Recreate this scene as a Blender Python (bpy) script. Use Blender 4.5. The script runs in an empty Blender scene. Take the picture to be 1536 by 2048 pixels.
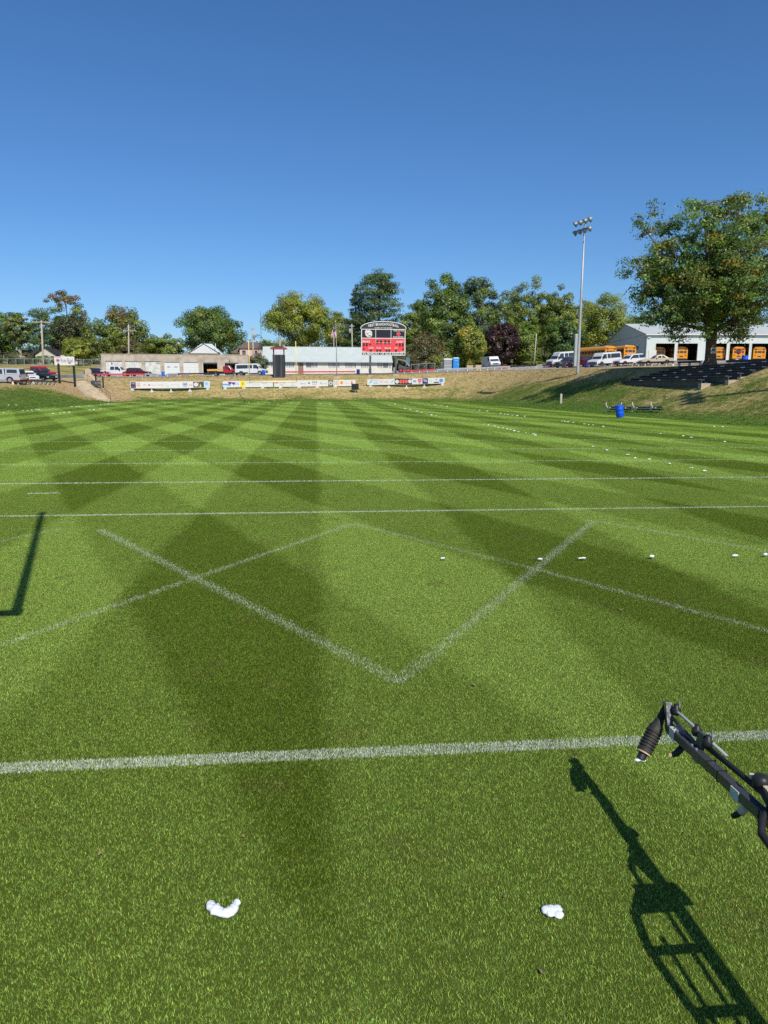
import bpy, bmesh, math, random
import numpy as np
from mathutils import Vector, Matrix

random.seed(11)
RNG = np.random.default_rng(11)
SC = bpy.context.scene
COL = SC.collection
R = math.radians

# ------------------------------------------------------------------ camera
CF, CH, CYAW, CPITCH, CROLL = 1443.5, 2.339, 0.09334, 0.17153, 0.00322   # focal length in photo pixels, eye height, angles
def _basis():
    cy, sy, cp, sp = math.cos(CYAW), math.sin(CYAW), math.cos(CPITCH), math.sin(CPITCH)
    f = np.array([sy*cp, cy*cp, -sp]); r = np.array([cy, -sy, 0.0]); u = np.cross(r, f)
    c, s = math.cos(CROLL), math.sin(CROLL)
    return c*r+s*u, -s*r+c*u, f
CR, CU, CFW = _basis()
CO = np.array([0.0, 0.0, CH])
cam_d = bpy.data.cameras.new('camera'); cam = bpy.data.objects.new('camera', cam_d); COL.objects.link(cam)
cam_d.sensor_fit = 'HORIZONTAL'; cam_d.sensor_width = 36.0; cam_d.lens = 36.0*CF/1536.0
cam_d.clip_start = 0.05; cam_d.clip_end = 3000
cam.matrix_world = Matrix(((CR[0], CU[0], -CFW[0], CO[0]), (CR[1], CU[1], -CFW[1], CO[1]), (CR[2], CU[2], -CFW[2], CO[2]), (0, 0, 0, 1)))
SC.camera = cam
SC.render.resolution_x, SC.render.resolution_y = 768, 1024

# ------------------------------------------------------------------ sky, sun, exposure
SUN_EL, SUN_AZ = R(43.0), R(162.5)      # azimuth clockwise from +Y (the field's long axis); sun stands behind the viewer
world = bpy.data.worlds.new('World'); SC.world = world; world.use_nodes = True
wn = world.node_tree.nodes; wl = world.node_tree.links
for n in list(wn): wn.remove(n)
sky = wn.new('ShaderNodeTexSky'); sky.sky_type = 'NISHITA'; sky.sun_disc = False
sky.sun_elevation = SUN_EL; sky.sun_rotation = SUN_AZ
sky.altitude = 200; sky.air_density = 1.0; sky.dust_density = 0.6; sky.ozone_density = 10.0
bg = wn.new('ShaderNodeBackground'); bg.inputs['Strength'].default_value = 0.108
wo = wn.new('ShaderNodeOutputWorld')
hsv = wn.new('ShaderNodeHueSaturation'); hsv.inputs['Saturation'].default_value = 1.07
wl.new(sky.outputs[0], hsv.inputs['Color']); wl.new(hsv.outputs[0], bg.inputs[0]); wl.new(bg.outputs[0], wo.inputs[0])
sun_d = bpy.data.lights.new('sun', 'SUN'); sun = bpy.data.objects.new('sun', sun_d); COL.objects.link(sun)
sun_d.energy = 4.3; sun_d.angle = R(0.53); sun_d.color = (1.0, 0.94, 0.84)
sdir = Vector((math.sin(SUN_AZ)*math.cos(SUN_EL), math.cos(SUN_AZ)*math.cos(SUN_EL), math.sin(SUN_EL)))   # towards the sun
sun.rotation_euler = sdir.to_track_quat('Z', 'Y').to_euler()
sun.location = (0, -20, 40)
vs = SC.view_settings
vs.view_transform = 'Standard'; vs.look = 'None'; vs.gamma = 1.0; vs.exposure = 0.15; vs.use_curve_mapping = False
SC.cycles.max_bounces = 6; SC.cycles.diffuse_bounces = 3; SC.cycles.transparent_max_bounces = 6
SC.cycles.use_denoising = False

# ------------------------------------------------------------------ photo pixel -> place
def ray(x, y): return CFW + (x-768)/CF*CR - (y-1024)/CF*CU
def ground(x, y, z=0.0):
    d = ray(x, y); return CO + d*((z-CH)/d[2])
def at(x, y, Y):
    d = ray(x, y); return CO + d*(Y/d[1])
def ppm(Y):                      # photo pixels per metre at field depth Y (about)
    return CF/(Y*0.985)

# ------------------------------------------------------------------ mesh helpers
class MB:
    """collects shapes; build() links them as one mesh object"""
    def __init__(s): s.v = []; s.f = []
    def add(s, vs_, fs_):
        o = len(s.v); s.v += [tuple(map(float, p)) for p in vs_]; s.f += [tuple(i+o for i in f) for f in fs_]; return s
    def box(s, c, d, rz=0.0, M=None):
        x, y, z = d[0]/2, d[1]/2, d[2]/2
        P = [Vector((a*x, b*y, e*z)) for a in (-1, 1) for b in (-1, 1) for e in (-1, 1)]
        if M is None: M = Matrix.Rotation(rz, 4, 'Z')
        P = [M @ p + Vector(c) for p in P]
        return s.add(P, [(0, 1, 3, 2), (4, 6, 7, 5), (0, 4, 5, 1), (2, 3, 7, 6), (0, 2, 6, 4), (1, 5, 7, 3)])
    def span(s, x0, x1, y0, y1, z0, z1): return s.box(((x0+x1)/2, (y0+y1)/2, (z0+z1)/2), (x1-x0, y1-y0, z1-z0))
    def tube(s, pts, rad, n=8, caps=True):
        pts = [Vector(p) for p in pts]; m = len(pts)
        if not hasattr(rad, '__len__'): rad = [rad]*m
        vs_ = []; up = None
        for i, p in enumerate(pts):
            t = (pts[min(i+1, m-1)]-pts[max(i-1, 0)]).normalized()
            if up is None:
                up = Vector((0, 0, 1)) if abs(t.z) < 0.9 else Vector((1, 0, 0))
            a = t.cross(up)
            if a.length < 1e-4: a = t.cross(Vector((0, 1, 0.1)))
            a.normalize(); b = a.cross(t); up = b
            for k in range(n):
                q = 2*math.pi*k/n; vs_.append(p + a*(math.cos(q)*rad[i]) + b*(math.sin(q)*rad[i]))
        fs_ = [(i*n+k, i*n+(k+1) % n, (i+1)*n+(k+1) % n, (i+1)*n+k) for i in range(m-1) for k in range(n)]
        if caps: fs_ += [tuple(range(n-1, -1, -1)), tuple((m-1)*n+k for k in range(n))]
        return s.add(vs_, fs_)
    def bar(s, p0, p1, w, h=None):
        """square bar between two points"""
        p0, p1 = Vector(p0), Vector(p1); t = p1-p0; L = t.length
        return s.box((p0+p1)/2, (L, w, h or w), M=t.to_track_quat('X', 'Z').to_matrix().to_4x4())
    def prism(s, poly, y0, y1, axis='y'):
        """polygon (a,b) extruded; axis y: points (a,y,b), axis x: (x,a,b), axis z: (a,b,z)"""
        n = len(poly)
        def pt(a, b, t): return (a, t, b) if axis == 'y' else ((t, a, b) if axis == 'x' else (a, b, t))
        return s.add([pt(a, b, y0) for a, b in poly]+[pt(a, b, y1) for a, b in poly],
                     [tuple(range(n)), tuple(range(2*n-1, n-1, -1))]+[(i, (i+1) % n, n+(i+1) % n, n+i) for i in range(n)])
    def lathe(s, prof, c=(0, 0, 0), n=16, M=None):
        vs_ = []; m = len(prof)
        for r_, z_ in prof:
            for k in range(n):
                q = 2*math.pi*k/n; p = Vector((r_*math.cos(q), r_*math.sin(q), z_))
                vs_.append((M @ p if M else p)+Vector(c))
        fs_ = [(i*n+k, i*n+(k+1) % n, (i+1)*n+(k+1) % n, (i+1)*n+k) for i in range(m-1) for k in range(n)]
        fs_ += [tuple(range(n-1, -1, -1)), tuple((m-1)*n+k for k in range(n))]
        return s.add(vs_, fs_)
    def build(s, name, mat, parent=None, smooth=False, bevel=0.0, loc=None):
        me = bpy.data.meshes.new(name); me.from_pydata(s.v, [], s.f); me.update()
        bm = bmesh.new(); bm.from_mesh(me)
        bmesh.ops.recalc_face_normals(bm, faces=bm.faces)
        if bevel > 0: bmesh.ops.bevel(bm, geom=[e for e in bm.edges if len(e.link_faces) == 2 and e.calc_face_angle(0) > 0.5], offset=bevel, segments=2, affect='EDGES', profile=0.6)
        if smooth:
            for f in bm.faces: f.smooth = True
        bm.to_mesh(me); bm.free()
        return obj(name, me, mat, parent, loc)
def obj(name, me, mat, parent=None, loc=None):
    o = bpy.data.objects.new(name, me)
    if mat is not None:
        if not me.materials: me.materials.append(mat)
    COL.objects.link(o)
    if parent is not None: o.parent = parent
    if loc is not None: o.location = loc
    return o
def tag(o, label=None, cat=None, group=None, kind=None):
    if label: o['label'] = label
    if cat: o['category'] = cat
    if group: o['group'] = group
    if kind: o['kind'] = kind
    return o
def empty(name, loc, rz=0.0, label=None, cat=None, group=None):
    o = bpy.data.objects.new(name, None); COL.objects.link(o); o.location = tuple(map(float, loc)); o.rotation_euler = (0, 0, rz)
    o.empty_display_size = 0.3
    return tag(o, label, cat, group)
def copy_tree(o, parent=None):
    c = o.copy(); COL.objects.link(c); c.parent = parent
    for ch in list(o.children): copy_tree(ch, c)
    return c
def raw_mesh(name, V, F, k):
    """fast mesh from numpy: V (n,3), F (m,k)"""
    me = bpy.data.meshes.new(name); V = np.asarray(V, np.float32); F = np.asarray(F, np.int32)
    me.vertices.add(len(V)); me.vertices.foreach_set('co', V.ravel())
    me.loops.add(F.size); me.loops.foreach_set('vertex_index', F.ravel())
    me.polygons.add(len(F)); me.polygons.foreach_set('loop_start', np.arange(0, F.size, k, dtype=np.int32))
    me.polygons.foreach_set('loop_total', np.full(len(F), k, np.int32))
    me.update(calc_edges=True)
    return me
def color_attr(me, C, name='tint'):
    a = me.attributes.new(name, 'FLOAT_COLOR', 'POINT')
    C = np.concatenate([np.asarray(C, np.float32), np.ones((len(C), 1), np.float32)], 1)
    a.data.foreach_set('color', C.ravel())

# ------------------------------------------------------------------ materials
MATS = {}
def mat(name, col, rough=0.7, metal=0.0, var=0.12, scale=6.0, bump=0.0, bscale=None, spec=0.35, stretch=None, col2=None, c2amt=0.5):
    """plain procedural paint / stone / metal: noise-varied colour, optional relief and second colour in patches"""
    if name in MATS: return MATS[name]
    m = bpy.data.materials.new(name); m.use_nodes = True; nt = m.node_tree; N = nt.nodes; L = nt.links
    b = N['Principled BSDF']; b.inputs['Roughness'].default_value = rough; b.inputs['Metallic'].default_value = metal
    b.inputs['Specular IOR Level'].default_value = spec
    tc = N.new('ShaderNodeTexCoord'); src = tc.outputs['Object']
    if stretch:
        mp = N.new('ShaderNodeMapping'); mp.inputs['Scale'].default_value = stretch; L.new(src, mp.inputs[0]); src = mp.outputs[0]
    no = N.new('ShaderNodeTexNoise'); no.inputs['Scale'].default_value = scale; no.inputs['Detail'].default_value = 5; L.new(src, no.inputs['Vector'])
    rp = N.new('ShaderNodeValToRGB'); e = rp.color_ramp.elements
    c = np.array(col[:3]); c2 = np.array(col2) if col2 is not None else None
    lo = c*(1-var); hi = np.minimum(c*(1+var), 0.95)
    if c2 is not None:
        e[0].position = 0.5-0.12*c2amt-0.08; e[0].color = (*c2, 1); e[1].position = 0.5+0.1; e[1].color = (*hi, 1)
    else:
        e[0].position = 0.3; e[0].color = (*lo, 1); e[1].position = 0.7; e[1].color = (*hi, 1)
    L.new(no.outputs['Fac'], rp.inputs[0]); L.new(rp.outputs[0], b.inputs['Base Color'])
    if bump > 0:
        n2 = N.new('ShaderNodeTexNoise'); n2.inputs['Scale'].default_value = bscale or scale*4; n2.inputs['Detail'].default_value = 4; L.new(src, n2.inputs['Vector'])
        bp = N.new('ShaderNodeBump'); bp.inputs['Strength'].default_value = bump; bp.inputs['Distance'].default_value = 0.05
        L.new(n2.outputs['Fac'], bp.inputs['Height']); L.new(bp.outputs[0], b.inputs['Normal'])
    MATS[name] = m; return m
def ribbed(name, col, axis, pitch, rough=0.5, depth=0.35, metal=0.0, var=0.06):
    """painted sheet or boards with fine parallel ribs along one axis (relief too far off to pick apart)"""
    if name in MATS: return MATS[name]
    m = mat(name, col, rough, metal, var, 0.8); nt = m.node_tree; N = nt.nodes; L = nt.links
    tc = N.new('ShaderNodeTexCoord'); w = N.new('ShaderNodeTexWave'); w.wave_type = 'BANDS'; w.bands_direction = axis
    w.inputs['Scale'].default_value = 1.0/pitch*0.314; w.inputs['Distortion'].default_value = 0.0
    L.new(tc.outputs['Object'], w.inputs['Vector'])
    bp = N.new('ShaderNodeBump'); bp.inputs['Strength'].default_value = depth; bp.inputs['Distance'].default_value = 0.04
    L.new(w.outputs['Fac'], bp.inputs['Height']); L.new(bp.outputs[0], N['Principled BSDF'].inputs['Normal'])
    return m
def glass(name='window_glass', col=(0.03, 0.04, 0.045), rough=0.08):
    if name in MATS: return MATS[name]
    m = mat(name, col, rough, 0.0, 0.15, 1.5, spec=0.6); return m
def leafmat(name, trans=0.35, rough=0.6):
    if name in MATS: return MATS[name]
    m = bpy.data.materials.new(name); m.use_nodes = True; nt = m.node_tree; N = nt.nodes; L = nt.links
    for n in list(N): N.remove(n)
    at_ = N.new('ShaderNodeAttribute'); at_.attribute_name = 'tint'
    d = N.new('ShaderNodeBsdfDiffuse'); t = N.new('ShaderNodeBsdfTranslucent'); g = N.new('ShaderNodeBsdfGlossy'); g.inputs['Roughness'].default_value = 0.45
    g.inputs['Color'].default_value = (0.8, 0.85, 0.8, 1)
    mx = N.new('ShaderNodeMixShader'); mx.inputs[0].default_value = trans; m2 = N.new('ShaderNodeMixShader'); m2.inputs[0].default_value = 0.04
    o = N.new('ShaderNodeOutputMaterial')
    hs = N.new('ShaderNodeHueSaturation'); hs.inputs['Value'].default_value = 1.25; hs.inputs['Hue'].default_value = 0.485
    L.new(at_.outputs['Color'], d.inputs[0]); L.new(at_.outputs['Color'], hs.inputs['Color']); L.new(hs.outputs[0], t.inputs[0])
    L.new(d.outputs[0], mx.inputs[1]); L.new(t.outputs[0], mx.inputs[2]); L.new(mx.outputs[0], m2.inputs[1]); L.new(g.outputs[0], m2.inputs[2])
    L.new(m2.outputs[0], o.inputs[0]); MATS[name] = m; return m

WHITE = mat('white_paint', (0.64, 0.64, 0.61), 0.5, var=0.05)
OFFWHITE = mat('offwhite_siding', (0.60, 0.58, 0.51), 0.6, var=0.05, scale=1.2)
BLACK = mat('black_paint', (0.02, 0.02, 0.022), 0.45, var=0.3)
BLACKWOOD = mat('black_weathered_boards', (0.085, 0.088, 0.094), 0.6, var=0.5, scale=2.5, stretch=(6, 1, 6), bump=0.3)
RED = mat('red_paint', (0.55, 0.05, 0.06), 0.5, var=0.12, scale=2)
DKRED = mat('dark_red_paint', (0.22, 0.02, 0.035), 0.5, var=0.15, scale=2)
GALV = mat('galvanised_steel', (0.42, 0.45, 0.47), 0.45, 0.6, var=0.1, scale=3)
GREY = mat('grey_paint', (0.33, 0.35, 0.36), 0.6, var=0.1)
DKGREY = mat('dark_grey_paint', (0.075, 0.085, 0.095), 0.6, var=0.15)
CONCRETE = mat('tan_concrete', (0.42, 0.36, 0.28), 0.9, var=0.14, scale=0.8, col2=(0.33, 0.28, 0.21))
PALECON = mat('pale_concrete', (0.44, 0.36, 0.25), 0.9, var=0.2, scale=1.5)
WOODPOLE = mat('weathered_pole_wood', (0.42, 0.36, 0.28), 0.9, var=0.2, scale=1.5, stretch=(8, 8, 0.6), bump=0.2)
BLUE = mat('blue_plastic', (0.006, 0.09, 0.62), 0.4, var=0.12)
NAVY = mat('navy_plastic', (0.012, 0.03, 0.16), 0.4, var=0.12)
GLASS = glass()
RUBBER = mat('black_rubber', (0.015, 0.015, 0.016), 0.75, var=0.3, scale=20)
STEEL = mat('steel_rim', (0.5, 0.5, 0.5), 0.35, 0.7, var=0.1)
BARK = mat('grey_brown_bark', (0.12, 0.085, 0.06), 0.95, var=0.35, scale=3, stretch=(3, 3, 0.6), bump=0.6, bscale=8)
YELLOWP = mat('yellow_goal_paint', (0.86, 0.66, 0.2), 0.45, var=0.06)
DARKIN = mat('dark_interior', (0.012, 0.012, 0.012), 0.95, var=0.3)
# ------------------------------------------------------------------ terrain shape
def toe_dist(X, Y):
    """distance outside the level playing surface (a rounded rectangle)"""
    X = np.asarray(X, float); Y = np.asarray(Y, float)
    xr = 23.0+np.clip(95-Y, 0, 60)*0.078; xl = -28.3-np.clip(105-Y, 0, 60)*0.035
    xs = np.where(X > -2, X-(xr-25), X-(xl+29))
    y0, y1, r = -45.0, 117.3, 9.0
    qx = np.abs(xs+2)-(27-r); qy = np.abs(Y-(y0+y1)/2)-((y1-y0)/2-r)
    return np.hypot(np.maximum(qx, 0), np.maximum(qy, 0))+np.minimum(np.maximum(qx, qy), 0)-r
_cp = []
for px, py, Y in [(5, 769, 96), (100, 763.5, 107), (155, 762, 118), (60, 764, 112), (118, 761, 117), (90, 748, 140), (0, 731, 170), (90, 729, 172), (190, 729, 172),
                  (204, 753, 145), (350, 752.5, 147), (497, 751, 147), (240, 753.5, 131), (400, 752.5, 131), (520, 751, 131), (600, 748.5, 133), (700, 748, 133), (528, 749, 152), (785, 747, 152),
                  (740, 750, 130), (791, 748.5, 130), (850, 745.5, 131), (910, 743, 131), (980, 740.5, 131), (1040, 738.5, 129), (1090, 736.5, 124), (1150, 735.5, 117), (1220, 734, 109), (1300, 732.5, 97),
                  (1350, 733.5, 78), (1416, 733.5, 70), (1480, 733, 64), (1300, 722, 138), (1500, 722, 138), (1200, 724, 138), (1240, 728, 120), (1400, 728, 100), (980, 737, 142), (900, 739, 141), (1100, 731, 130),
                  (0, 725, 210), (250, 728, 210), (500, 735, 200), (750, 730, 200), (1000, 728, 200), (1300, 705, 220)]:
    p = at(px, py, Y); _cp.append((p[0], p[1], p[2]))
_cp += [(42, 55, 4.2), (42, 45, 4.2), (42, 20, 4.2), (42, -20, 4.0), (48, 60, 5.0), (60, 60, 5.6), (90, 100, 7.0), (-44, 70, 2.5), (-44, 40, 2.4), (-46, 0, 2.4), (-70, 60, 3.0), (-90, 110, 4.5), (0, -70, 3.5),
        (-250, 250, 14), (0, 330, 14), (250, 300, 16), (250, 50, 8), (-250, 0, 6), (0, 600, 16), (-600, 600, 18), (600, 600, 18), (-500, -200, 8), (500, -200, 8)]
_cp = np.array(_cp)
_A = np.hypot(_cp[:, None, 0]-_cp[None, :, 0], _cp[:, None, 1]-_cp[None, :, 1])
_n = len(_cp); _S = np.zeros((_n+1, _n+1)); _S[:_n, :_n] = _A-np.eye(_n)*0.8; _S[_n, :_n] = 1; _S[:_n, _n] = 1
_W = np.linalg.solve(_S, np.append(_cp[:, 2], 0))
def plateau(X, Y):
    sh = np.shape(X); X = np.ravel(X).astype(float); Y = np.ravel(Y).astype(float)
    out = np.full(X.shape, _W[_n])
    for i in range(_n): out += _W[i]*np.hypot(X-_cp[i, 0], Y-_cp[i, 1])
    return np.clip(out, 1.5, 30).reshape(sh)
_ph = RNG.uniform(0, 6.28, (10, 2)); _fr = RNG.normal(0, 1, (10, 2))
def lumps(X, Y):
    out = 0
    for i in range(10):
        k = (0.25+0.16*i); d = _fr[i]/np.hypot(*_fr[i])
        out = out+np.sin((X*d[0]+Y*d[1])*k+_ph[i, 0])*np.sin((X*d[1]-Y*d[0])*k*0.8+_ph[i, 1])/(1+i*0.4)
    return out*0.02
def T(X, Y):
    X = np.asarray(X, float); Y = np.asarray(Y, float)
    t = toe_dist(X, Y); s = np.clip(t/np.where(X > 10, 9.6+2.7*np.clip((Y-72)/22, 0, 1), 12.3), 0, 1); h = 0.62*s+0.38*s*s*(3-2*s)
    z = np.where(t > 0, plateau(X, Y)*h+lumps(X, Y)*np.clip(t*0.6, 0, 1), 0.0)
    seat = (X > 31.0) & (X < 38.6) & (Y > 55.2) & (Y < 73.2)                  # cut made for the stand
    return np.where(seat, np.minimum(z, 2.70+0.247*(X-31.6)-0.26), z)
def Tz(X, Y): return float(T(np.array([X]), np.array([Y]))[0])
def on(px, py, Y0=8.0, Y1=260.0):
    """where the sight line of a photo pixel meets the ground"""
    d = ray(px, py); Ys = np.linspace(Y0, Y1, 2600); P = CO[None]+d[None]*(Ys/d[1])[:, None]
    k = np.nonzero(T(P[:, 0], P[:, 1]) >= P[:, 2])[0]
    q = P[k[0]] if len(k) else P[-1]
    return Vector((q[0], q[1], Tz(q[0], q[1])))
def stand(px, Y, dz=0.0):
    """a spot on the ground in the direction of photo column px at field depth Y"""
    p = at(px, 773, Y); return Vector((p[0], p[1], Tz(p[0], p[1])+dz))
def atX(px, X):
    d = ray(px, 773); return float(X/d[0]*d[1])

# ------------------------------------------------------------------ ground materials
def math_node(N, L, op, a, b=None, c=None):
    n = N.new('ShaderNodeMath'); n.operation = op
    for i, q in enumerate((a, b, c)):
        if q is None: continue
        if isinstance(q, (int, float)): n.inputs[i].default_value = q
        else: L.new(q, n.inputs[i])
    return n.outputs[0]
def noise_node(N, L, vec, scale, detail=4, rough=0.55):
    n = N.new('ShaderNodeTexNoise'); n.inputs['Scale'].default_value = scale; n.inputs['Detail'].default_value = detail; n.inputs['Roughness'].default_value = rough
    L.new(vec, n.inputs['Vector']); return n.outputs['Fac']
def ramp_node(N, L, fac, stops):
    r = N.new('ShaderNodeValToRGB'); e = r.color_ramp.elements
    while len(e) < len(stops): e.new(0.5)
    for i, (p, c) in enumerate(stops): e[i].position = p; e[i].color = (*c, 1) if len(c) == 3 else c
    L.new(fac, r.inputs[0]); return r.outputs[0]
def mix_node(N, L, fac, a, b, bt='MIX'):
    m = N.new('ShaderNodeMix'); m.data_type = 'RGBA'; m.blend_type = bt; m.clamp_factor = True
    if isinstance(fac, (int, float)): m.inputs[0].default_value = fac
    else: L.new(fac, m.inputs[0])
    for i, q in ((6, a), (7, b)):
        if isinstance(q, tuple): m.inputs[i].default_value = (*q, 1)
        else: L.new(q, m.inputs[i])
    return m.outputs[2]
def stripe_mask(N, L):
    """the mower's two passes: strips along the field and strips at a slant (1 where the grass was laid towards the viewer)"""
    g = N.new('ShaderNodeNewGeometry'); sep = N.new('ShaderNodeSeparateXYZ')
    wob = N.new('ShaderNodeTexNoise'); wob.inputs['Scale'].default_value = 0.25; wob.inputs['Detail'].default_value = 2; L.new(g.outputs['Position'], wob.inputs['Vector'])
    L.new(g.outputs['Position'], sep.inputs[0]); X, Y = sep.outputs[0], sep.outputs[1]
    w = math_node(N, L, 'MULTIPLY', math_node(N, L, 'SUBTRACT', wob.outputs['Fac'], 0.5), 0.35)
    w = math_node(N, L, 'ADD', w, math_node(N, L, 'MULTIPLY', math_node(N, L, 'SUBTRACT', noise_node(N, L, g.outputs['Position'], 2.2, 4, 0.7), 0.5), 0.3))
    Xw = math_node(N, L, 'ADD', X, w)
    def band(v, start, period, soft):
        q = math_node(N, L, 'DIVIDE', math_node(N, L, 'SUBTRACT', v, start), period)
        # smooth square wave: sin -> steep ramp; dark in the first half of the period
        s = math_node(N, L, 'SINE', math_node(N, L, 'MULTIPLY', q, 2*math.pi))
        mr = N.new('ShaderNodeMapRange'); mr.interpolation_type = 'SMOOTHSTEP'; mr.inputs['From Min'].default_value = -soft; mr.inputs['From Max'].default_value = soft
        L.new(s, mr.inputs['Value']); return mr.outputs[0]
    a = band(Xw, -2.25, 4.62, 0.2)
    u = math_node(N, L, 'ADD', math_node(N, L, 'MULTIPLY', Xw, 2.41), Y)
    b = band(u, 2.75, 11.65, 0.2)
    return g.outputs['Position'], a, b
GR_LIGHT, GR_DARK = (0.315, 0.455, 0.084), (0.142, 0.220, 0.022)
def turf_colour(N, L):
    pos, a, b = stripe_mask(N, L)
    f = math_node(N, L, 'ADD', math_node(N, L, 'MULTIPLY', a, 0.52), math_node(N, L, 'MULTIPLY', b, 0.48))
    n1 = noise_node(N, L, pos, 0.5, 5, 0.65); n2 = noise_node(N, L, pos, 6.0, 6, 0.7)
    f2 = math_node(N, L, 'ADD', f, math_node(N, L, 'MULTIPLY', math_node(N, L, 'SUBTRACT', n1, 0.5), 0.40))
    f2 = math_node(N, L, 'ADD', f2, math_node(N, L, 'MULTIPLY', math_node(N, L, 'SUBTRACT', n2, 0.5), 0.8))
    c = ramp_node(N, L, f2, [(0.0, GR_LIGHT), (1.0, GR_DARK)])
    # thin, straw-coloured worn spots
    n3 = noise_node(N, L, pos, 1.7, 3, 0.5)
    worn = ramp_node(N, L, n3, [(0.60, (0, 0, 0)), (0.74, (1, 1, 1))])
    c = mix_node(N, L, math_node(N, L, 'MULTIPLY', worn, 0.45), c, (0.20, 0.19, 0.06))
    n4 = noise_node(N, L, pos, 3.1, 5, 0.6)
    soil = ramp_node(N, L, n4, [(0.705, (0, 0, 0)), (0.77, (1, 1, 1))])
    c = mix_node(N, L, math_node(N, L, 'MULTIPLY', soil, 0.75), c, (0.17, 0.125, 0.06))
    return pos, c
def turf_blade_mat(name, painted=False):
    m = bpy.data.materials.new(name); m.use_nodes = True; nt = m.node_tree; N = nt.nodes; L = nt.links
    for n in list(N): N.remove(n)
    d = N.new('ShaderNodeBsdfDiffuse'); t = N.new('ShaderNodeBsdfTranslucent'); g = N.new('ShaderNodeBsdfGlossy'); g.inputs['Roughness'].default_value = 0.5
    g.inputs['Color'].default_value = (0.7, 0.75, 0.7, 1)
    mx = N.new('ShaderNodeMixShader'); m2 = N.new('ShaderNodeMixShader'); m2.inputs[0].default_value = 0.02; o = N.new('ShaderNodeOutputMaterial')
    at_ = N.new('ShaderNodeAttribute'); at_.attribute_name = 'tint'
    if painted:
        c = at_.outputs['Color']; mx.inputs[0].default_value = 0.1
    else:
        pos, c = turf_colour(N, L)
        c = mix_node(N, L, 1.0, c, at_.outputs['Color'], 'MULTIPLY'); mx.inputs[0].default_value = 0.25
    L.new(c, d.inputs[0]); L.new(c, t.inputs[0]); L.new(d.outputs[0], mx.inputs[1]); L.new(t.outputs[0], mx.inputs[2]); L.new(mx.outputs[0], m2.inputs[1]); L.new(g.outputs[0], m2.inputs[2]); L.new(m2.outputs[0], o.inputs[0])
    return m
BLADE = turf_blade_mat('turf_blades'); PAINTED = turf_blade_mat('painted_turf_blades', True)
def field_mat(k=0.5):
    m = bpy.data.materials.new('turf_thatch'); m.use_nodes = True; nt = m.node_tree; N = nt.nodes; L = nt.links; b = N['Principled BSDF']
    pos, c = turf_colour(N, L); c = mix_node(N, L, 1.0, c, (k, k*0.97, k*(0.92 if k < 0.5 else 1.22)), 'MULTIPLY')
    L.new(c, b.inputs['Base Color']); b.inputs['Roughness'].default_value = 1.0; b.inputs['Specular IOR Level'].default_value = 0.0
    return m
def bank_mat():
    m = bpy.data.materials.new('bank_rough_grass'); m.use_nodes = True; nt = m.node_tree; N = nt.nodes; L = nt.links; b = N['Principled BSDF']
    g = N.new('ShaderNodeNewGeometry'); pos = g.outputs['Position']
    at_ = N.new('ShaderNodeAttribute'); at_.attribute_name = 'lush'
    mp = N.new('ShaderNodeMapping'); mp.inputs['Scale'].default_value = (0.55, 1.0, 1.6); L.new(pos, mp.inputs[0])
    n1 = noise_node(N, L, mp.outputs[0], 0.45, 6, 0.62); n2 = noise_node(N, L, pos, 2.6, 6, 0.7); n3 = noise_node(N, L, pos, 9.0, 4, 0.6)
    f = math_node(N, L, 'ADD', at_.outputs['Fac'], math_node(N, L, 'MULTIPLY', math_node(N, L, 'SUBTRACT', n1, 0.5), 1.5))
    f = math_node(N, L, 'ADD', f, math_node(N, L, 'MULTIPLY', math_node(N, L, 'SUBTRACT', n2, 0.5), 1.1))
    c = ramp_node(N, L, f, [(0.0, (0.47, 0.34, 0.18)), (0.25, (0.46, 0.36, 0.16)), (0.45, (0.36, 0.31, 0.115)), (0.62, (0.17, 0.185, 0.048)), (0.95, (0.10, 0.18, 0.03))])
    v = ramp_node(N, L, n3, [(0.25, (0.62, 0.62, 0.6)), (0.75, (1.2, 1.2, 1.2))])
    c = mix_node(N, L, 1.0, c, v, 'MULTIPLY')
    L.new(c, b.inputs['Base Color']); b.inputs['Roughness'].default_value = 1.0; b.inputs['Specular IOR Level'].default_value = 0.05
    bp = N.new('ShaderNodeBump'); bp.inputs['Strength'].default_value = 0.8; bp.inputs['Distance'].default_value = 0.12
    L.new(n2, bp.inputs['Height']); L.new(bp.outputs[0], b.inputs['Normal'])
    return m

# ------------------------------------------------------------------ ground sheets
def grid_sheet(name, xs, ys, zf, m, keep=None):
    XX, YY = np.meshgrid(xs, ys, indexing='xy'); ZZ = zf(XX, YY)
    V = np.stack([XX.ravel(), YY.ravel(), ZZ.ravel()], 1); nx, ny = len(xs), len(ys)
    i, j = np.meshgrid(np.arange(nx-1), np.arange(ny-1), indexing='xy')
    a = (j*nx+i).ravel(); F = np.stack([a, a+1, a+1+nx, a+nx], 1)
    if keep is not None:
        cx = V[F, 0].mean(1); cy = V[F, 1].mean(1); F = F[keep(cx, cy)]
    me = raw_mesh(name, V, F, 4); o = obj(name, me, m)
    me.polygons.foreach_set('use_smooth', np.ones(len(me.polygons), bool))
    return o, V
def axis(a, b, c, d, step, coarse):
    """fine between b and c, coarse outside"""
    return np.unique(np.concatenate([np.linspace(a, b, coarse), np.arange(b, c, step), np.linspace(c, d, coarse)]))
tx = axis(-700, -75, 95, 700, 0.75, 26); ty = axis(-300, 25, 185, 900, 0.75, 28)
bank, BV = grid_sheet('bank_and_ground', tx, ty, lambda X, Y: T(X, Y)-0.03*(toe_dist(X, Y) < 0.2), bank_mat())
tag(bank, kind='structure')
t_ = toe_dist(BV[:, 0], BV[:, 1])
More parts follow.
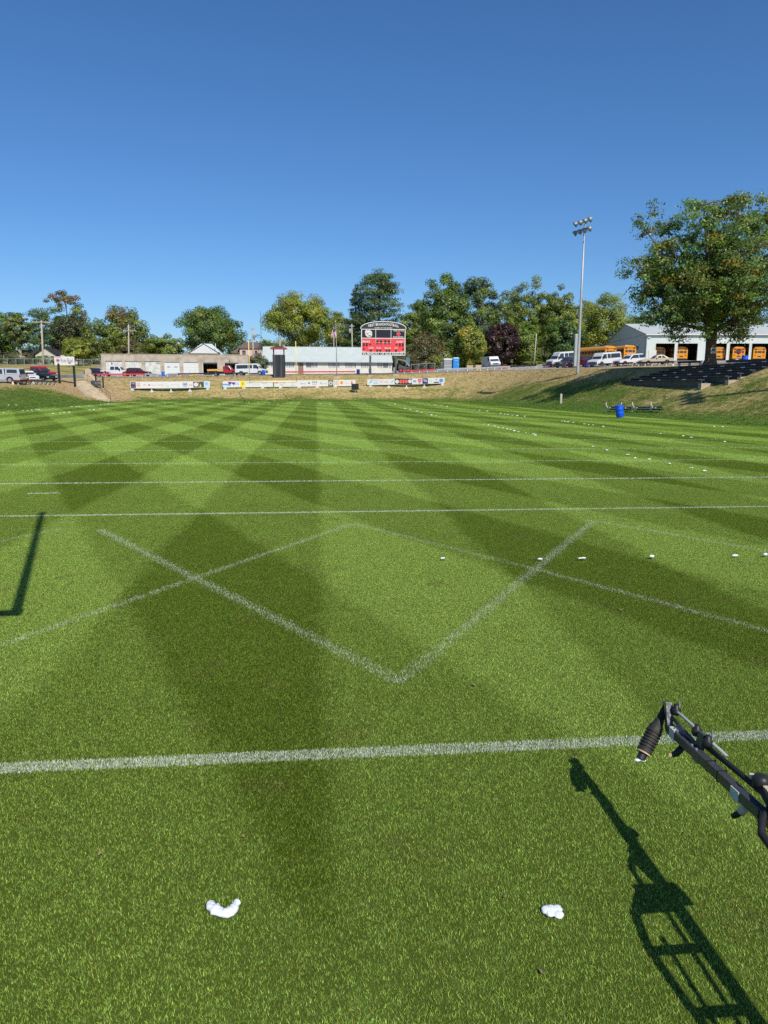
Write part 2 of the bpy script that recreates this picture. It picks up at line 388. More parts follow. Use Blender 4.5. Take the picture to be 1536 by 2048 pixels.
def ss(x, a, b):
    s = np.clip((x-a)/(b-a), 0, 1); return s*s*(3-2*s)
lush = 0.37-0.20*ss(t_, 4, 10)+0.55*(1-ss(t_, 0.2, 3.0))                         # dry towards the crest, green at the foot
X_, Y_ = BV[:, 0], BV[:, 1]
lush += 0.5*ss(-X_, 27, 31)*(1-ss(Y_, 98, 106))*(1-ss(t_, 7.5, 11))                       # the left bank is green
lush += 0.36*ss(X_, 20, 27)*ss(Y_, 58, 70)*(1-ss(Y_, 100, 112))*(1-ss(t_, 6, 9.5))            # green patch in the right bank
lush += 0.14*ss(X_, 20, 27)*(1-ss(Y_, 56, 70))
lush += 0.30*ss(t_, 24, 40)
_path = np.hypot(X_-(-33.5), (Y_-112.5)*0.8)
lush -= 0.9*(1-ss(_path, 4.0, 7.0))*ss(t_, -0.5, 1.0)                                  # bare earth round the steps
_a = bank.data.attributes.new('lush', 'FLOAT', 'POINT'); _a.data.foreach_set('value', lush.astype(np.float32))
fx = np.arange(-34, 31, 1.0); fy = np.arange(-46, 120, 1.0)
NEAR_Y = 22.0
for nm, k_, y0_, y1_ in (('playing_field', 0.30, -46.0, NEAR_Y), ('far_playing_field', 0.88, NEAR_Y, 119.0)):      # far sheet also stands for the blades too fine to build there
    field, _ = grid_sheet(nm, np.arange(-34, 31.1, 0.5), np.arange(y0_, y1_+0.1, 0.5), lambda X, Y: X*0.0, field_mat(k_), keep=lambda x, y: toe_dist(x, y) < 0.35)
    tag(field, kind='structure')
ASPH = mat('pale_worn_asphalt', (0.30, 0.285, 0.265), 0.95, var=0.15, scale=0.6, bump=0.1)
GRAV = mat('gravel_lot', (0.34, 0.31, 0.26), 0.95, var=0.2, scale=0.8, bump=0.2)
def lot(name, x0, x1, y0, y1, m, keep=None):
    o, _ = grid_sheet(name, np.arange(x0, x1, 1.0), np.arange(y0, y1, 1.0), lambda X, Y: T(X, Y)+0.05, m, keep=lambda x, y: (toe_dist(x, y) > 13.2) & (keep(x, y) if keep else True))
    return tag(o, kind='structure')
lot('parking_lot', -75, 30, 128, 172, ASPH, lambda x, y: (x > -46-(y-130)*0.02) & (y < 166))
lot('road', -75, -41, 88, 140, ASPH, lambda x, y: (y < 124) | (x > -60+(y-124)*0.9))
lot('bus_lot', 31, 125, 84, 160, GRAV, lambda x, y: y > 150-(x)*1.0+0)

# ------------------------------------------------------------------ turf: blades in patches, scattered over the field
def blades(n, x0, x1, y0, y1, h, w, rs, lean=0.35, seg=2, pts=None):
    """n bent, tapering blades; returns V, F(tris), blade index per vertex"""
    if pts is None:
        bx = rs.uniform(x0, x1, n); by = rs.uniform(y0, y1, n)
    else: bx, by = pts; n = len(bx)
    az = rs.uniform(0, 2*np.pi, n); hh = h*rs.uniform(0.6, 1.15, n); ww = w*rs.uniform(0.7, 1.3, n); ln = hh*rs.uniform(0.15, 1.0, n)*lean*2
    dx, dy = np.cos(az), np.sin(az); px_, py_ = -dy, dx
    V = np.zeros((n, 5, 3))
    for k, (s, z, tw) in enumerate([(-1, 0, 1), (1, 0, 1), (-1, 0.62, 0.8), (1, 0.62, 0.8), (0, 1.0, 0)]):
        off = ln*z**1.6
        V[:, k, 0] = bx+px_*ww*0.5*s*tw+dx*off; V[:, k, 1] = by+py_*ww*0.5*s*tw+dy*off; V[:, k, 2] = hh*z
    base = (np.arange(n)*5)[:, None, None]
    F = (base+np.array([[0, 1, 3], [0, 3, 2], [2, 3, 4]])[None]).reshape(-1, 3)
    return V.reshape(-1, 3), F, np.repeat(np.arange(n), 5)
def blade_tint(n, rs, straw=0.03):
    v = np.clip(rs.lognormal(-0.11, 0.52, n), 0.22, 2.6)[:, None]*np.ones((1, 3)); hue = rs.normal(0, 0.14, n)
    v[:, 0] *= 1+hue; v[:, 2] *= 1-hue*0.6
    k = rs.random(n) < straw; v[k] = np.array([2.3, 1.7, 2.4])*rs.uniform(0.7, 1.1, (k.sum(), 1))
    return v
patches = bpy.data.collections.new('turf_patches')
for q in range(4):
    rs = np.random.default_rng(100+q)
    V, F, bi = blades(36000, -0.5, 0.5, -0.5, 0.5, 0.0105, 0.0018, rs, lean=0.95)
    me = raw_mesh('turf_patch', V, F, 3); color_attr(me, blade_tint(36000, rs)[bi]); me.materials.append(BLADE)
    o = bpy.data.objects.new('turf_patch', me); patches.objects.link(o)
far_patches = bpy.data.collections.new('far_turf_patches')
for q in range(4):
    rs = np.random.default_rng(200+q)
    V, F, bi = blades(12000, -1, 1, -1, 1, 0.018, 0.009, rs, lean=0.9)
    me = raw_mesh('far_turf_patch', V, F, 3); color_attr(me, (blade_tint(12000, rs, 0.01)*0.35+0.70)[bi]); me.materials.append(BLADE)
    o = bpy.data.objects.new('far_turf_patch', me); far_patches.objects.link(o)
def scatter(name, pts, coll, label, seed):
    """one object that places patches of blades at its points (geometry nodes)"""
    me = bpy.data.meshes.new(name); me.from_pydata([tuple(p) for p in pts], [], [])
    o = obj(name, me, None); tag(o, label, 'grass', kind='stuff')
    ng = bpy.data.node_groups.new(name, 'GeometryNodeTree')
    ng.interface.new_socket('Geometry', in_out='INPUT', socket_type='NodeSocketGeometry'); ng.interface.new_socket('Geometry', in_out='OUTPUT', socket_type='NodeSocketGeometry')
    N, L = ng.nodes, ng.links
    gi = N.new('NodeGroupInput'); go = N.new('NodeGroupOutput'); ip = N.new('GeometryNodeInstanceOnPoints'); ci = N.new('GeometryNodeCollectionInfo')
    ci.inputs['Collection'].default_value = coll; ci.inputs['Separate Children'].default_value = True; ci.inputs['Reset Children'].default_value = True
    ip.inputs['Pick Instance'].default_value = True
    ri = N.new('FunctionNodeRandomValue'); ri.data_type = 'INT'; ri.inputs[4].default_value = 0; ri.inputs[5].default_value = 3; ri.inputs['Seed'].default_value = seed
    rr = N.new('FunctionNodeRandomValue'); rr.data_type = 'INT'; rr.inputs[4].default_value = 0; rr.inputs[5].default_value = 3; rr.inputs['Seed'].default_value = seed+1
    mu = N.new('ShaderNodeMath'); mu.operation = 'MULTIPLY'; mu.inputs[1].default_value = math.pi/2
    cb = N.new('ShaderNodeCombineXYZ'); L.new(rr.outputs[2], mu.inputs[0]); L.new(mu.outputs[0], cb.inputs[2])
    L.new(gi.outputs[0], ip.inputs['Points']); L.new(ci.outputs[0], ip.inputs['Instance']); L.new(ri.outputs[2], ip.inputs['Instance Index']); L.new(cb.outputs[0], ip.inputs['Rotation'])
    L.new(ip.outputs[0], go.inputs[0])
    md = o.modifiers.new('scatter', 'NODES'); md.node_group = ng
    return o
def in_view(x, y, m=1.0):
    d = np.array([x, y, 0.0])-CO; z = d@CFW
    if z < 0.3: return False
    return abs(d@CR)/z < 768/CF+m/z and (d@CU)/z > -1024/CF-m/z
NEAR_Y = 22.0
near = [(x+0.5, y+0.5, 0.0) for x in range(-16, 17) for y in range(0, int(NEAR_Y)) if in_view(x+0.5, y+0.5, 1.6)]
farp = [(x+0.0, y+0.0, 0.0) for x in range(-34, 32, 2) for y in range(int(NEAR_Y)+1, 119, 2) if toe_dist(x, y) < -0.6]
scatter('near_turf', near, patches, 'short mown green turf in the foreground', 3)
scatter('far_turf', farp, far_patches, 'mown green turf of the far playing field', 5)

# ------------------------------------------------------------------ painted lines: the blades that carry the paint
def paint_line(name, segs, width, dens, h, w, seed, white=(0.66, 0.72, 0.60), kind='structure'):
    rs = np.random.default_rng(seed); X = []; Y = []
    for (x0, y0, x1, y1, dn) in segs:
        Lg = math.hypot(x1-x0, y1-y0); n = int(Lg*width*dens*dn); s = rs.random(n)
        t = np.clip(rs.normal(0, 0.30, n), -0.62, 0.62)*width if dn < 0.7 else rs.uniform(-0.5, 0.5, n)*width*rs.uniform(0.85, 1.12, n)
        ux, uy = (x1-x0)/Lg, (y1-y0)/Lg
        X.append(x0+ux*Lg*s-uy*t); Y.append(y0+uy*Lg*s+ux*t)
    X = np.concatenate(X); Y = np.concatenate(Y)
    V, F, bi = blades(0, 0, 0, 0, 0, h, w, rs, pts=(X, Y)); n = len(X)
    tint = np.array(white)[None]*rs.uniform(0.55, 1.1, (n, 1)); g = rs.random(n) < 0.16; tint[g] *= np.array([0.62, 0.78, 0.5])
    me = raw_mesh(name, V, F, 3); color_attr(me, tint[bi]); o = obj(name, me, PAINTED); tag(o, kind=kind); return o
D0, YD = 4.335, 0.9144
paint_line('end_line', [(-9, D0, 9, D0, 1.0), (-30, D0, -9, D0, 0.3), (9, D0, 18, D0, 0.3)], 0.128, 34000, 0.0145, 0.0030, 31)
paint_line('goal_line', [(-30, D0+10*YD, 18.4, D0+10*YD, 1.0)], 0.11, 12000, 0.017, 0.0048, 32)
for i, y in enumerate(range(15, 111, 5)):
    k = [1.0, 0.6, 0.45, 0.5, 0.22][i] if i < 5 else 0.12
    paint_line('yard_line', [(-30, D0+y*YD, 18.4, D0+y*YD, 1.0)], 0.11, 4200*k, 0.023, 0.009+0.0012*i, 40+i)
for x0, y0, dn in [(-4.25-4.25, 5.45, 0.25), (-3.6, 12.1, 0.48), (0.62, 5.42, 0.42), (4.9, 12.25, 0.34)]:
    up = y0 < 9
    x1 = x0+4.25; y1 = 12.2 if up else 5.45
    paint_line('end_zone_chevron_line', [(x0, y0, x1, y1, dn*0.52)], 0.15, 26000, 0.0145, 0.0026, int(60+x0*3))
for x0, y0, x1, y1, dn in [(-3.6, 5.45, 0.62, 12.3, 0.36), (0.62, 12.3, 2.84, 8.89, 0.26), (2.84, 8.89, 4.9, 5.5, 0.36), (4.9, 5.5, 9.0, 12.2, 0.1)]:
    paint_line('end_zone_chevron_line', [(x0, y0, x1, y1, dn*0.62)], 0.13, 26000, 0.0145, 0.0026, int(90+x0*3))
paint_line('hash_mark', [(-6.35, 16.34, -5.66, 16.36, 1.0)], 0.09, 3600, 0.026, 0.007, 77)

# ------------------------------------------------------------------ rough grass tufts on the banks
def tuft_set(name, pal, seed):
    c = bpy.data.collections.new(name)
    for q in range(4):
        rs = np.random.default_rng(seed+q); n = 26; r_ = np.abs(rs.normal(0, 0.16, n)); a_ = rs.uniform(0, 6.28, n)
        V, F, bi = blades(0, 0, 0, 0, 0, 0.075, 0.020, rs, lean=1.0, pts=(r_*np.cos(a_)*1.6, r_*np.sin(a_)))
        p = np.array(pal)[rs.integers(0, len(pal), n)]*rs.uniform(0.7, 1.25, (n, 1)); me = raw_mesh(name, V, F, 3); color_attr(me, p[bi]); me.materials.append(PAINTED)
        c.objects.link(bpy.data.objects.new(name, me))
    return c
DRYT = tuft_set('dry_tuft', [(0.50, 0.38, 0.19), (0.44, 0.33, 0.15), (0.54, 0.42, 0.23)], 500); MIDT = tuft_set('fading_tuft', [(0.33, 0.30, 0.11), (0.25, 0.26, 0.07), (0.38, 0.32, 0.13)], 510); GRNT = tuft_set('green_tuft', [(0.13, 0.22, 0.035), (0.17, 0.25, 0.045), (0.11, 0.19, 0.03)], 520)
def lush_at(X, Y):
    from_i = np.clip(np.searchsorted(tx, X), 0, len(tx)-1); from_j = np.clip(np.searchsorted(ty, Y), 0, len(ty)-1)
    return lush[from_j*len(tx)+from_i]
rs = np.random.default_rng(77); nT = 190000
TX = rs.uniform(-62, 52, nT); TY = rs.uniform(38, 140, nT); td = toe_dist(TX, TY)
_k = (td > 0.1) & (td < 13.0) & ~((TX > 30.9) & (TX < 38.8) & (TY > 54.8) & (TY < 73.4))
TX, TY, td = (a[_k] for a in (TX, TY, td))
nx_ = np.sin(TX*0.55+1.3*np.sin(TY*0.31))*np.sin(TY*0.8+np.sin(TX*0.43)*1.7)+0.6*np.sin(TX*1.7+TY*0.6)*np.sin(TY*2.1-TX*0.9)
val = lush_at(TX, TY)+0.16*nx_+rs.normal(0, 0.16, len(TX))
TZ = T(TX, TY)
vis = np.array([in_view(x, y, 3.0) for x, y in zip(TX, TY)])
for nm, lo, hi, cl, lb_ in (('dry_bank_grass', -9, 0.22, DRYT, 'dry straw-coloured tufts on the banks'), ('fading_bank_grass', 0.22, 0.48, MIDT, 'half-dry tufts scattered over the banks'), ('green_bank_grass', 0.48, 9, GRNT, 'green tufts on the banks')):
    k = (val >= lo) & (val < hi) & vis & (rs.random(len(TX)) < 0.55); scatter(nm, np.stack([TX[k], TY[k], TZ[k]-0.01], 1), cl, lb_, 9+int(hi*3))
# ------------------------------------------------------------------ trees
LEAF = leafmat('foliage', 0.45)
def quad_leaves(P, Nrm, size, rs, aspect=0.62):
    """one rhombic leaf spray per point"""
    n = len(P); a = rs.normal(0, 1, (n, 3)); a -= (a*Nrm).sum(1, keepdims=True)*Nrm; a /= np.linalg.norm(a, axis=1, keepdims=True)+1e-9
    b = np.cross(Nrm, a); s = (size*rs.uniform(0.65, 1.35, n))[:, None]
    droop = Nrm*s*0.18
    V = np.stack([P-a*s*0.5, P+b*s*0.5*aspect+droop, P+a*s*0.5, P-b*s*0.5*aspect+droop], 1).reshape(-1, 3)
    F = (np.arange(n)*4)[:, None]+np.arange(4)[None]
    return V, F
def curve_pts(p0, p1, sag, rs, n=6):
    p0, p1 = np.array(p0, float), np.array(p1, float); m = (p0+p1)/2+np.array([0, 0, sag])+rs.normal(0, 0.04, 3)*np.linalg.norm(p1-p0)
    t = np.linspace(0, 1, n)[:, None]
    return (1-t)**2*p0+2*t*(1-t)*m+t*t*p1
def tree(name, label, pc, Y, top, pl, pr, bot, pal, seed, n=5500, leaf=0.42, kind='broad', trunk_r=None, gap=0.0, group='trees round the ground', base=None, bark=None, clump=0.23, lift=None, stretch_y=0.9, clumps=None, lobe_amp=0.22):
    rs = np.random.default_rng(seed)
    b = stand(pc, Y) if base is None else Vector(base); k = 1/ppm(Y+b.x*0.09)
    ztop = at(pc, top, Y)[2]; zbot = at(pc, bot, Y)[2]
    rx = (pr-pl)/2*k; cx = b.x+((pl+pr)/2-pc)*k-b.x; H = ztop-b.z; zb = max(zbot-b.z, 0.3)
    root = empty(name, b, 0, label, 'tree', group)
    # clump centres
    C = []; Rc = []
    cz, hz = (H+zb)/2, (H-zb)/2
    if kind == 'cone':
        K = clumps or 170
        for i in range(K):
            zn = rs.random()**1.25; th = rs.uniform(0, 2*np.pi); rr = (1-zn*0.97)**0.85*rx*rs.uniform(0.35, 1.0)
            C.append((cx+rr*np.cos(th), rr*np.sin(th)*0.9, zb+zn*(H-zb)*0.985)); Rc.append(max(rx*0.30*(1.1-0.75*zn), 0.4))
        flat = 0.42
    elif kind == 'pine':
        K = clumps or 230
        for i in range(K):
            zn = rs.integers(0, 15)/15.0+rs.normal(0, 0.03); th = rs.uniform(0, 2*np.pi)
            prof = np.interp(zn, [0, 0.25, 0.6, 0.85, 1.0], [0.75, 1.0, 0.8, 0.62, 0.25])
            rr = prof*rx*rs.uniform(0.2, 1.0); C.append((cx+rr*np.cos(th), rr*np.sin(th)*0.9, zb+zn*(H-zb)+rr*0.12)); Rc.append(rx*rs.uniform(0.22, 0.36))
        flat = 0.30
    else:
        K = clumps or 120
        bump = [(rs.normal(0, 1, 3), rs.uniform(0, 6.28), rs.uniform(1.6, 3.4)) for _ in range(6)]
        nl = rs.uniform(0.80, 1.0, 12)
        for i in range(K):
            d_ = rs.normal(0, 1, 3); d_ /= np.linalg.norm(d_)
            bf = 1.0+lobe_amp*sum(math.sin(np.dot(v, d_)*fr+ph) for v, ph, fr in bump)/3.2
            r_ = rs.uniform(0.32, 1.0)**0.6*min(max(bf, 0.55), 1.12)*(1-clump*0.75)
            wz = 1.0 if d_[2] > -0.2 else 0.92
            q = np.array([cx+d_[0]*rx*r_*wz, d_[1]*rx*stretch_y*r_*wz, cz+d_[2]*hz*r_]); q[2] = np.clip(q[2], zb*0.8, H*0.99)
            C.append(tuple(q)); Rc.append(min(rx, hz)*clump*rs.uniform(0.65, 1.3))
        flat = 0.72
    C = np.array(C); Rc = np.array(Rc)
    wk = Rc**2; wk = wk/wk.sum(); ci = rs.choice(len(C), n, p=wk)
    d = rs.normal(0, 1, (n, 3)); d /= np.linalg.norm(d, axis=1, keepdims=True)
    rad = rs.random(n)**0.45
    P = C[ci]+d*(Rc[ci]*rad)[:, None]*np.array([1, 1, flat])
    ctr = np.array([cx, 0, cz]); out = P-ctr; out /= np.linalg.norm(out, axis=1, keepdims=True)+1e-9
    Nn = d*0.75+out*0.45+np.array([0, -0.1, 0.40])+rs.normal(0, 0.38, (n, 3)); Nn /= np.linalg.norm(Nn, axis=1, keepdims=True)
    V, F = quad_leaves(P, Nn, leaf, rs, 0.6 if kind == 'broad' else 0.35)
    pal = [np.array(p) for p in pal]; cp = rs.integers(0, len(pal), len(C)); cc = 2.1*np.array([pal[i] for i in cp])*rs.uniform(0.72, 1.28, (len(C), 1))
    col = cc[ci]*rs.uniform(0.72, 1.28, (n, 1))*(1+rs.normal(0, 0.06, (n, 3)))
    me = raw_mesh('crown', V, F, 4); color_attr(me, np.clip(np.repeat(col, 4, 0), 0.002, 0.8)); obj('crown', me, LEAF, root)
    # trunk and limbs
    tr = trunk_r or max(0.14, H*0.020); bk = bark or BARK
    mb = MB(); topz = H*(0.93 if kind != 'broad' else 0.72)
    lean = rs.normal(0, 0.012, 2)*H
    tp = [(0, 0, -0.3), (0.0, 0, 0.12*H*0.4), (lean[0]*0.4+cx*0.15, lean[1]*0.4, H*0.25), (lean[0]*0.8+cx*0.5, lean[1]*0.8, H*0.5), (lean[0]+cx*0.85, lean[1], topz)]
    mb.tube(tp, [tr*1.5, tr*1.08, tr*0.9, tr*0.62, tr*0.16], 9); mb.build('trunk', bk, root, True)
    mb = MB(); order = rs.permutation(len(C))[:(16 if kind == 'broad' else 26)]
    for i in order:
        q = C[i]; zt = np.clip(q[2]-np.hypot(q[0]-cx, q[1])*(0.75 if kind == 'broad' else 0.0), H*0.13, topz*0.97)
        f_ = zt/topz; s = np.array([cx*np.clip(f_, 0, 1)*0.85, 0, zt]); r0 = tr*0.5*(1.15-f_)+0.02
        pts = curve_pts(s, q, 0.08*H*(1 if kind == 'broad' else 0.1), rs); mb.tube(pts, list(np.linspace(r0, 0.02+r0*0.12, len(pts))), 5, False)
    tag(mb.build('limbs', bk, root, True), kind='stuff')
    return root
G1, G2, G3 = (0.066, 0.108, 0.017), (0.100, 0.135, 0.021), (0.040, 0.076, 0.018)     # mid, warm and dark green
YG, YG2, YE = (0.165, 0.175, 0.022), (0.120, 0.145, 0.022), (0.25, 0.21, 0.02)             # yellowing greens, yellow
OR, BR, OL = (0.115, 0.075, 0.025), (0.085, 0.062, 0.026), (0.085, 0.088, 0.030)
GB, PU = (0.050, 0.078, 0.036), (0.030, 0.013, 0.015)
TREES = [
 ('broadleaf_tree', 'dark green tree at the left edge behind the parked silver pickup', 8, 186, 611, -40, 42, 722, [G1, G3, G2], 1, 7000, {}),
 ('broadleaf_tree', 'spindly green tree with a bare tan trunk behind the chain-link fence', 46, 178, 617, 24, 66, 690, [G2, OL, GB], 2, 3600, {'trunk_r': 0.42, 'bark': 'pale'}),
 ('conifer_tree', 'bushy dark conifer just behind the tall wooden utility pole', 88, 190, 622, 64, 112, 700, [G3, G1, GB], 3, 5200, {'kind': 'pine'}),
 ('broadleaf_tree', 'tall thin-crowned tree with rusty tips above the brown round tree', 147, 205, 577, 98, 188, 690, [OL, BR, G2, OR], 4, 3600, {'gap': 0.3, 'clumps': 60, 'clump': 0.17}),
 ('broadleaf_tree', 'round dense brownish-green tree behind the small white house', 143, 188, 627, 106, 182, 722, [(0.05, 0.055, 0.022), (0.06, 0.058, 0.028), G3], 5, 8000, {'lobe_amp': 0.10}),
 ('broadleaf_tree', 'small yellow-green tree in front of the round brownish tree', 160, 168, 674, 131, 186, 726, [YG, YG2, G2], 6, 4200, {}),
 ('broadleaf_tree', 'green and yellow tree at the left end of the garage', 206, 182, 640, 172, 238, 720, [YG2, G2, OL, G1], 7, 4800, {}),
 ('broadleaf_tree', 'leaning tree with orange tips above the left garage roof', 246, 188, 602, 208, 300, 715, [G2, OL, OR, YG2, G1], 8, 7000, {'lobe_amp': 0.3}),
 ('olive_shrub_tree', 'low olive tree peeping over the garage behind the second utility pole', 262, 168, 680, 228, 302, 735, [OL, BR, YG2], 9, 4200, {'leaf': 0.36}),
 ('broadleaf_tree', 'dark green tree in the gap before the big maple', 322, 205, 668, 288, 372, 725, [G1, G2, YG2], 10, 6000, {}),
 ('maple_tree', 'big full green maple standing over the garage and pale roof', 424, 192, 606, 349, 499, 712, [G1, G2, (0.05, 0.09, 0.018)], 11, 14000, {'lobe_amp': 0.24}),
 ('broadleaf_tree', 'small dark tree between the pink house and the white building', 530, 205, 682, 508, 566, 730, [G2, YG2, G1], 12, 3400, {}),
 ('maple_tree', 'large yellow-green maple behind the white building', 606, 186, 579, 531, 682, 705, [YG, YG2, YG, G2], 13, 14000, {'lobe_amp': 0.24}),
 ('broadleaf_tree', 'pale yellowing tree behind the flagpole', 672, 200, 617, 646, 704, 715, [YG, (0.13, 0.14, 0.04), YG2], 14, 4600, {}),
 ('spruce_tree', 'dark pointed spruce behind the white building', 712, 182, 572, 680, 748, 728, [G3, GB, (0.04, 0.06, 0.03)], 15, 8500, {'kind': 'cone', 'leaf': 0.5}),
 ('pine_tree', 'tall tiered pine behind the scoreboard', 756, 178, 549, 706, 806, 722, [GB, (0.055, 0.088, 0.03), G3, (0.07, 0.095, 0.03)], 16, 13000, {'kind': 'pine', 'leaf': 0.55}),
 ('broadleaf_tree', 'light green tree between the pine and the tallest broadleaf tree', 826, 185, 607, 792, 862, 722, [YG2, G2, (0.09, 0.12, 0.035)], 17, 5600, {}),
 ('broadleaf_tree', 'tallest dark green tree right of the scoreboard', 886, 168, 530, 832, 946, 725, [G1, G2, (0.06, 0.095, 0.02)], 18, 15000, {'lobe_amp': 0.24}),
 ('broadleaf_tree', 'tall airy tree above the yellow and the purple tree', 962, 172, 533, 908, 1012, 722, [G2, (0.07, 0.10, 0.028), GB], 19, 9500, {'lobe_amp': 0.24, 'clump': 0.19}),
 ('broadleaf_tree', 'pale green airy tree behind the leaning pole', 1052, 185, 556, 1004, 1098, 725, [(0.085, 0.115, 0.036), YG2, G2], 20, 9000, {'lobe_amp': 0.3, 'clump': 0.19}),
 ('broadleaf_tree', 'yellowing tree with twiggy top left of the light pole', 1118, 178, 567, 1070, 1160, 715, [YG2, (0.085, 0.11, 0.03), YG, G2], 21, 8500, {'lobe_amp': 0.3, 'clump': 0.19}),
 ('broadleaf_tree', 'dark green tree behind the white passenger vans', 1122, 160, 628, 1086, 1164, 722, [G3, G1, (0.045, 0.075, 0.02)], 22, 8000, {}),
 ('broadleaf_tree', 'bushy green tree right of the purple tree', 1042, 160, 640, 1020, 1078, 730, [G2, YG2, G1], 23, 5200, {}),
 ('broadleaf_tree', 'yellow-green tree left of the white bus barn', 1208, 192, 588, 1158, 1258, 712, [YG, YG2, G2, YG2], 24, 9500, {'lobe_amp': 0.3}),
 ('broadleaf_tree', 'green tree just behind the left slope of the bus barn roof', 1270, 235, 626, 1242, 1296, 700, [G1, G2, G3], 25, 4200, {}),
 ('broadleaf_tree', 'dark tree behind the bus barn roof under the honey locust', 1352, 235, 632, 1304, 1404, 700, [G1, OL, G2], 26, 6000, {}),
 ('broadleaf_tree', 'dark tree behind the right part of the bus barn roof', 1490, 240, 628, 1430, 1560, 700, [G1, G3, OL], 27, 6000, {}),
 ('broadleaf_tree', 'mid green tree filling the gap behind the purple tree', 1012, 205, 586, 968, 1052, 722, [G2, YG2, (0.085, 0.115, 0.036)], 41, 6500, {}),
 ('broadleaf_tree', 'yellow-green tree far behind the white passenger vans', 1088, 208, 596, 1050, 1130, 722, [YG, YG2, G2], 42, 6000, {}),
 ('broadleaf_tree', 'yellowing tree directly behind the light pole', 1162, 205, 592, 1126, 1200, 718, [YG, YG2, YG2], 43, 6000, {}),
 ('broadleaf_tree', 'deep green tree in the gap between pine and tallest tree', 858, 205, 596, 812, 900, 722, [G1, G2, YG2], 44, 6000, {}),
 ('yellow_tree', 'small bright yellow and green tree beside the portable toilets', 938, 150, 647, 902, 976, 738, [YE, YG, (0.16, 0.17, 0.02), YG2, YG2, G2], 28, 6500, {'lobe_amp': 0.42, 'clump': 0.2}),
 ('purple_tree', 'dense dark purple-leaved tree behind the white delivery van', 1003, 156, 642, 973, 1034, 728, [PU, (0.045, 0.02, 0.018), (0.025, 0.012, 0.012)], 29, 6500, {'lobe_amp': 0.14}),
 ('brown_shrub', 'loose brownish shrub behind the dark loader and red rail', 846, 150, 664, 812, 882, 735, [BR, OL, (0.10, 0.085, 0.04)], 30, 3600, {'leaf': 0.3}),
 ('green_shrub', 'low green shrub between the white van and the white building', 512, 152, 712, 492, 536, 744, [G3, OL, GB], 31, 1800, {'leaf': 0.3}),
 ('green_shrub', 'bright low shrub left of the white passenger vans', 1066, 140, 727, 1046, 1086, 740, [(0.12, 0.17, 0.02), G2], 32, 1200, {'leaf': 0.26}),
 ('green_shrub', 'yellow-green shrub by the wire fence left of the grey toilet', 872, 146, 712, 856, 888, 742, [YG, OL], 33, 1400, {'leaf': 0.26}),
]
PALEBARK = mat('pale_tan_bark', (0.36, 0.29, 0.21), 0.9, var=0.25, scale=2, stretch=(4, 4, 0.5), bump=0.4)
for (nm, lb, pc, Y, top, pl, pr, bot, pal, sd, n, kw) in TREES:
    kw = dict(kw); kw.pop('gap', 0)
    if kw.get('bark') == 'pale': kw['bark'] = PALEBARK
    tree(nm, lb, pc, Y, top-5, pl-7, pr+7, bot+12, pal, sd, int(n*2.0), **kw)

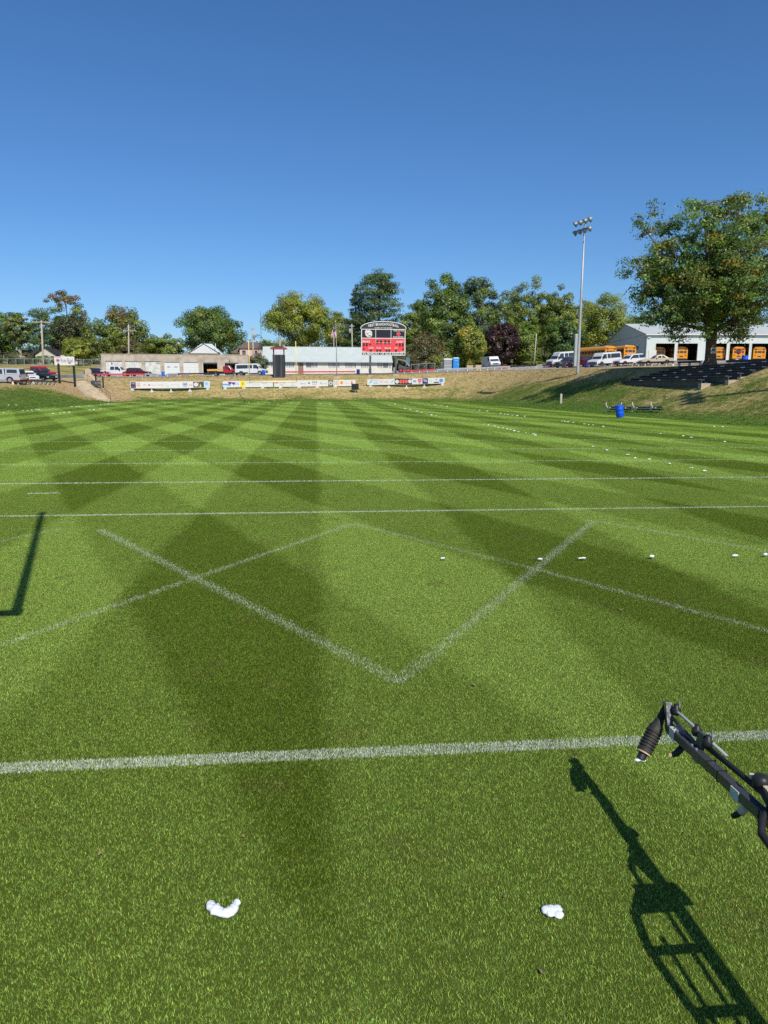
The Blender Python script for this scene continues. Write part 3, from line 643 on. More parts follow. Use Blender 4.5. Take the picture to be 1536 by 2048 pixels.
# the two honey locusts by the stand
def honey_locust(label, px, Y, top, pl, pr, bot, seed, n, trunk_r, base_py=None, lbs=None, forks=True):
    rs = np.random.default_rng(seed); b = stand(px, Y); dep = float((np.array(b)-CO)@CFW); k = dep/CF
    H = at(px, top, Y)[2]-b.z; zb = at(px, bot, Y)[2]-b.z; xl = (pl-px)*k; xr = (pr-px)*k
    root = empty('honey_locust', b, 0, label, 'tree', 'trees round the ground')
    tips = []; limb = MB(); twig = MB()
    # main limbs
    fork = np.array([0, 0, zb*0.72+0.5])
    for i, (lx, ly, lz) in enumerate(lbs):
        e = np.array([lx*xr if lx > 0 else -lx*xl, ly*(xr-xl)/2, zb+lz*(H-zb)])
        st = fork+np.array([0, 0, (i % 4)*0.5])
        pts = curve_pts(st, e, 0.10*np.linalg.norm(e-st)*(1 if lz > 0.3 else 0.6), rs, 8); limb.tube(pts, list(np.linspace(trunk_r*0.46, 0.04, 8)), 7, False)
        for _e in range(4): tips.append(np.array(pts[-1])+rs.normal(0, 0.35, 3))
        for j in range(13):
            s = pts[rs.integers(3, 8)]; d = rs.normal(0, 1, 3)*np.array([1, 1, 0.55]); d /= np.linalg.norm(d)
            L_ = rs.uniform(1.0, 3.0)*H/19; q = s+d*L_; q[2] = min(max(q[2], zb*0.85), H); twig.tube(curve_pts(s, q, 0.12*L_, rs, 4), [0.045, 0.03, 0.02, 0.01], 4, False)
            tips.append(q)
            for h in range(2):
                d2 = d+rs.normal(0, 0.8, 3); d2 /= np.linalg.norm(d2); q2 = q+d2*rs.uniform(0.6, 1.6)*H/19; q2[2] = min(max(q2[2], zb*0.7), H*1.01); twig.tube([q, (q+q2)/2+np.array([0, 0, 0.1]), q2], [0.018, 0.012, 0.006], 4, False); tips.append(q2)
    tips = np.array(tips); m = len(tips); ci = rs.integers(0, m, n)
    d = rs.normal(0, 1, (n, 3)); rad = 0.54*H/19*rs.uniform(0.6, 1.5, m)
    off = d*rad[ci][:, None]*np.array([0.72, 0.72, 0.40]); off[:, 2] -= 0.16*np.hypot(off[:, 0], off[:, 1])
    P = tips[ci]+off
    Nn = np.array([0, 0, 0.55])+d*0.35+rs.normal(0, 0.5, (n, 3)); Nn /= np.linalg.norm(Nn, axis=1, keepdims=True)
    V, F = quad_leaves(P, Nn, 0.26, rs, 0.5)
    pal = np.array([G1, (0.045, 0.078, 0.022), (0.058, 0.088, 0.024), G3, (0.07, 0.095, 0.022)]); cc = 3.2*pal[rs.integers(0, len(pal), m)]*rs.uniform(0.75, 1.25, (m, 1))
    side = rs.random(m); yel = (side < 0.035) & (tips[:, 2] < zb+0.72*(H-zb)); cc[yel] = np.array([0.34, 0.28, 0.03]); ol = (side > 0.84); cc[ol] = np.array([0.16, 0.17, 0.03])
    col = cc[ci]*rs.uniform(0.7, 1.3, (n, 1))
    me = raw_mesh('crown', V, F, 4); color_attr(me, np.clip(np.repeat(col, 4, 0), 0.002, 0.8)); obj('crown', me, LEAF, root)
    tr = MB(); tr.tube([(0, 0, -0.4), (0.0, 0, 0.15), (0.03, 0, 0.7), (-0.03, 0, 2.0), (-0.05, 0, zb*0.72), (0.05, 0, zb*1.05), (0.25, 0, zb*1.05+0.42*(H-zb)), (0.2, 0, H*0.8)],
                       [trunk_r*1.9, trunk_r*1.5, trunk_r*1.1, trunk_r*0.98, trunk_r*1.02, trunk_r*0.72, trunk_r*0.36, 0.05], 14)
    tr.build('trunk', BARK, root, True); tag(limb.build('limbs', BARK, root, True), kind='stuff'); tag(twig.build('twigs', BARK, root), kind='stuff')
    return root
LB1 = [(-0.97, 0.0, 0.05), (-0.9, 0.2, 0.30), (-0.98, -0.1, 0.45), (-0.85, -0.3, 0.62), (-0.95, 0.1, 0.76), (-0.62, 0.2, 0.80), (-0.45, -0.4, 0.90), (-0.2, 0.1, 0.95), (0.1, -0.3, 0.97), (0.3, 0.2, 0.92), (0.5, -0.3, 0.86), (0.75, 0.1, 0.76),
       (-0.55, -0.7, 0.30), (-0.3, -0.8, 0.5), (0.1, -0.85, 0.3), (0.45, -0.7, 0.45), (0.1, -0.7, 0.72), (-0.5, 0.6, 0.4), (0.2, 0.8, 0.5), (0.9, 0.0, 0.5), (0.85, -0.2, 0.25), (0.6, 0.4, 0.2), (-0.65, -0.4, 0.12), (-0.35, -0.5, 0.16), (0.3, -0.6, 0.12), (-0.75, 0.4, 0.55), (0.95, 0.2, 0.34), (-0.1, -0.6, 0.6), (0.05, 0.0, 0.66), (-0.4, 0.0, 0.55)]
locust = honey_locust('large spreading honey locust with yellow sprays behind the black bleachers', 1416, 70.0, 400, 1266, 1556, 652, 71, 76000, 0.50, lbs=LB1)
LB2 = [(-0.95, 0.0, 0.92), (-0.9, 0.1, 0.7), (-0.8, -0.3, 0.5), (-0.6, 0.2, 0.3), (-0.4, -0.3, 0.8), (-0.3, 0.4, 0.95), (0.2, 0, 0.98), (0.6, 0.2, 0.8), (0.9, 0, 0.5), (0.5, -0.6, 0.4), (-0.2, -0.8, 0.5), (0.0, 0.7, 0.5), (-0.7, 0.5, 0.6), (0.8, -0.4, 0.7)]
honey_locust('second honey locust cut off by the right edge of the picture', 1690, 66.0, 392, 1526, 1860, 640, 72, 16000, 0.42, lbs=LB2)

# the far wood beyond, one mass
def treeline(name, label, px0, px1, Y, top, seed, n, leaf=0.6):
    rs = np.random.default_rng(seed); P = []; Cc = []
    a = stand(px0, Y); b = stand(px1, Y); H = at((px0+px1)/2, top, Y)[2]
    m = int((b.x-a.x)/2.2); xs = rs.uniform(a.x, b.x, m); hs = rs.uniform(0.55, 1.0, m)
    k = rs.integers(0, m, n); base = np.array([Tz(x, Y) for x in xs])
    d = rs.normal(0, 1, (n, 3)); d /= np.linalg.norm(d, axis=1, keepdims=True)
    hh = (H-base)*hs
    P = np.stack([xs[k]+d[:, 0]*3.2, Y+rs.uniform(-6, 6, m)[k]+d[:, 1]*3, base[k]+hh[k]*(0.5+0.5*d[:, 2])], 1)
    Nn = d+np.array([0, -0.3, 0.4]); Nn /= np.linalg.norm(Nn, axis=1, keepdims=True)
    V, F = quad_leaves(P, Nn, leaf, rs); pal = np.array([G1, G2, G3, YG2, OL]); c = 1.4*pal[rs.integers(0, 5, m)][k]*rs.uniform(0.7, 1.25, (n, 1))
    me = raw_mesh(name, V, F, 4); color_attr(me, np.repeat(c, 4, 0)); tag(obj(name, me, LEAF), label, 'trees', kind='stuff')
treeline('distant_trees', 'far wooded skyline behind the houses', -60, 1640, 262, 664, 91, 42000)

treeline('undergrowth', 'dark low scrub under the trees behind the far rails', 796, 1180, 166, 690, 92, 14000)
treeline('undergrowth', 'dark scrub behind the left wire fence', -60, 205, 184, 706, 93, 7000)
# ------------------------------------------------------------------ lettering
def text_mesh(s, h, m, parent, loc, rot, width=None, name='lettering', extr=0.004, bold=0.0, align='CENTER'):
    cu = bpy.data.curves.new(name, 'FONT'); cu.body = s; cu.align_x = align; cu.align_y = 'CENTER'; cu.size = 1.0; cu.extrude = 0.0; cu.offset = bold; cu.resolution_u = 2
    to = bpy.data.objects.new(name, cu); COL.objects.link(to); bpy.context.view_layer.update()
    me = bpy.data.meshes.new_from_object(to.evaluated_get(bpy.context.evaluated_depsgraph_get())); bpy.data.objects.remove(to); bpy.data.curves.remove(cu)
    V = np.zeros(len(me.vertices)*3, np.float32); me.vertices.foreach_get('co', V); V = V.reshape(-1, 3)
    if len(V) == 0: return None
    ext = V.max(0)-V.min(0); sy = h/max(ext[1], 1e-3); sx = (width/max(ext[0], 1e-3)) if width else sy
    V[:, 0] *= sx; V[:, 1] *= sy; V[:, 1] -= (V[:, 1].max()+V[:, 1].min())/2
    if align == 'CENTER': V[:, 0] -= (V[:, 0].max()+V[:, 0].min())/2
    me.vertices.foreach_set('co', V.ravel()); me.update(); me.materials.clear(); me.name = name
    o = obj(name, me, m, parent, loc); o.rotation_euler = rot
    if len(s) > 1: o['kind'] = 'stuff'
    return o
FRONT = (math.pi/2, 0, 0)      # a sign that faces the field (towards -Y in its own frame)
def panel(mb, x0, x1, z0, z1, y, t=0.01): return mb.span(x0, x1, y-t, y, z0, z1)
def disc(mb, x, z, r, y, n=16, sx=1.0, t=0.006):
    poly = [(x+sx*r*math.cos(2*math.pi*i/n), z+r*math.sin(2*math.pi*i/n)) for i in range(n)]
    return mb.prism(poly, y-t, y)

# ------------------------------------------------------------------ scoreboard
def scoreboard():
    a, b = at(722.5, 711, 129), at(810.5, 711, 129); W = b[0]-a[0]; k = W/88.0; cx = (a[0]+b[0])/2
    base = Vector((cx, 129.0, Tz(cx, 129.0))); root = empty('scoreboard', base, -0.03, 'red and black football scoreboard with arched top on two grey posts', 'scoreboard')
    zt = at(766, 658, 129)[2]-base.z; zb = at(766, 711, 129)[2]-base.z; h = zt-zb; hw = W/2
    bd = MB(); bd.span(-hw, hw, 0, 0.35, zb, zt); bd.build('cabinet', DKGREY, root)
    ar = MB(); arch_h = at(766, 643.5, 129)[2]-base.z-zt; n = 20
    poly = [(-hw-0.1, zt+0.02)]+[(-(hw+0.1)*math.cos(math.pi*i/n), zt+0.02+arch_h*math.sin(math.pi*i/n)**0.9) for i in range(1, n)]+[(hw+0.1, zt+0.02)]
    ar.prism(poly, 0.0, 0.25); arch = ar.build('arch_panel', mat('charcoal_panel', (0.03, 0.032, 0.036), 0.5, var=0.2), root)
    tr = MB()
    pts = [(x, -0.03, z) for x, z in poly]; tr.tube(pts, 0.085, 6); tr.build('trim', WHITE, arch)
    # arched lettering
    s = 'WEST BRANCH FOOTBALL'; widths = {' ': 0.5, 'I': 0.5, 'W': 1.2, 'F': 0.85, 'L': 0.85, 'T': 0.9}; tot = sum(widths.get(c, 1.0) for c in s); u = 0.0; span_ = W*0.70
    for c in s:
        w = widths.get(c, 1.0); t = (u+w/2)/tot-0.5; u += w
        if c == ' ': continue
        x = t*span_; zz = zt+arch_h*(0.66-1.05*t*t*1.0); text_mesh(c, 0.46, WHITE, arch, (x, -0.012, zz), (math.pi/2, 0, 0), width=0.88*w*span_/tot, bold=0.03)
    text_mesh('HOME OF THE BEARS', 0.2, WHITE, arch, (0, -0.012, zt+0.19), FRONT, width=W*0.40, bold=0.02)
    # panels
    z1 = zt-0.09; z2 = zt-h*0.335; z3 = zb+h*0.135
    red = mat('scoreboard_red', (0.72, 0.065, 0.075), 0.45, var=0.06)
    scr = mat('scoreboard_black', (0.018, 0.02, 0.026), 0.35, var=0.2)
    for (x0, x1) in ((-hw+0.09, -hw+0.32*W), (-hw+0.335*W, -hw+0.665*W), (-hw+0.68*W, hw-0.09)):
        p = MB(); panel(p, x0, x1, z2, z1, -0.004); p.build('display_panel', scr, root)
    p = MB(); panel(p, -hw+0.09, hw-0.09, z3, z2-0.08, -0.004); p.build('score_panel', red, root)
    p = MB(); panel(p, -hw+0.14, hw-0.14, zb+0.07, z3-0.08, -0.004); mem = p.build('name_panel', scr, root)
    text_mesh('IN MEMORY OF BOB KESSLER', 0.40, WHITE, mem, (0, -0.02, (zb+z3)/2), FRONT, width=W*0.92, bold=0.02)
    f = MB()
    for (x0, x1, za, zz) in [(-hw, hw, zt-0.12, zt), (-hw, hw, zb, zb+0.10), (-hw, -hw+0.14, zb+0.10, zt-0.12), (hw-0.14, hw, zb+0.10, zt-0.12), (-hw+0.14, hw-0.14, z2-0.12, z2+0.0), (-hw+0.14, hw-0.14, z3-0.12, z3+0.0),
                             (-hw+0.322*W, -hw+0.333*W, z2, zt-0.12), (-hw+0.667*W, -hw+0.678*W, z2, zt-0.12)]: panel(f, x0, x1, za, zz, -0.002, 0.03)
    f.build('frame', WHITE, root)
    f = MB(); xa, xb, zq = -hw+0.33*W, -hw+0.67*W, z2-0.07-h*0.165
    for (x0, x1, za, zz) in [(xa, xa+0.05, zq, z2-0.08), (xb-0.05, xb, zq, z2-0.08), (xa, xb, zq-0.05, zq)]: panel(f, x0, x1, za, zz, -0.016, 0.02)
    f.build('clock_border', WHITE, root)
    dg = mat('unlit_digit', (0.035, 0.02, 0.02), 0.4, var=0.2)
    D = []      # digit windows, in fractions of the board (x from left, z from top)
    for x in (0.365, 0.445, 0.545, 0.625): D.append((x, 0.50, 0.026, 0.075))
    for x in (0.06, 0.125, 0.875, 0.94): D.append((x, 0.595, 0.021, 0.062))
    for x in (0.20, 0.80): D.append((x, 0.585, 0.022, 0.026))
    for x in (0.058, 0.945): D.append((x, 0.76, 0.015, 0.045))
    for x in (0.217, 0.363, 0.432, 0.575, 0.635, 0.785): D.append((x, 0.835, 0.021, 0.062))
    for (x, z, dx, dz) in D:
        X_, Z_ = -hw+x*W, zt-z*h; q = MB(); panel(q, X_-dx*W, X_+dx*W, Z_-dz*h, Z_+dz*h, -0.018, 0.012); q.build('digit_window', dg, root)
    for s_, x, z, hh, ww in [('BEARS', 0.115, 0.475, 0.33, 0.17), ('GUEST', 0.875, 0.475, 0.33, 0.17), ('DOWN', 0.22, 0.715, 0.29, 0.11), ('TO GO', 0.395, 0.715, 0.29, 0.11), ('BALL ON', 0.602, 0.715, 0.29, 0.14), ('QTR', 0.79, 0.715, 0.26, 0.075), ('T.O.L', 0.065, 0.855, 0.26, 0.08), ('T.O.L', 0.935, 0.855, 0.26, 0.08)]:
        text_mesh(s_, hh, WHITE, root, (-hw+x*W, -0.02, zt-z*h), FRONT, width=ww*W, bold=0.02)
    # emblem: a white bear's head with red nose and dark mouth; on the right a red rose between two words
    ex, ez = -hw+0.165*W, (z1+z2)/2; e = MB()
    e.prism([(ex+a_*0.66, ez+b_*0.66) for a_, b_ in [(-0.85, 0.75), (-0.55, 1.0), (-0.2, 0.82), (0.25, 0.98), (0.6, 0.75), (0.95, 0.45), (0.9, 0.05), (1.0, -0.3), (0.75, -0.75), (0.3, -1.0), (-0.2, -0.9), (-0.7, -0.55), (-0.85, -0.1), (-0.95, 0.3)]], -0.03, -0.012)
    em = e.build('bear_emblem', WHITE, root)
    q = MB(); disc(q, ex-0.12, ez-0.06, 0.13, -0.032); q.build('nose', RED, em)
    q = MB(); q.prism([(ex-0.05, ez-0.32), (ex+0.45, ez-0.28), (ex+0.38, ez-0.5), (ex+0.22, ez-0.42), (ex+0.1, ez-0.54)], -0.038, -0.031); disc(q, ex-0.34, ez+0.1, 0.07, -0.032); disc(q, ex+0.28, ez+0.16, 0.07, -0.032); tag(q.build('mouth_and_eyes', BLACK, em), kind='stuff')
    rx = -hw+0.84*W
    text_mesh('THE LITTLE', 0.27, WHITE, root, (rx, -0.02, z1-0.17), FRONT, width=0.24*W, bold=0.02); text_mesh('ROSE BOWL', 0.27, WHITE, root, (rx, -0.02, z2+0.17), FRONT, width=0.24*W, bold=0.02)
    ro = MB(); rp = []
    for i in range(30): a_ = 2*math.pi*i/30; r_ = 0.33*(1+0.12*math.cos(5*a_)); rp.append((rx+1.1*r_*math.cos(a_), ez+r_*math.sin(a_)))
    ro.prism(rp, -0.03, -0.013); rose = ro.build('rose_emblem', mat('rose_red', (0.65, 0.08, 0.1), 0.5, var=0.25, scale=5), root)
    q = MB()
    for r_ in (0.1, 0.2): q.tube([(rx+r_*math.cos(i*0.5), -0.034, ez+r_*math.sin(i*0.5)) for i in range(11)], 0.012, 4)
    q.build('petal_outline', DKRED, rose)
    for px in (740.5, 791.5):
        x = (px-766.5)*k*1.0; q = MB(); gz = Tz(base.x+x, 129.3)-base.z; q.span(x-0.17, x+0.17, 0.06, 0.30, gz-0.4, zb+0.02); q.build('post', DKGREY, root, bevel=0.02)
        q = MB(); q.span(x-0.5, x+0.5, -0.3, 0.6, gz-0.3, gz+0.06); q.build('concrete_footing', PALECON, root)
    q = MB(); x = (740.5-766.5)*k; q.span(x-0.28, x+0.2, -0.12, 0.05, 0.55, 1.2); q.build('control_box', DKGREY, root)
scoreboard()

# ------------------------------------------------------------------ openings-aware wall: boxes round rectangular holes (seen from -Y)
def wall_holes(x0, x1, z0, z1, y, t, holes):
    mb = MB(); holes = sorted(holes); x = x0
    for (a, b, c, d) in holes:
        if a > x+1e-4: mb.span(x, a, y, y+t, z0, z1)
        if c > z0+1e-4: mb.span(a, b, y, y+t, z0, c)
        if d < z1-1e-4: mb.span(a, b, y, y+t, d, z1)
        x = b
    if x < x1-1e-4: mb.span(x, x1, y, y+t, z0, z1)
    return mb

# ------------------------------------------------------------------ tan garage with seven bays
def garage():
    Y = 149.0; a = at(204, 752, Y); b = at(497, 752, Y); k = (b[0]-a[0])/293.0
    base = Vector((a[0], Y, min(Tz(a[0], Y), Tz(b[0], Y))-0.1)); root = empty('garage_building', base, 0, 'long flat-roofed tan concrete garage with seven door bays', 'building')
    L_ = b[0]-a[0]; H = at(300, 709, Y)[2]-base.z; hd = at(300, 722.5, Y)[2]-base.z; g0 = 0.12
    edges = [(212, 244.5), (250.5, 283), (289.5, 321), (328, 359), (366, 397), (404.5, 434.5), (448, 477)]
    holes = [((p-204)*k, (q-204)*k, g0-0.3, hd-(0.12 if i > 2 else 0)) for i, (p, q) in enumerate(edges)]
    w = wall_holes(0, L_, -0.6, H, 0, 0.35, holes); w.span(0, 0.3, 0.352, 14, -0.6, H); w.span(L_-0.3, L_, 0.352, 14, -0.6, H); w.span(0.3, L_-0.3, 13.7, 14, -0.6, H)
    w.build('wall', CONCRETE, root)
    q = MB(); q.span(0.3, L_-0.3, 0.36, 13.7, H-0.35, H-0.2); q.build('roof', GREY, root)
    q = MB(); q.span(-0.05, L_+0.05, -0.06, 0.41, H+0.002, H+0.10); q.build('parapet_cap', PALECON, root)
    q = MB(); q.span(0.3, L_-0.3, 0.4, 13.6, -0.1, g0); q.build('floor_slab', PALECON, root)
    chip = mat('chipped_white_boards', (0.58, 0.59, 0.54), 0.7, var=0.08, scale=2.5, col2=(0.46, 0.45, 0.40), c2amt=0.4)
    for i, (x0, x1, z0, z1) in enumerate(holes[:5]):
        q = MB()
        if i < 3:
            q.span(x0+0.02, x1-0.02, 0.16, 0.22, g0, z1-0.02); d = q.build('board_door', chip, root)
            if i == 2:
                q = MB(); q.span(x1-1.0, x1-0.12, 0.12, 0.158, g0, g0+2.15); wd = q.build('wicket_door', chip, d)
                q = MB(); q.span(x1-0.95, x1-0.2, 0.10, 0.118, g0+2.2, g0+2.28); q.build('hinge_strap', DKGREY, d)
        else:
            n = 5; hh = (z1-g0-0.08)/n
            d = None
            for j in range(n):
                q = MB(); q.span(x0+0.05, x1-0.05, 0.16, 0.21, g0+j*hh+0.012, g0+(j+1)*hh); o = q.build('door_section', WHITE, root if d is None else d, bevel=0.01); d = d or o
            q = MB(); q.span(x0+0.002, x0+0.05, 0.05, 0.2, g0, z1-0.03); q.span(x1-0.05, x1-0.002, 0.05, 0.2, g0, z1-0.03); q.span(x0+0.052, x1-0.052, 0.05, 0.2, z1-0.06, z1-0.002); q.build('door_frame', WHITE, root)
            if i == 3:
                for sx in (0.28, 0.74): q = MB(); X_ = x0+(x1-x0)*sx; q.span(X_-0.28, X_+0.28, 0.145, 0.158, g0+1.45, g0+1.58); q.build('window_slot', GLASS, d)
    for i in (5, 6):
        x0, x1, z0, z1 = holes[i]; q = MB(); q.span(x0+0.002, x0+0.11, 0.04, 0.3, g0, z1-0.002); q.span(x0+0.112, x1-0.002, 0.04, 0.3, z1-0.07, z1-0.002); q.build('door_frame', WHITE, root)
        q = MB(); q.span(x0+0.12, x1-0.05, 0.37, 2.9, z1-0.25, z1-0.18); q.build('raised_door', WHITE, root)
    q = MB()
    for i, x in enumerate(np.linspace(holes[5][0]+0.3, holes[6][1]-0.3, 14)): q.span(x, x+0.35, 11.5+0.3*(i % 3), 12, 0.1, 0.8+0.4*((i*7) % 4))
    q.build('stored_clutter', DKGREY, root)
    for px in (226, 460):
        x = (px-204)*k; q = MB(); q.tube([(x, 0, H*0.80), (x, -0.25, H*0.82), (x-0.02, -0.35, H*0.74)], 0.03, 6); q.lathe([(0.05, 0.18), (0.12, 0.08), (0.16, -0.05), (0.14, -0.06)], (x, -0.35, H*0.68), 10); q.build('wall_lamp', GREY if px < 300 else BLACK, root)
garage()

# ------------------------------------------------------------------ long white building
def window(parent, x0, x1, z0, z1, y, blind=None, frame=WHITE):
    q = MB(); t = 0.07; q.span(x0-t, x1+t, y-0.05, y+0.02, z1, z1+t); q.span(x0-t, x1+t, y-0.08, y+0.02, z0-t, z0); q.span(x0-t, x0, y-0.05, y+0.02, z0, z1); q.span(x1, x1+t, y-0.05, y+0.02, z0, z1)
    w = q.build('window', frame, parent); zm = (z0+z1)/2
    q = MB(); q.span(x0, x1, y-0.03, y+0.01, zm-0.03, zm+0.03); q.build('meeting_rail', frame, w)
    for j, (za, zb) in enumerate(((z0, zm-0.03), (zm+0.03, z1))):
        q = MB(); q.span(x0, x1, y-0.005, y+0.005, za, zb); q.build('pane', (blind or GLASS) if not (blind and j == 0 and False) else GLASS, w)
    return w
def white_building():
    Y = 152.0; a = at(529, 748, Y); b = at(784, 747, Y); k = (b[0]-a[0])/255.0; L_ = b[0]-a[0]
    base = Vector((a[0], Y, Tz((a[0]+b[0])/2, Y)-0.15)); root = empty('clubhouse_building', base, 0, 'long low white building with pale metal roof behind the flagpole', 'building')
    he = at(650, 720.5, Y)[2]-base.z; hr = at(650, 694.2, Y+4.5)[2]-base.z; dp = 9.0
    sid = ribbed('white_clapboard', (0.62, 0.60, 0.52), 'Z', 0.22, 0.6, 0.25)
    wins = [(543, 549), (567, 575.5), (578.5, 587), (612.5, 621.5), (624.5, 633), (657, 665.5), (668.5, 677), (691, 699), (702, 710), (722.5, 730), (733.5, 741), (755.5, 763.5), (767, 775)]
    zw0 = at(650, 735, Y)[2]-base.z; zw1 = at(650, 724.5, Y)[2]-base.z; g = 0.1
    door = (596, 606)
    holes = [((p-529)*k, (q-529)*k, zw0, zw1) for p, q in wins]+[((door[0]-529)*k, (door[1]-529)*k, g, zw1+0.05)]
    w = wall_holes(0, L_, -0.8, he, 0, 0.2, holes); w.span(0, 0.2, 0.202, dp, -0.8, he); w.span(L_-0.2, L_, 0.202, dp, -0.8, he); w.span(0.2, L_-0.2, dp-0.2, dp-0.002, -0.8, he)
    for x in (0.0, L_-0.2): w.prism([(0.01, he+0.002), (dp/2, hr-0.05), (dp-0.01, he+0.002)], x+0.01, x+0.19, axis='x')
    w.build('wall', sid, root)
    rm = ribbed('pale_metal_roof', (0.47, 0.52, 0.49), 'X', 0.45, 0.5, 0.12)
    q = MB(); ov = 0.55; dz = (hr-he)/(dp/2)
    q.add([(-0.5, -ov, he-dz*ov), (L_+0.1, -ov, he-dz*ov), (L_+0.1, dp/2, hr), (-0.5, dp/2, hr), (-0.5, dp+ov, he-dz*ov), (L_+0.1, dp+ov, he-dz*ov)], [(0, 1, 2, 3), (3, 2, 5, 4)])
    q.add([(-0.5, -ov, he-dz*ov-0.09), (L_+0.1, -ov, he-dz*ov-0.09), (L_+0.1, dp/2, hr-0.09), (-0.5, dp/2, hr-0.09), (-0.5, dp+ov, he-dz*ov-0.09), (L_+0.1, dp+ov, he-dz*ov-0.09)], [(3, 2, 1, 0), (4, 5, 2, 3)])
    q.span(-0.5, L_+0.1, dp/2-0.08, dp/2+0.08, hr-0.02, hr+0.04); roof = q.build('roof', rm, root)
    q = MB(); q.span(-0.5, L_+0.1, -ov-0.10, -ov-0.005, he-dz*ov-0.12, he-dz*ov+0.03); q.build('gutter', GREY, roof)
    blind = mat('window_blind', (0.42, 0.42, 0.40), 0.5, var=0.15, scale=1.5, spec=0.5); dark = GLASS
    for i, (p, q_) in enumerate(wins): window(root, (p-529)*k, (q_-529)*k, zw0, zw1, 0.05, blind if i not in (12, 3) else glass('grey_glass', (0.16, 0.17, 0.18), 0.15))
    q = MB(); x0, x1 = holes[-1][0], holes[-1][1]; q.span(x0+0.05, x1-0.05, 0.08, 0.14, g, zw1); d = q.build('door', mat('brown_door', (0.24, 0.15, 0.10), 0.6), root)
    q = MB(); q.lathe([(0.02, 0), (0.04, 0.02), (0.03, 0.06)], (x1-0.2, 0.07, 1.1), 8); q.build('handle', STEEL, d)
    q = MB(); q.span((x0+x1)/2-0.1, (x0+x1)/2+0.1, -0.12, -0.002, zw1+0.12, zw1+0.3); q.build('door_lamp', BLACK, root)
    q = MB(); q.span(L_-0.55, L_-0.25, -0.1, -0.002, zw0, zw0+0.6); q.build('meter_box', GREY, root)
    # annex tongue in front at the right end
white_building()

# ------------------------------------------------------------------ black observation tower
def tower():
    b = on(558, 755.5, 120); Y = b.y; root = empty('observation_tower', b, 0.0, 'black boarded observation tower with red-edged roof', 'tower')
    k = 1/ppm(Y); w = 23.0*k; h = at(558, 709.5, Y)[2]-b.z; ht = at(558, 697.5, Y)[2]-b.z
    q = MB(); q.span(-w/2+0.03, w/2-0.03, 0.03, w-0.03, -0.5, h-0.03); q.build('frame', BLACK, root)
    rs = np.random.default_rng(5); n = 13; bw = w/n
    tints = [mat('tower_board_%d' % i, c, 0.8, var=0.35, scale=1.2, stretch=(5, 5, 0.4), bump=0.3) for i, c in enumerate([(0.03, 0.034, 0.04), (0.05, 0.055, 0.06), (0.022, 0.024, 0.03), (0.075, 0.08, 0.085)])]
    for i in range(n):
        q = MB(); x = -w/2+i*bw; q.span(x+0.006, x+bw-0.006, -0.03-0.012*(i % 2), 0.028, -0.4, h+0.03*rs.random()); q.build('board', tints[int(rs.integers(0, 4))], root)
    for sx in (-1, 1):
        q = MB(); x = sx*w/2
        q.span(min(x, x+sx*0.03), max(x, x+sx*0.03), 0.0, w, -0.4, h); q.build('side_boards', tints[0], root)
    for sx in (-1, 1):
        for sy in (0, 1): q = MB(); q.span(sx*(w/2-0.12)-0.07, sx*(w/2-0.12)+0.07, 0.1+sy*(w-0.32), 0.24+sy*(w-0.32), h-0.3, ht); q.build('corner_post', DKRED, root)
    q = MB(); hw = w/2+0.42; q.span(-hw, hw, -0.42, w+0.42, ht, ht+0.14); roof = q.build('roof_edge', RED, root)
    q = MB(); z = ht+0.142; q.add([(-hw, -0.42, z), (hw, -0.42, z), (hw, w+0.42, z), (-hw, w+0.42, z), (0, w/2, z+0.42)], [(0, 1, 4), (1, 2, 4), (2, 3, 4), (3, 0, 4), (3, 2, 1, 0)]); q.build('roof', mat('dark_shingle', (0.045, 0.042, 0.045), 0.9, var=0.3, scale=4), root)
tower()

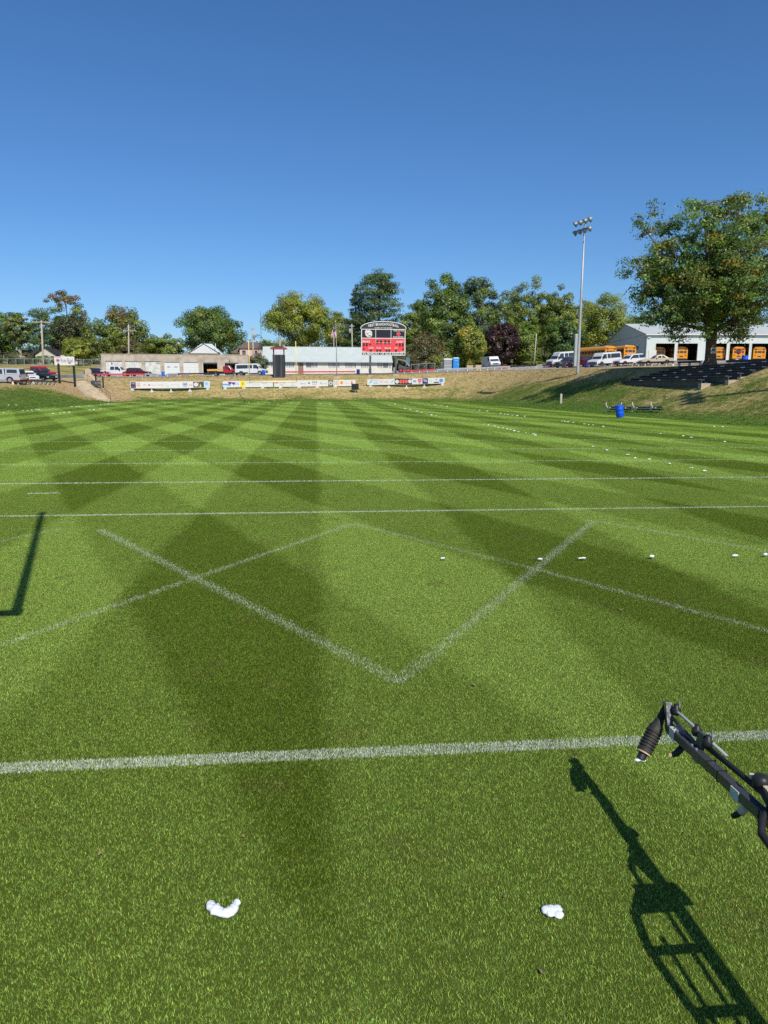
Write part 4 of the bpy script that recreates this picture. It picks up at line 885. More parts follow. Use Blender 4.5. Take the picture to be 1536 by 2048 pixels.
# ------------------------------------------------------------------ white bus barn
def bus_barn():
    Y = 141.0; pA = at(1291, 724, Y); ang = -0.14                      # front runs to the right and a little nearer
    base = Vector((pA[0], pA[1], Tz(pA[0]+10, pA[1]-2)-0.25)); root = empty('bus_barn', base, ang, 'big white metal bus barn with open bays holding school buses', 'building')
    ca, sa = math.cos(ang), math.sin(ang)
    def lx(px):          # local x on the front wall for a photo column
        d = ray(px, 700); # intersect with the vertical plane of the front
        n = np.array([-sa, ca]); t = (np.array([base.x, base.y])@n)/(d[:2]@n); P = d[:2]*t; return (P[0]-base.x)*ca+(P[1]-base.y)*sa
    he = at(1291, 668, Y)[2]-base.z; hd = at(1310, 687, Y)[2]-base.z; L_ = 62.0; dp = 31.0
    hr = he+3.2; g = 0.2
    bays = [(1311, 1349), (1355, 1395), (1412, 1453), (1459, 1498), (1503, 1542), (1548, 1586), (1592, 1630)]
    holes = [(lx(p), lx(q), g-0.4, hd) for p, q in bays]
    sheet = ribbed('white_ribbed_wall', (0.55, 0.60, 0.56), 'X', 0.5, 0.5, 0.35); sheetY = ribbed('white_ribbed_gable', (0.55, 0.60, 0.56), 'Y', 0.5, 0.5, 0.35)
    w = wall_holes(0, L_, -1.2, he, 0, 0.2, holes); w.build('front_wall', sheet, root)
    q = MB(); q.span(0, 0.2, 0.202, dp, -1.2, he); q.prism([(0.21, he), (dp/2, hr-0.06), (dp-0.01, he)], 0.0, 0.2, axis='x'); q.build('gable_wall', sheetY, root); q = MB(); q.span(L_-0.2, L_, 0.202, dp, -1.2, he); q.build('end_wall', sheetY, root)
    q = MB(); q.span(0.2, L_-0.2, dp-0.2, dp-0.002, -1.2, he); q.build('back_wall', sheet, root)
    q = MB(); ov = 0.35; dz = (hr-he)/(dp/2)
    for o_ in (0.0, -0.12): q.add([(-ov, -ov, he-dz*ov+0.06+o_), (L_+ov, -ov, he-dz*ov+0.06+o_), (L_+ov, dp/2, hr+0.06+o_), (-ov, dp/2, hr+0.06+o_), (-ov, dp+ov, he-dz*ov+0.06+o_), (L_+ov, dp+ov, he-dz*ov+0.06+o_)], [(0, 1, 2, 3), (3, 2, 5, 4)] if o_ == 0 else [(3, 2, 1, 0), (4, 5, 2, 3)])
    roof = q.build('roof', ribbed('pale_barn_roof', (0.50, 0.53, 0.50), 'X', 0.6, 0.5, 0.12), root)
    q = MB(); q.span(-ov, L_+ov, -ov-0.16, -ov-0.005, he-dz*ov-0.16, he-dz*ov+0.04); q.build('gutter', WHITE, roof)
    q = MB(); q.tube([(-0.06, 0.9, he-0.4), (-0.06, 0.9, 0.1)], 0.05, 6); q.tube([(-0.06, 1.2, he-0.35), (-0.3, 1.6, he-0.75), (-0.06, 2.0, he-0.5)], 0.03, 5); q.build('conduit', GREY, root)
    q = MB(); q.span(-0.03, -0.003, 0.25, dp-0.2, he-0.06, he+0.05); q.build('trim_band', GREY, root)
    for i in range(len(holes)):
        x0, x1, z0, z1 = holes[i]; q = MB(); q.span(x0-0.12, x0-0.002, -0.05, -0.003, g, z1); q.span(x1+0.002, x1+0.12, -0.05, -0.003, g, z1); q.build('bay_trim', WHITE, root)
    q = MB(); q.span(0.3, L_-0.3, 0.25, dp-0.25, -0.3, g-0.1); q.build('floor_slab', PALECON, root)
    q = MB(); q.span(0.3, L_-0.3, 16.0, 16.2, g-0.1, he-0.1); q.build('partition', DKGREY, root)
    q = MB(); q.span(0.5, 2.0, -0.06, -0.003, g, 2.35); q.build('side_door', OFFWHITE, root)
    # sign board on the gable
    ys, zs = 9.0, he*0.56; q = MB(); q.span(-0.09, -0.02, ys-4.0, ys+4.0, zs-0.75, zs+0.75); sg = q.build('sign_board', mat('sign_offwhite', (0.62, 0.62, 0.58), 0.6), root)
    text_mesh('HOME OF THE BEARS', 0.85, BLACK, sg, (-0.10, ys, zs), (math.pi/2, 0, -math.pi/2), width=6.4, bold=0.03)
    for s_ in (-1, 1):
        q = MB(); q.lathe([(0.3, 0), (0.28, 0.02)], (-0.10, ys+s_*3.6, zs-0.1), 10, Matrix.Rotation(-math.pi/2, 4, 'Y'))
        for j in range(4): q.lathe([(0.11, 0), (0.10, 0.02)], (-0.10, ys+s_*3.6+(j-1.5)*0.22, zs+0.32-0.07*abs(j-1.5)), 8, Matrix.Rotation(-math.pi/2, 4, 'Y'))
        q.build('paw_print', BLACK, sg)
    q = MB()
    for px in (1297, 1482): x = lx(px); q.span(x-0.25, x+0.25, -0.2, -0.003, he-0.85, he-0.55)
    q.build('wall_light', mat('lamp_housing_blue_grey', (0.35, 0.5, 0.58), 0.4), root)
    return base, ang, lx, g
BARN = bus_barn()

# ------------------------------------------------------------------ houses behind
def simple_house(name, label, px, Y, w, d, h, hr, wall_m, roof_m, rz=0.0, wins=(), door=None, ridge='x', z=None, hip=0.0):
    b = stand(px, Y); b.z = b.z if z is None else z
    root = empty(name, b, rz, label, 'house'); q = MB(); q.span(-w/2, w/2, 0, d, -0.8, h)
    if ridge == 'y': q.prism([(-w/2+0.01, h+0.002), (0, hr-0.1), (w/2-0.01, h+0.002)], 0.01, d-0.01)
    elif hip == 0: q.prism([(0.01, h+0.002), (d/2, hr-0.1), (d-0.01, h+0.002)], -w/2+0.01, w/2-0.01, axis='x')
    q.build('wall', wall_m, root); q = MB(); o = 0.4
    if ridge == 'x':
        dz = (hr-h)/(d/2); z0 = h-dz*o+0.05
        q.add([(-w/2-o, -o, z0), (w/2+o, -o, z0), (w/2+o-hip, d/2, hr), (-w/2-o+hip, d/2, hr), (-w/2-o, d+o, z0), (w/2+o, d+o, z0)], [(0, 1, 2, 3), (3, 2, 5, 4), (1, 5, 2), (0, 3, 4), (0, 4, 5, 1)])
    else:
        dz = (hr-h)/(w/2); z0 = h-dz*o+0.05
        q.add([(-w/2-o, -o, z0), (-w/2-o, d+o, z0), (0, d+o, hr), (0, -o, hr), (w/2+o, -o, z0), (w/2+o, d+o, z0)], [(0, 3, 2, 1), (3, 4, 5, 2)])
        q.add([(-w/2-o, -o, z0-0.1), (-w/2-o, d+o, z0-0.1), (0, d+o, hr-0.1), (0, -o, hr-0.1), (w/2+o, -o, z0-0.1), (w/2+o, d+o, z0-0.1)], [(1, 2, 3, 0), (2, 5, 4, 3)])
    q.build('roof', roof_m, root)
    for (x0, x1, z0, z1) in wins: window(root, x0, x1, z0, z1, -0.03)
    if door: q = MB(); q.span(door[0], door[1], -0.06, -0.003, 0, door[2]); q.build('door', DKGREY, root)
    return root
SHING = mat('grey_shingle', (0.20, 0.19, 0.185), 0.9, var=0.2, scale=3); BSHING = mat('brown_shingle', (0.15, 0.11, 0.095), 0.9, var=0.25, scale=3); DSH = mat('black_shingle', (0.03, 0.03, 0.033), 0.9, var=0.3, scale=3)
CREAM = mat('cream_siding', (0.50, 0.47, 0.40), 0.7, var=0.08); PINK = mat('pink_stucco', (0.62, 0.42, 0.35), 0.8, var=0.06)
h1 = simple_house('small_house', 'small white gabled house under the trees behind the wire fence', 96, 178, 4.6, 8, 2.3, 3.9, CREAM, DSH, ridge='y', wins=[(-1.9, -1.3, 0.9, 1.9), (1.2, 1.8, 0.9, 1.9)], door=(-0.5, 0.4, 2.0))
q = MB(); q.span(-8.4, -2.32, 1.5, 7, -0.8, 2.1); q.build('side_wing', CREAM, h1)
q = MB(); q.add([(-8.8, 1.0, 2.0), (-2.32, 1.0, 2.0), (-2.32, 4.2, 3.4), (-7.6, 4.2, 3.4), (-8.8, 7.4, 2.0), (-2.32, 7.4, 2.0)], [(0, 1, 2, 3), (3, 2, 5, 4), (0, 3, 4), (0, 4, 5, 1), (1, 5, 2)]); q.build('wing_roof', DSH, h1)
q = MB(); q.span(-7.6, -6.6, 1.42, 1.498, 0, 1.7); q.span(-5.6, -3.4, 1.42, 1.498, 0.2, 1.7); q.build('wing_window', DKGREY, h1)
q = MB(); q.span(2.32, 6.5, 2.0, 7, -0.8, 2.2); q.build('side_room', CREAM, h1)
ROOFW = mat('pale_roof', (0.48, 0.53, 0.54), 0.6, var=0.05)
p = stand(410, 172); zz = at(410, 712, 172)[2]-0.4
h2 = simple_house('pale_roofed_house', 'house with pale hipped roof and grey gable rising behind the garage', 411, 172, 9.6, 8, zz-p.z, at(410, 687, 175)[2]-p.z, WHITE, ROOFW, hip=4.0)
q = MB(); z1 = at(410, 703, 172)[2]-p.z; z2 = at(410, 689, 172)[2]-p.z; q.prism([(-3.2, z1-0.5), (0.2, z2), (3.6, z1-0.5)], -1.6, 3.0); q.build('front_gable', WHITE, h2)
q = MB(); q.add([(-5.2, -2.2, zz-p.z-0.9), (4.4, -2.2, zz-p.z-0.9), (3.6, -0.2, z1-0.1), (-4.4, -0.2, z1-0.1)], [(0, 1, 2, 3)]); q.add([(-5.2, -2.2, zz-p.z-1.0), (4.4, -2.2, zz-p.z-1.0), (3.6, -0.2, z1-0.3), (-4.4, -0.2, z1-0.3)], [(3, 2, 1, 0)]); q.build('porch_roof', SHING, h2)
q = MB(); q.tube([(-3.3, -1.64, z1-0.5), (0.2, -1.64, z2+0.06), (3.7, -1.64, z1-0.5)], 0.09, 5); q.build('gable_trim', DKGREY, h2)
q = MB(); q.tube([(2.4, 1.5, z2-0.6), (2.4, 1.5, z2+0.35)], 0.08, 6); q.build('vent_pipe', WHITE, h2)
q = MB(); q.span(-5.0, 4.2, -0.1, 0.3, -0.8, zz-p.z-1.0); q.build('porch_wall', WHITE, h2)
p = stand(505, 188); zt = at(505, 683, 188)[2]-p.z; ze = at(505, 696, 188)[2]-p.z
h3 = simple_house('pink_house', 'tall pink house with brown hipped roofs between maple and utility pole', 504, 188, 5.6, 8, ze, zt, PINK, BSHING, hip=1.2, wins=[(-2.2, -1.3, ze-1.9, ze-0.6), (0.9, 1.6, ze-1.9, ze-0.6)])
q = MB(); q.span(-4.6, -2.82, 0.8, 6, -0.8, ze-1.2); q.build('side_bay', PINK, h3)
q = MB(); q.add([(-5.2, 0.3, ze-1.2), (-2.82, 0.3, ze-1.2), (-2.82, 3.5, ze+0.6), (-5.2, 6.4, ze-1.2), (-2.82, 6.4, ze-1.2)], [(0, 1, 2), (0, 2, 3), (2, 4, 3), (0, 3, 4, 1), (1, 4, 2)]); q.build('bay_roof', BSHING, h3)
q = MB(); q.span(-0.6, 3.6, -2.5, -0.02, -0.8, ze-2.8); q.build('porch', CREAM, h3)
q = MB(); q.add([(-1.0, -2.9, ze-2.8), (4.0, -2.9, ze-2.8), (1.5, -0.03, ze-0.9), (-1.0, -0.03, ze-2.8), (4.0, -0.03, ze-2.8)], [(0, 1, 2), (0, 2, 3), (1, 4, 2), (0, 3, 4, 1), (2, 4, 3)]); q.build('porch_roof', BSHING, h3)
h4 = simple_house('white_house', 'white house mostly hidden behind the purple tree and delivery van', 985, 172, 4.4, 6, 3.6, 5.2, WHITE, SHING, wins=[(-0.3, 0.5, 1.3, 2.7)])
# ------------------------------------------------------------------ vehicles (own frame: +x forward, y across, z up, origin on the ground at the middle)
def carpaint(name, col, rough=0.25): return mat('paint_'+name, col, rough, 0.0, 0.04, 1.0, spec=0.6)
LAMPR = mat('red_lens', (0.35, 0.01, 0.01), 0.2, var=0.1, spec=0.6); LAMPW = mat('clear_lens', (0.6, 0.6, 0.58), 0.15, var=0.05, spec=0.6); CHROME = mat('dull_chrome', (0.55, 0.55, 0.56), 0.25, 0.8, var=0.05)
AMBER = mat('amber_lens', (0.6, 0.22, 0.01), 0.3, var=0.1)
def shell(name, prof, hwf, m, parent, bev=0.05):
    """side outline (x,z) extruded to both sides, half width depending on height"""
    n = len(prof); mb = MB()
    vs_ = [(x, -hwf(z), z) for x, z in prof]+[(x, hwf(z), z) for x, z in prof]
    mb.add(vs_, [tuple(range(n)), tuple(range(2*n-1, n-1, -1))]+[(i, (i+1) % n, n+(i+1) % n, n+i) for i in range(n)])
    return mb.build(name, m, parent, bevel=bev)
def side_pane(name, poly, hwf, m, parent, out=0.012):
    for s in (-1, 1):
        mb = MB(); n = len(poly)
        a = [(x, s*(hwf(z)+out), z) for x, z in poly]; b = [(x, s*(hwf(z)-0.01), z) for x, z in poly]
        mb.add(a+b, [tuple(range(n)), tuple(range(2*n-1, n-1, -1))]+[(i, (i+1) % n, n+(i+1) % n, n+i) for i in range(n)]); mb.build(name, m, parent)
def cross_pane(name, x0, z0, x1, z1, hwf, m, parent, inset=0.1, out=0.015):
    """windscreen / rear window between two side-view points"""
    nx, nz = (z1-z0), -(x1-x0); l = math.hypot(nx, nz); nx, nz = nx/l*out, nz/l*out
    mb = MB(); a, b = hwf(z0)-inset, hwf(z1)-inset
    P = [(x0, -a, z0), (x0, a, z0), (x1, b, z1), (x1, -b, z1)]
    mb.add([(p[0]+nx, p[1], p[2]+nz) for p in P]+[(p[0]-nx, p[1], p[2]-nz) for p in P], [(0, 1, 2, 3), (7, 6, 5, 4), (0, 4, 5, 1), (1, 5, 6, 2), (2, 6, 7, 3), (3, 7, 4, 0)]); mb.build(name, m, parent)
def wheels(parent, xs, r, hw, w=0.22, rim=STEEL):
    for x in xs:
        for s in (-1, 1):
            y0, y1 = s*(hw-w*0.95), s*(hw+0.01); mb = MB(); n = 18
            M = Matrix.Rotation(math.pi/2, 4, 'X')
            pr = [(r*0.62, -w/2), (r*0.93, -w/2), (r, -w*0.36), (r, w*0.36), (r*0.93, w/2), (r*0.62, w/2)]
            mb.lathe(pr, (x, (y0+y1)/2, r), n, M); t = mb.build('wheel', RUBBER, parent)
            mb = MB(); mb.lathe([(r*0.60, -w*0.53), (r*0.60, w*0.53)], (x, (y0+y1)/2, r), 14, M); mb.build('rim', rim, t)
def small_box(name, m, parent, x0, x1, y0, y1, z0, z1): q = MB(); q.span(x0, x1, y0, y1, z0, z1); return q.build(name, m, parent)
def both(name, m, parent, x0, x1, y0, y1, z0, z1):
    for s in (-1, 1): small_box(name, m, parent, x0, x1, min(s*y0, s*y1), max(s*y0, s*y1), z0, z1)
def body_with_arches(prof_top, zlow, xs, r, x_rear, x_front):
    """closes a body outline underneath with wheel cut-outs"""
    low = [(x_front, zlow)]
    for x in sorted(xs, reverse=True):
        R_ = r*1.22; low += [(x+R_*math.cos(a), max(zlow, r+R_*math.sin(a)*0.95)) for a in np.linspace(0.0, math.pi, 7)] if True else []
    low += [(x_rear, zlow)]
    return prof_top+low
def place(root, px, Y, yaw, dz=0.0, pos=None):
    b = stand(px, Y) if pos is None else pos
    root.location = (b.x, b.y, b.z+0.05+dz)
    # lie flat on the slope under the vehicle
    e = 1.5; gx = (Tz(b.x+e, b.y)-Tz(b.x-e, b.y))/(2*e); gy = (Tz(b.x, b.y+e)-Tz(b.x, b.y-e))/(2*e)
    n = Vector((-gx, -gy, 1)).normalized(); q = Vector((0, 0, 1)).rotation_difference(n)
    root.rotation_mode = 'QUATERNION'; root.rotation_quaternion = q @ Matrix.Rotation(yaw, 3, 'Z').to_quaternion()
    return root
def vehicle(kind, name, label, cat, paint, px, Y, yaw, group='vehicles parked round the ground', **kw):
    root = empty(name, (0, 0, 0), 0, label, cat, group)
    if kind in ('sedan', 'suv', 'minivan', 'hatch'):
        L, W, H, r, belt = {'sedan': (4.8, 1.82, 1.45, 0.32, 0.92), 'suv': (4.75, 1.88, 1.72, 0.36, 1.05), 'minivan': (5.0, 1.95, 1.75, 0.34, 1.0), 'hatch': (4.5, 1.78, 1.55, 0.33, 0.98)}[kind]
        hl = L/2; xs = (-L*0.29, L*0.30); hw = W/2
        hwf = lambda z: hw*(1.0 if z < belt else 1-0.20*(z-belt)/(H-belt)) if z > 0.45 else hw*(0.95+0.05*z/0.45)
        hood = {'sedan': 0.10, 'suv': 0.14, 'minivan': 0.22, 'hatch': 0.13}[kind]*L      # base of windscreen, ahead of the middle
        rear = {'sedan': -0.36, 'suv': -0.47, 'minivan': -0.475, 'hatch': -0.46}[kind]*L
        rt = {'sedan': -0.20, 'suv': -0.42, 'minivan': -0.44, 'hatch': -0.38}[kind]*L
        top = [(-hl, 0.45), (-hl+0.02, belt*0.86), (-hl+0.10 if kind != 'sedan' else -hl+0.06, belt-0.02), (rear, belt+0.02), (hood, belt+0.02), (hl-0.35, belt-0.10), (hl-0.05, belt-0.22), (hl, 0.55)]
        body = shell('body', body_with_arches(top, 0.26, xs, r, -hl+0.12, hl-0.15), hwf, paint, root, 0.04)
        wx = hood-(H-belt)*1.15
        cabin = shell('cabin', [(rear, belt), (rt, H-0.05), (rt+0.25, H), (wx-0.1, H), (wx+0.08, H-0.05), (hood+0.02, belt)], hwf, paint, root, 0.04)
        z0, z1 = belt+0.06, H-0.12; fr = lambda z: (z-belt)/(H-belt)
        xf = lambda z: hood-0.06+(wx+0.0-hood)*fr(z); xr_ = lambda z: rear+0.06+(rt-rear)*fr(z)
        xm = (wx+rt)/2-0.05
        side_pane('window', [(xm+0.04, z0), (xf(z0)-0.12, z0), (xf(z1)-0.12, z1), (xm+0.04, z1)], hwf, GLASS, cabin)
        if kind == 'sedan': side_pane('window', [(xr_(z0)+0.25, z0), (xm-0.04, z0), (xm-0.04, z1), (xr_(z1)+0.25, z1)], hwf, GLASS, cabin)
        else:
            x2 = xm-0.95; side_pane('window', [(x2, z0), (xm-0.04, z0), (xm-0.04, z1), (x2, z1)], hwf, GLASS, cabin); side_pane('window', [(xr_(z0)+0.14, z0), (x2-0.07, z0), (x2-0.07, z1), (xr_(z1)+0.14, z1)], hwf, GLASS, cabin)
        cross_pane('windscreen', hood-0.04, belt+0.06, wx+0.10, H-0.10, hwf, GLASS, cabin); cross_pane('rear_window', rt, H-0.12, rear+0.02, belt+0.06, hwf, GLASS, cabin)
        both('headlight', LAMPW, root, hl-0.16, hl-0.01, hw*0.55, hw*0.92, belt-0.36, belt-0.22); both('tail_light', LAMPR, root, -hl-0.005, -hl+0.12, hw*0.62, hw*0.99, belt-0.26, belt-0.08)
        small_box('grille', BLACK, root, hl-0.04, hl+0.012, -hw*0.42, hw*0.42, 0.5, belt-0.28); small_box('bumper', paint, root, hl-0.1, hl+0.05, -hw*0.9, hw*0.9, 0.32, 0.5); small_box('rear_bumper', paint, root, -hl-0.06, -hl+0.1, -hw*0.9, hw*0.9, 0.35, 0.56)
        both('mirror', BLACK if kind != 'sedan' else paint, root, hood-0.45, hood-0.25, hw, hw+0.18, belt+0.05, belt+0.2)
        wheels(root, xs, r, hw*0.98)
        if kind == 'suv': both('roof_rail', CHROME, cabin, rt+0.3, wx-0.2, hw*0.68, hw*0.73, H, H+0.05)
    elif kind == 'van':
        L, W, H, r, belt = kw.get('dims', (5.7, 2.0, 2.1, 0.37, 1.15)); hl = L/2; hw = W/2; xs = (-L*0.30, L*0.31); nose = kw.get('nose', 1.0)
        hwf = lambda z: hw*(1.0 if z < belt else 1-0.11*(z-belt)/(H-belt))
        wb = hl-nose; wx = wb-(H-belt)*0.62
        top = [(-hl, 0.5), (-hl+0.02, belt), (-hl+0.1, H-0.08), (-hl+0.3, H), (wx-0.1, H), (wx+0.1, H-0.06), (wb, belt+0.03), (hl-0.15, belt-0.12), (hl, belt-0.3), (hl, 0.5)]
        body = shell('body', body_with_arches(top, 0.32, xs, r, -hl+0.1, hl-0.12), hwf, paint, root, 0.05)
        z0, z1 = belt+0.06, H-0.22; fx = lambda z: wb+(wx-wb)*(z-belt)/(H-belt)
        side_pane('window', [(wx-0.65, z0), (fx(z0)-0.14, z0), (fx(z1)-0.14, z1), (wx-0.65, z1)], hwf, GLASS, body)
        if kw.get('windows', True):
            side_pane('window', [(wx-1.55, z0+0.03), (wx-0.85, z0+0.03), (wx-0.85, z1), (wx-1.55, z1)], hwf, GLASS, body); side_pane('window', [(-hl+0.3, z0+0.03), (wx-1.65, z0+0.03), (wx-1.65, z1), (-hl+0.34, z1)], hwf, GLASS, body)
        cross_pane('windscreen', wb+0.0, belt+0.07, wx+0.08, H-0.13, hwf, GLASS, body, 0.12)
        small_box('grille', BLACK, root, hl-0.03, hl+0.015, -hw*0.55, hw*0.55, 0.72, belt-0.33); both('headlight', LAMPW, root, hl-0.12, hl+0.01, hw*0.58, hw*0.94, 0.74, belt-0.36)
        small_box('bumper', kw.get('bumper', DKGREY), root, hl-0.1, hl+0.09, -hw*0.95, hw*0.95, 0.4, 0.66); small_box('rear_bumper', DKGREY, root, -hl-0.08, -hl+0.05, -hw*0.9, hw*0.9, 0.42, 0.6)
        both('tail_light', LAMPR, root, -hl-0.01, -hl+0.06, hw*0.86, hw*0.99, 0.8, 1.2); both('mirror', BLACK, root, wb-0.45, wb-0.2, hw, hw+0.22, belt+0.1, belt+0.4); wheels(root, xs, r, hw*0.98)
    elif kind == 'pickup':
        L, W, H, r, belt = 5.8, 2.0, 1.9, 0.40, 1.12; hl = L/2; hw = W/2; xs = (-L*0.27, L*0.33)
        hwf = lambda z: hw*(1.0 if z < belt else 1-0.17*(z-belt)/(H-belt))
        crew = kw.get('crew', True); cf = hl-1.45; cb = cf-(2.35 if crew else 1.5); bed0 = -hl
        bed_m = kw.get('bed_paint', paint); flat = kw.get('flatbed')
        top = [(cb-0.06, 0.5), (cb-0.06, belt), (cf, belt+0.02), (hl-0.2, belt-0.08), (hl, belt-0.2), (hl, 0.55)]
        front = shell('body', body_with_arches(top, 0.42, xs[1:], r, cb-0.06, hl-0.12), hwf, paint, root, 0.05)
        wx = cf-0.62
        cab = shell('cabin', [(cb, belt), (cb+0.12, H-0.06), (cb+0.28, H), (wx-0.1, H), (wx+0.08, H-0.06), (cf-0.02, belt)], hwf, paint, root, 0.05)
        z0, z1 = belt+0.06, H-0.13; xm = cb+0.98
        fx = lambda z: cf-0.08+(wx-cf)*(z-belt)/(H-belt)
        if crew:
            side_pane('window', [(cb+0.22, z0), (xm, z0), (xm, z1), (cb+0.28, z1)], hwf, GLASS, cab); side_pane('window', [(xm+0.1, z0), (fx(z0)-0.1, z0), (fx(z1)-0.1, z1), (xm+0.1, z1)], hwf, GLASS, cab)
        else: side_pane('window', [(cb+0.25, z0), (fx(z0)-0.1, z0), (fx(z1)-0.1, z1), (cb+0.25, z1)], hwf, GLASS, cab)
        cross_pane('windscreen', cf-0.04, belt+0.07, wx+0.09, H-0.12, hwf, GLASS, cab, 0.12); cross_pane('rear_window', cb+0.1, H-0.14, cb+0.0, belt+0.1, hwf, GLASS, cab, 0.15)
        if flat:
            small_box('chassis', BLACK, root, bed0, cb, -0.45, 0.45, 0.55, 0.8); small_box('flat_bed', flat, root, bed0-0.2, cb-0.1, -1.05, 1.05, 0.95, 1.12); small_box('bed_side', flat, root, bed0-0.2, cb-0.1, -1.1, -1.052, 0.9, 1.25); small_box('bed_side', flat, root, bed0-0.2, cb-0.1, 1.052, 1.1, 0.9, 1.25); small_box('headboard', paint, root, cb-0.098, cb-0.03, -0.95, 0.95, 0.95, 1.7)
        else:
            tb = [(bed0, 0.5), (bed0+0.02, belt-0.02), (cb-0.09, belt-0.02), (cb-0.09, 0.5)]
            q = MB(); arch = [(xs[0]+r*1.2*math.cos(a), max(0.42, r+r*1.15*math.sin(a))) for a in np.linspace(0, math.pi, 7)]; pr = [(bed0, 0.42), (bed0+0.02, belt-0.02), (cb-0.09, belt-0.02), (cb-0.09, 0.42)]+arch
            for s in (-1, 1):
                q = MB(); q.prism(pr, min(s*hw, s*(hw-0.12)), max(s*hw, s*(hw-0.12))); q.build('bed_side', bed_m, root, bevel=0.03)
            small_box('bed_floor', DKGREY, root, bed0+0.05, cb-0.1, -hw+0.13, hw-0.13, 0.62, 0.70); small_box('tailgate', kw.get('gate_paint', bed_m), root, bed0-0.03, bed0+0.04, -hw+0.125, hw-0.125, 0.6, belt-0.03)
            if kw.get('topper'):
                tp = shell('truck_topper', [(bed0+0.02, belt+0.0), (bed0+0.14, H-0.04), (bed0+0.25, H+0.02), (cb-0.1, H+0.02), (cb-0.1, belt+0.0)], lambda z: hw*(0.97-0.12*(z-belt)/(H-belt)), paint, root, 0.04)
                side_pane('window', [(bed0+0.35, belt+0.2), (cb-0.3, belt+0.2), (cb-0.3, H-0.12), (bed0+0.4, H-0.12)], lambda z: hw*(0.97-0.12*(z-belt)/(H-belt)), GLASS, tp); cross_pane('rear_window', bed0+0.13, H-0.08, bed0+0.03, belt+0.1, lambda z: hw*0.92, GLASS, tp, 0.12)
        both('tail_light', LAMPR, root, bed0-0.02, bed0+0.1, hw*0.88, hw*1.0+0.005, 0.8, 1.05) if not flat else None
        small_box('bumper', CHROME, root, hl-0.06, hl+0.12, -hw*0.96, hw*0.96, 0.48, 0.72); small_box('rear_bumper', CHROME, root, bed0-0.18, bed0-0.035, -hw*0.9, hw*0.9, 0.5, 0.7)
        small_box('grille', BLACK if kw.get('dark_grille', True) else CHROME, root, hl-0.04, hl+0.02, -hw*0.55, hw*0.55, 0.74, belt-0.24); both('headlight', LAMPW, root, hl-0.14, hl+0.012, hw*0.58, hw*0.95, 0.76, belt-0.26); both('mirror', BLACK, root, cf-0.5, cf-0.25, hw, hw+0.22, belt+0.05, belt+0.3)
        wheels(root, xs, r, hw*0.98, 0.26)
        if kw.get('decal'):
            for s in (-1, 1): q = MB(); q.lathe([(0.2, 0), (0.2, 0.012)], (bed0+1.35, s*(hw+0.0), 0.86), 14, Matrix.Rotation(-s*math.pi/2, 4, 'X')); q.build('door_decal', RED, root)
    return place(root, px, Y, yaw, kw.get('dz', 0.0))
PW = carpaint('white', (0.62, 0.63, 0.63)); PS = carpaint('silver', (0.42, 0.44, 0.47), 0.3); PB = carpaint('black', (0.012, 0.013, 0.016)); PM = carpaint('maroon', (0.085, 0.008, 0.016)); PR = carpaint('red', (0.42, 0.012, 0.02)); PN = carpaint('navy', (0.015, 0.02, 0.045)); PG = carpaint('charcoal', (0.05, 0.055, 0.062)); PT = carpaint('tan', (0.45, 0.36, 0.25), 0.3)
FLATB = mat('orange_tan_bed', (0.62, 0.33, 0.10), 0.6, var=0.12)
# left lot
vehicle('pickup', 'silver_pickup', 'silver pickup with a topper at the left edge, tail towards the steps', 'pickup', PS, 3, 102, R(178), topper=True)
vehicle('sedan', 'maroon_car', 'maroon car tucked between the silver pickup and the white sedan', 'car', PM, 41, 112, R(-62))
vehicle('sedan', 'white_sedan', 'white sedan in the left lot in front of the red pickup', 'car', PW, 58, 114, R(-55))
vehicle('sedan', 'black_car', 'black car nearest the rose bowl sign in the left lot', 'car', PB, 88, 115, R(-40))
vehicle('pickup', 'red_pickup', 'red crew-cab pickup behind the black car in the left lot', 'pickup', PR, 79, 123, R(-22))
# before the garage
vehicle('pickup', 'white_pickup', 'white crew-cab pickup with a red decal before the first garage door', 'pickup', PW, 233, 140, R(-3), decal=True)
vehicle('sedan', 'navy_car', 'dark navy car partly hidden at the tail of the white pickup', 'car', PN, 196, 139, R(-30))
vehicle('hatch', 'maroon_hatchback', 'dark maroon hatchback parked nose right before the garage doors', 'car', PM, 279, 139, R(-14))
vehicle('pickup', 'red_flatbed_truck', 'red truck with orange-tan flat bed before the open garage bays', 'truck', PR, 451, 142, R(-4), crew=False, flatbed=FLATB, dark_grille=True)
vehicle('van', 'white_passenger_van', 'white passenger van at the right end of the garage', 'van', PW, 504, 138.5, R(-10))
# centre and right
vehicle('van', 'white_delivery_van', 'white delivery van seen head-on under the purple tree', 'van', PW, 981, 141, R(-84), windows=False, dims=(5.4, 2.0, 2.2, 0.36, 1.25), nose=0.6)
vehicle('van', 'white_high_van', 'white van leftmost of the vehicles behind the light pole', 'van', PW, 1124, 125, R(196), dims=(5.6, 2.05, 2.45, 0.37, 1.3), nose=0.95)
vehicle('suv', 'charcoal_suv', 'charcoal car in front of the leftmost white van', 'car', PG, 1133, 118.5, R(208))
vehicle('minivan', 'maroon_minivan', 'dark maroon minivan just right of the light pole', 'minivan', PM, 1160, 116, R(204))
vehicle('van', 'white_church_van', 'white passenger van with black grille between maroon minivan and white SUV', 'van', PW, 1207, 113.5, R(207), bumper=DKGREY)
vehicle('suv', 'white_suv', 'white sport utility car with roof rails before the barn gable', 'SUV', PW, 1256, 110, R(192))
vehicle('sedan', 'tan_sedan', 'tan sedan parked before the first open barn bay', 'car', PT, 1308, 107.5, R(176))

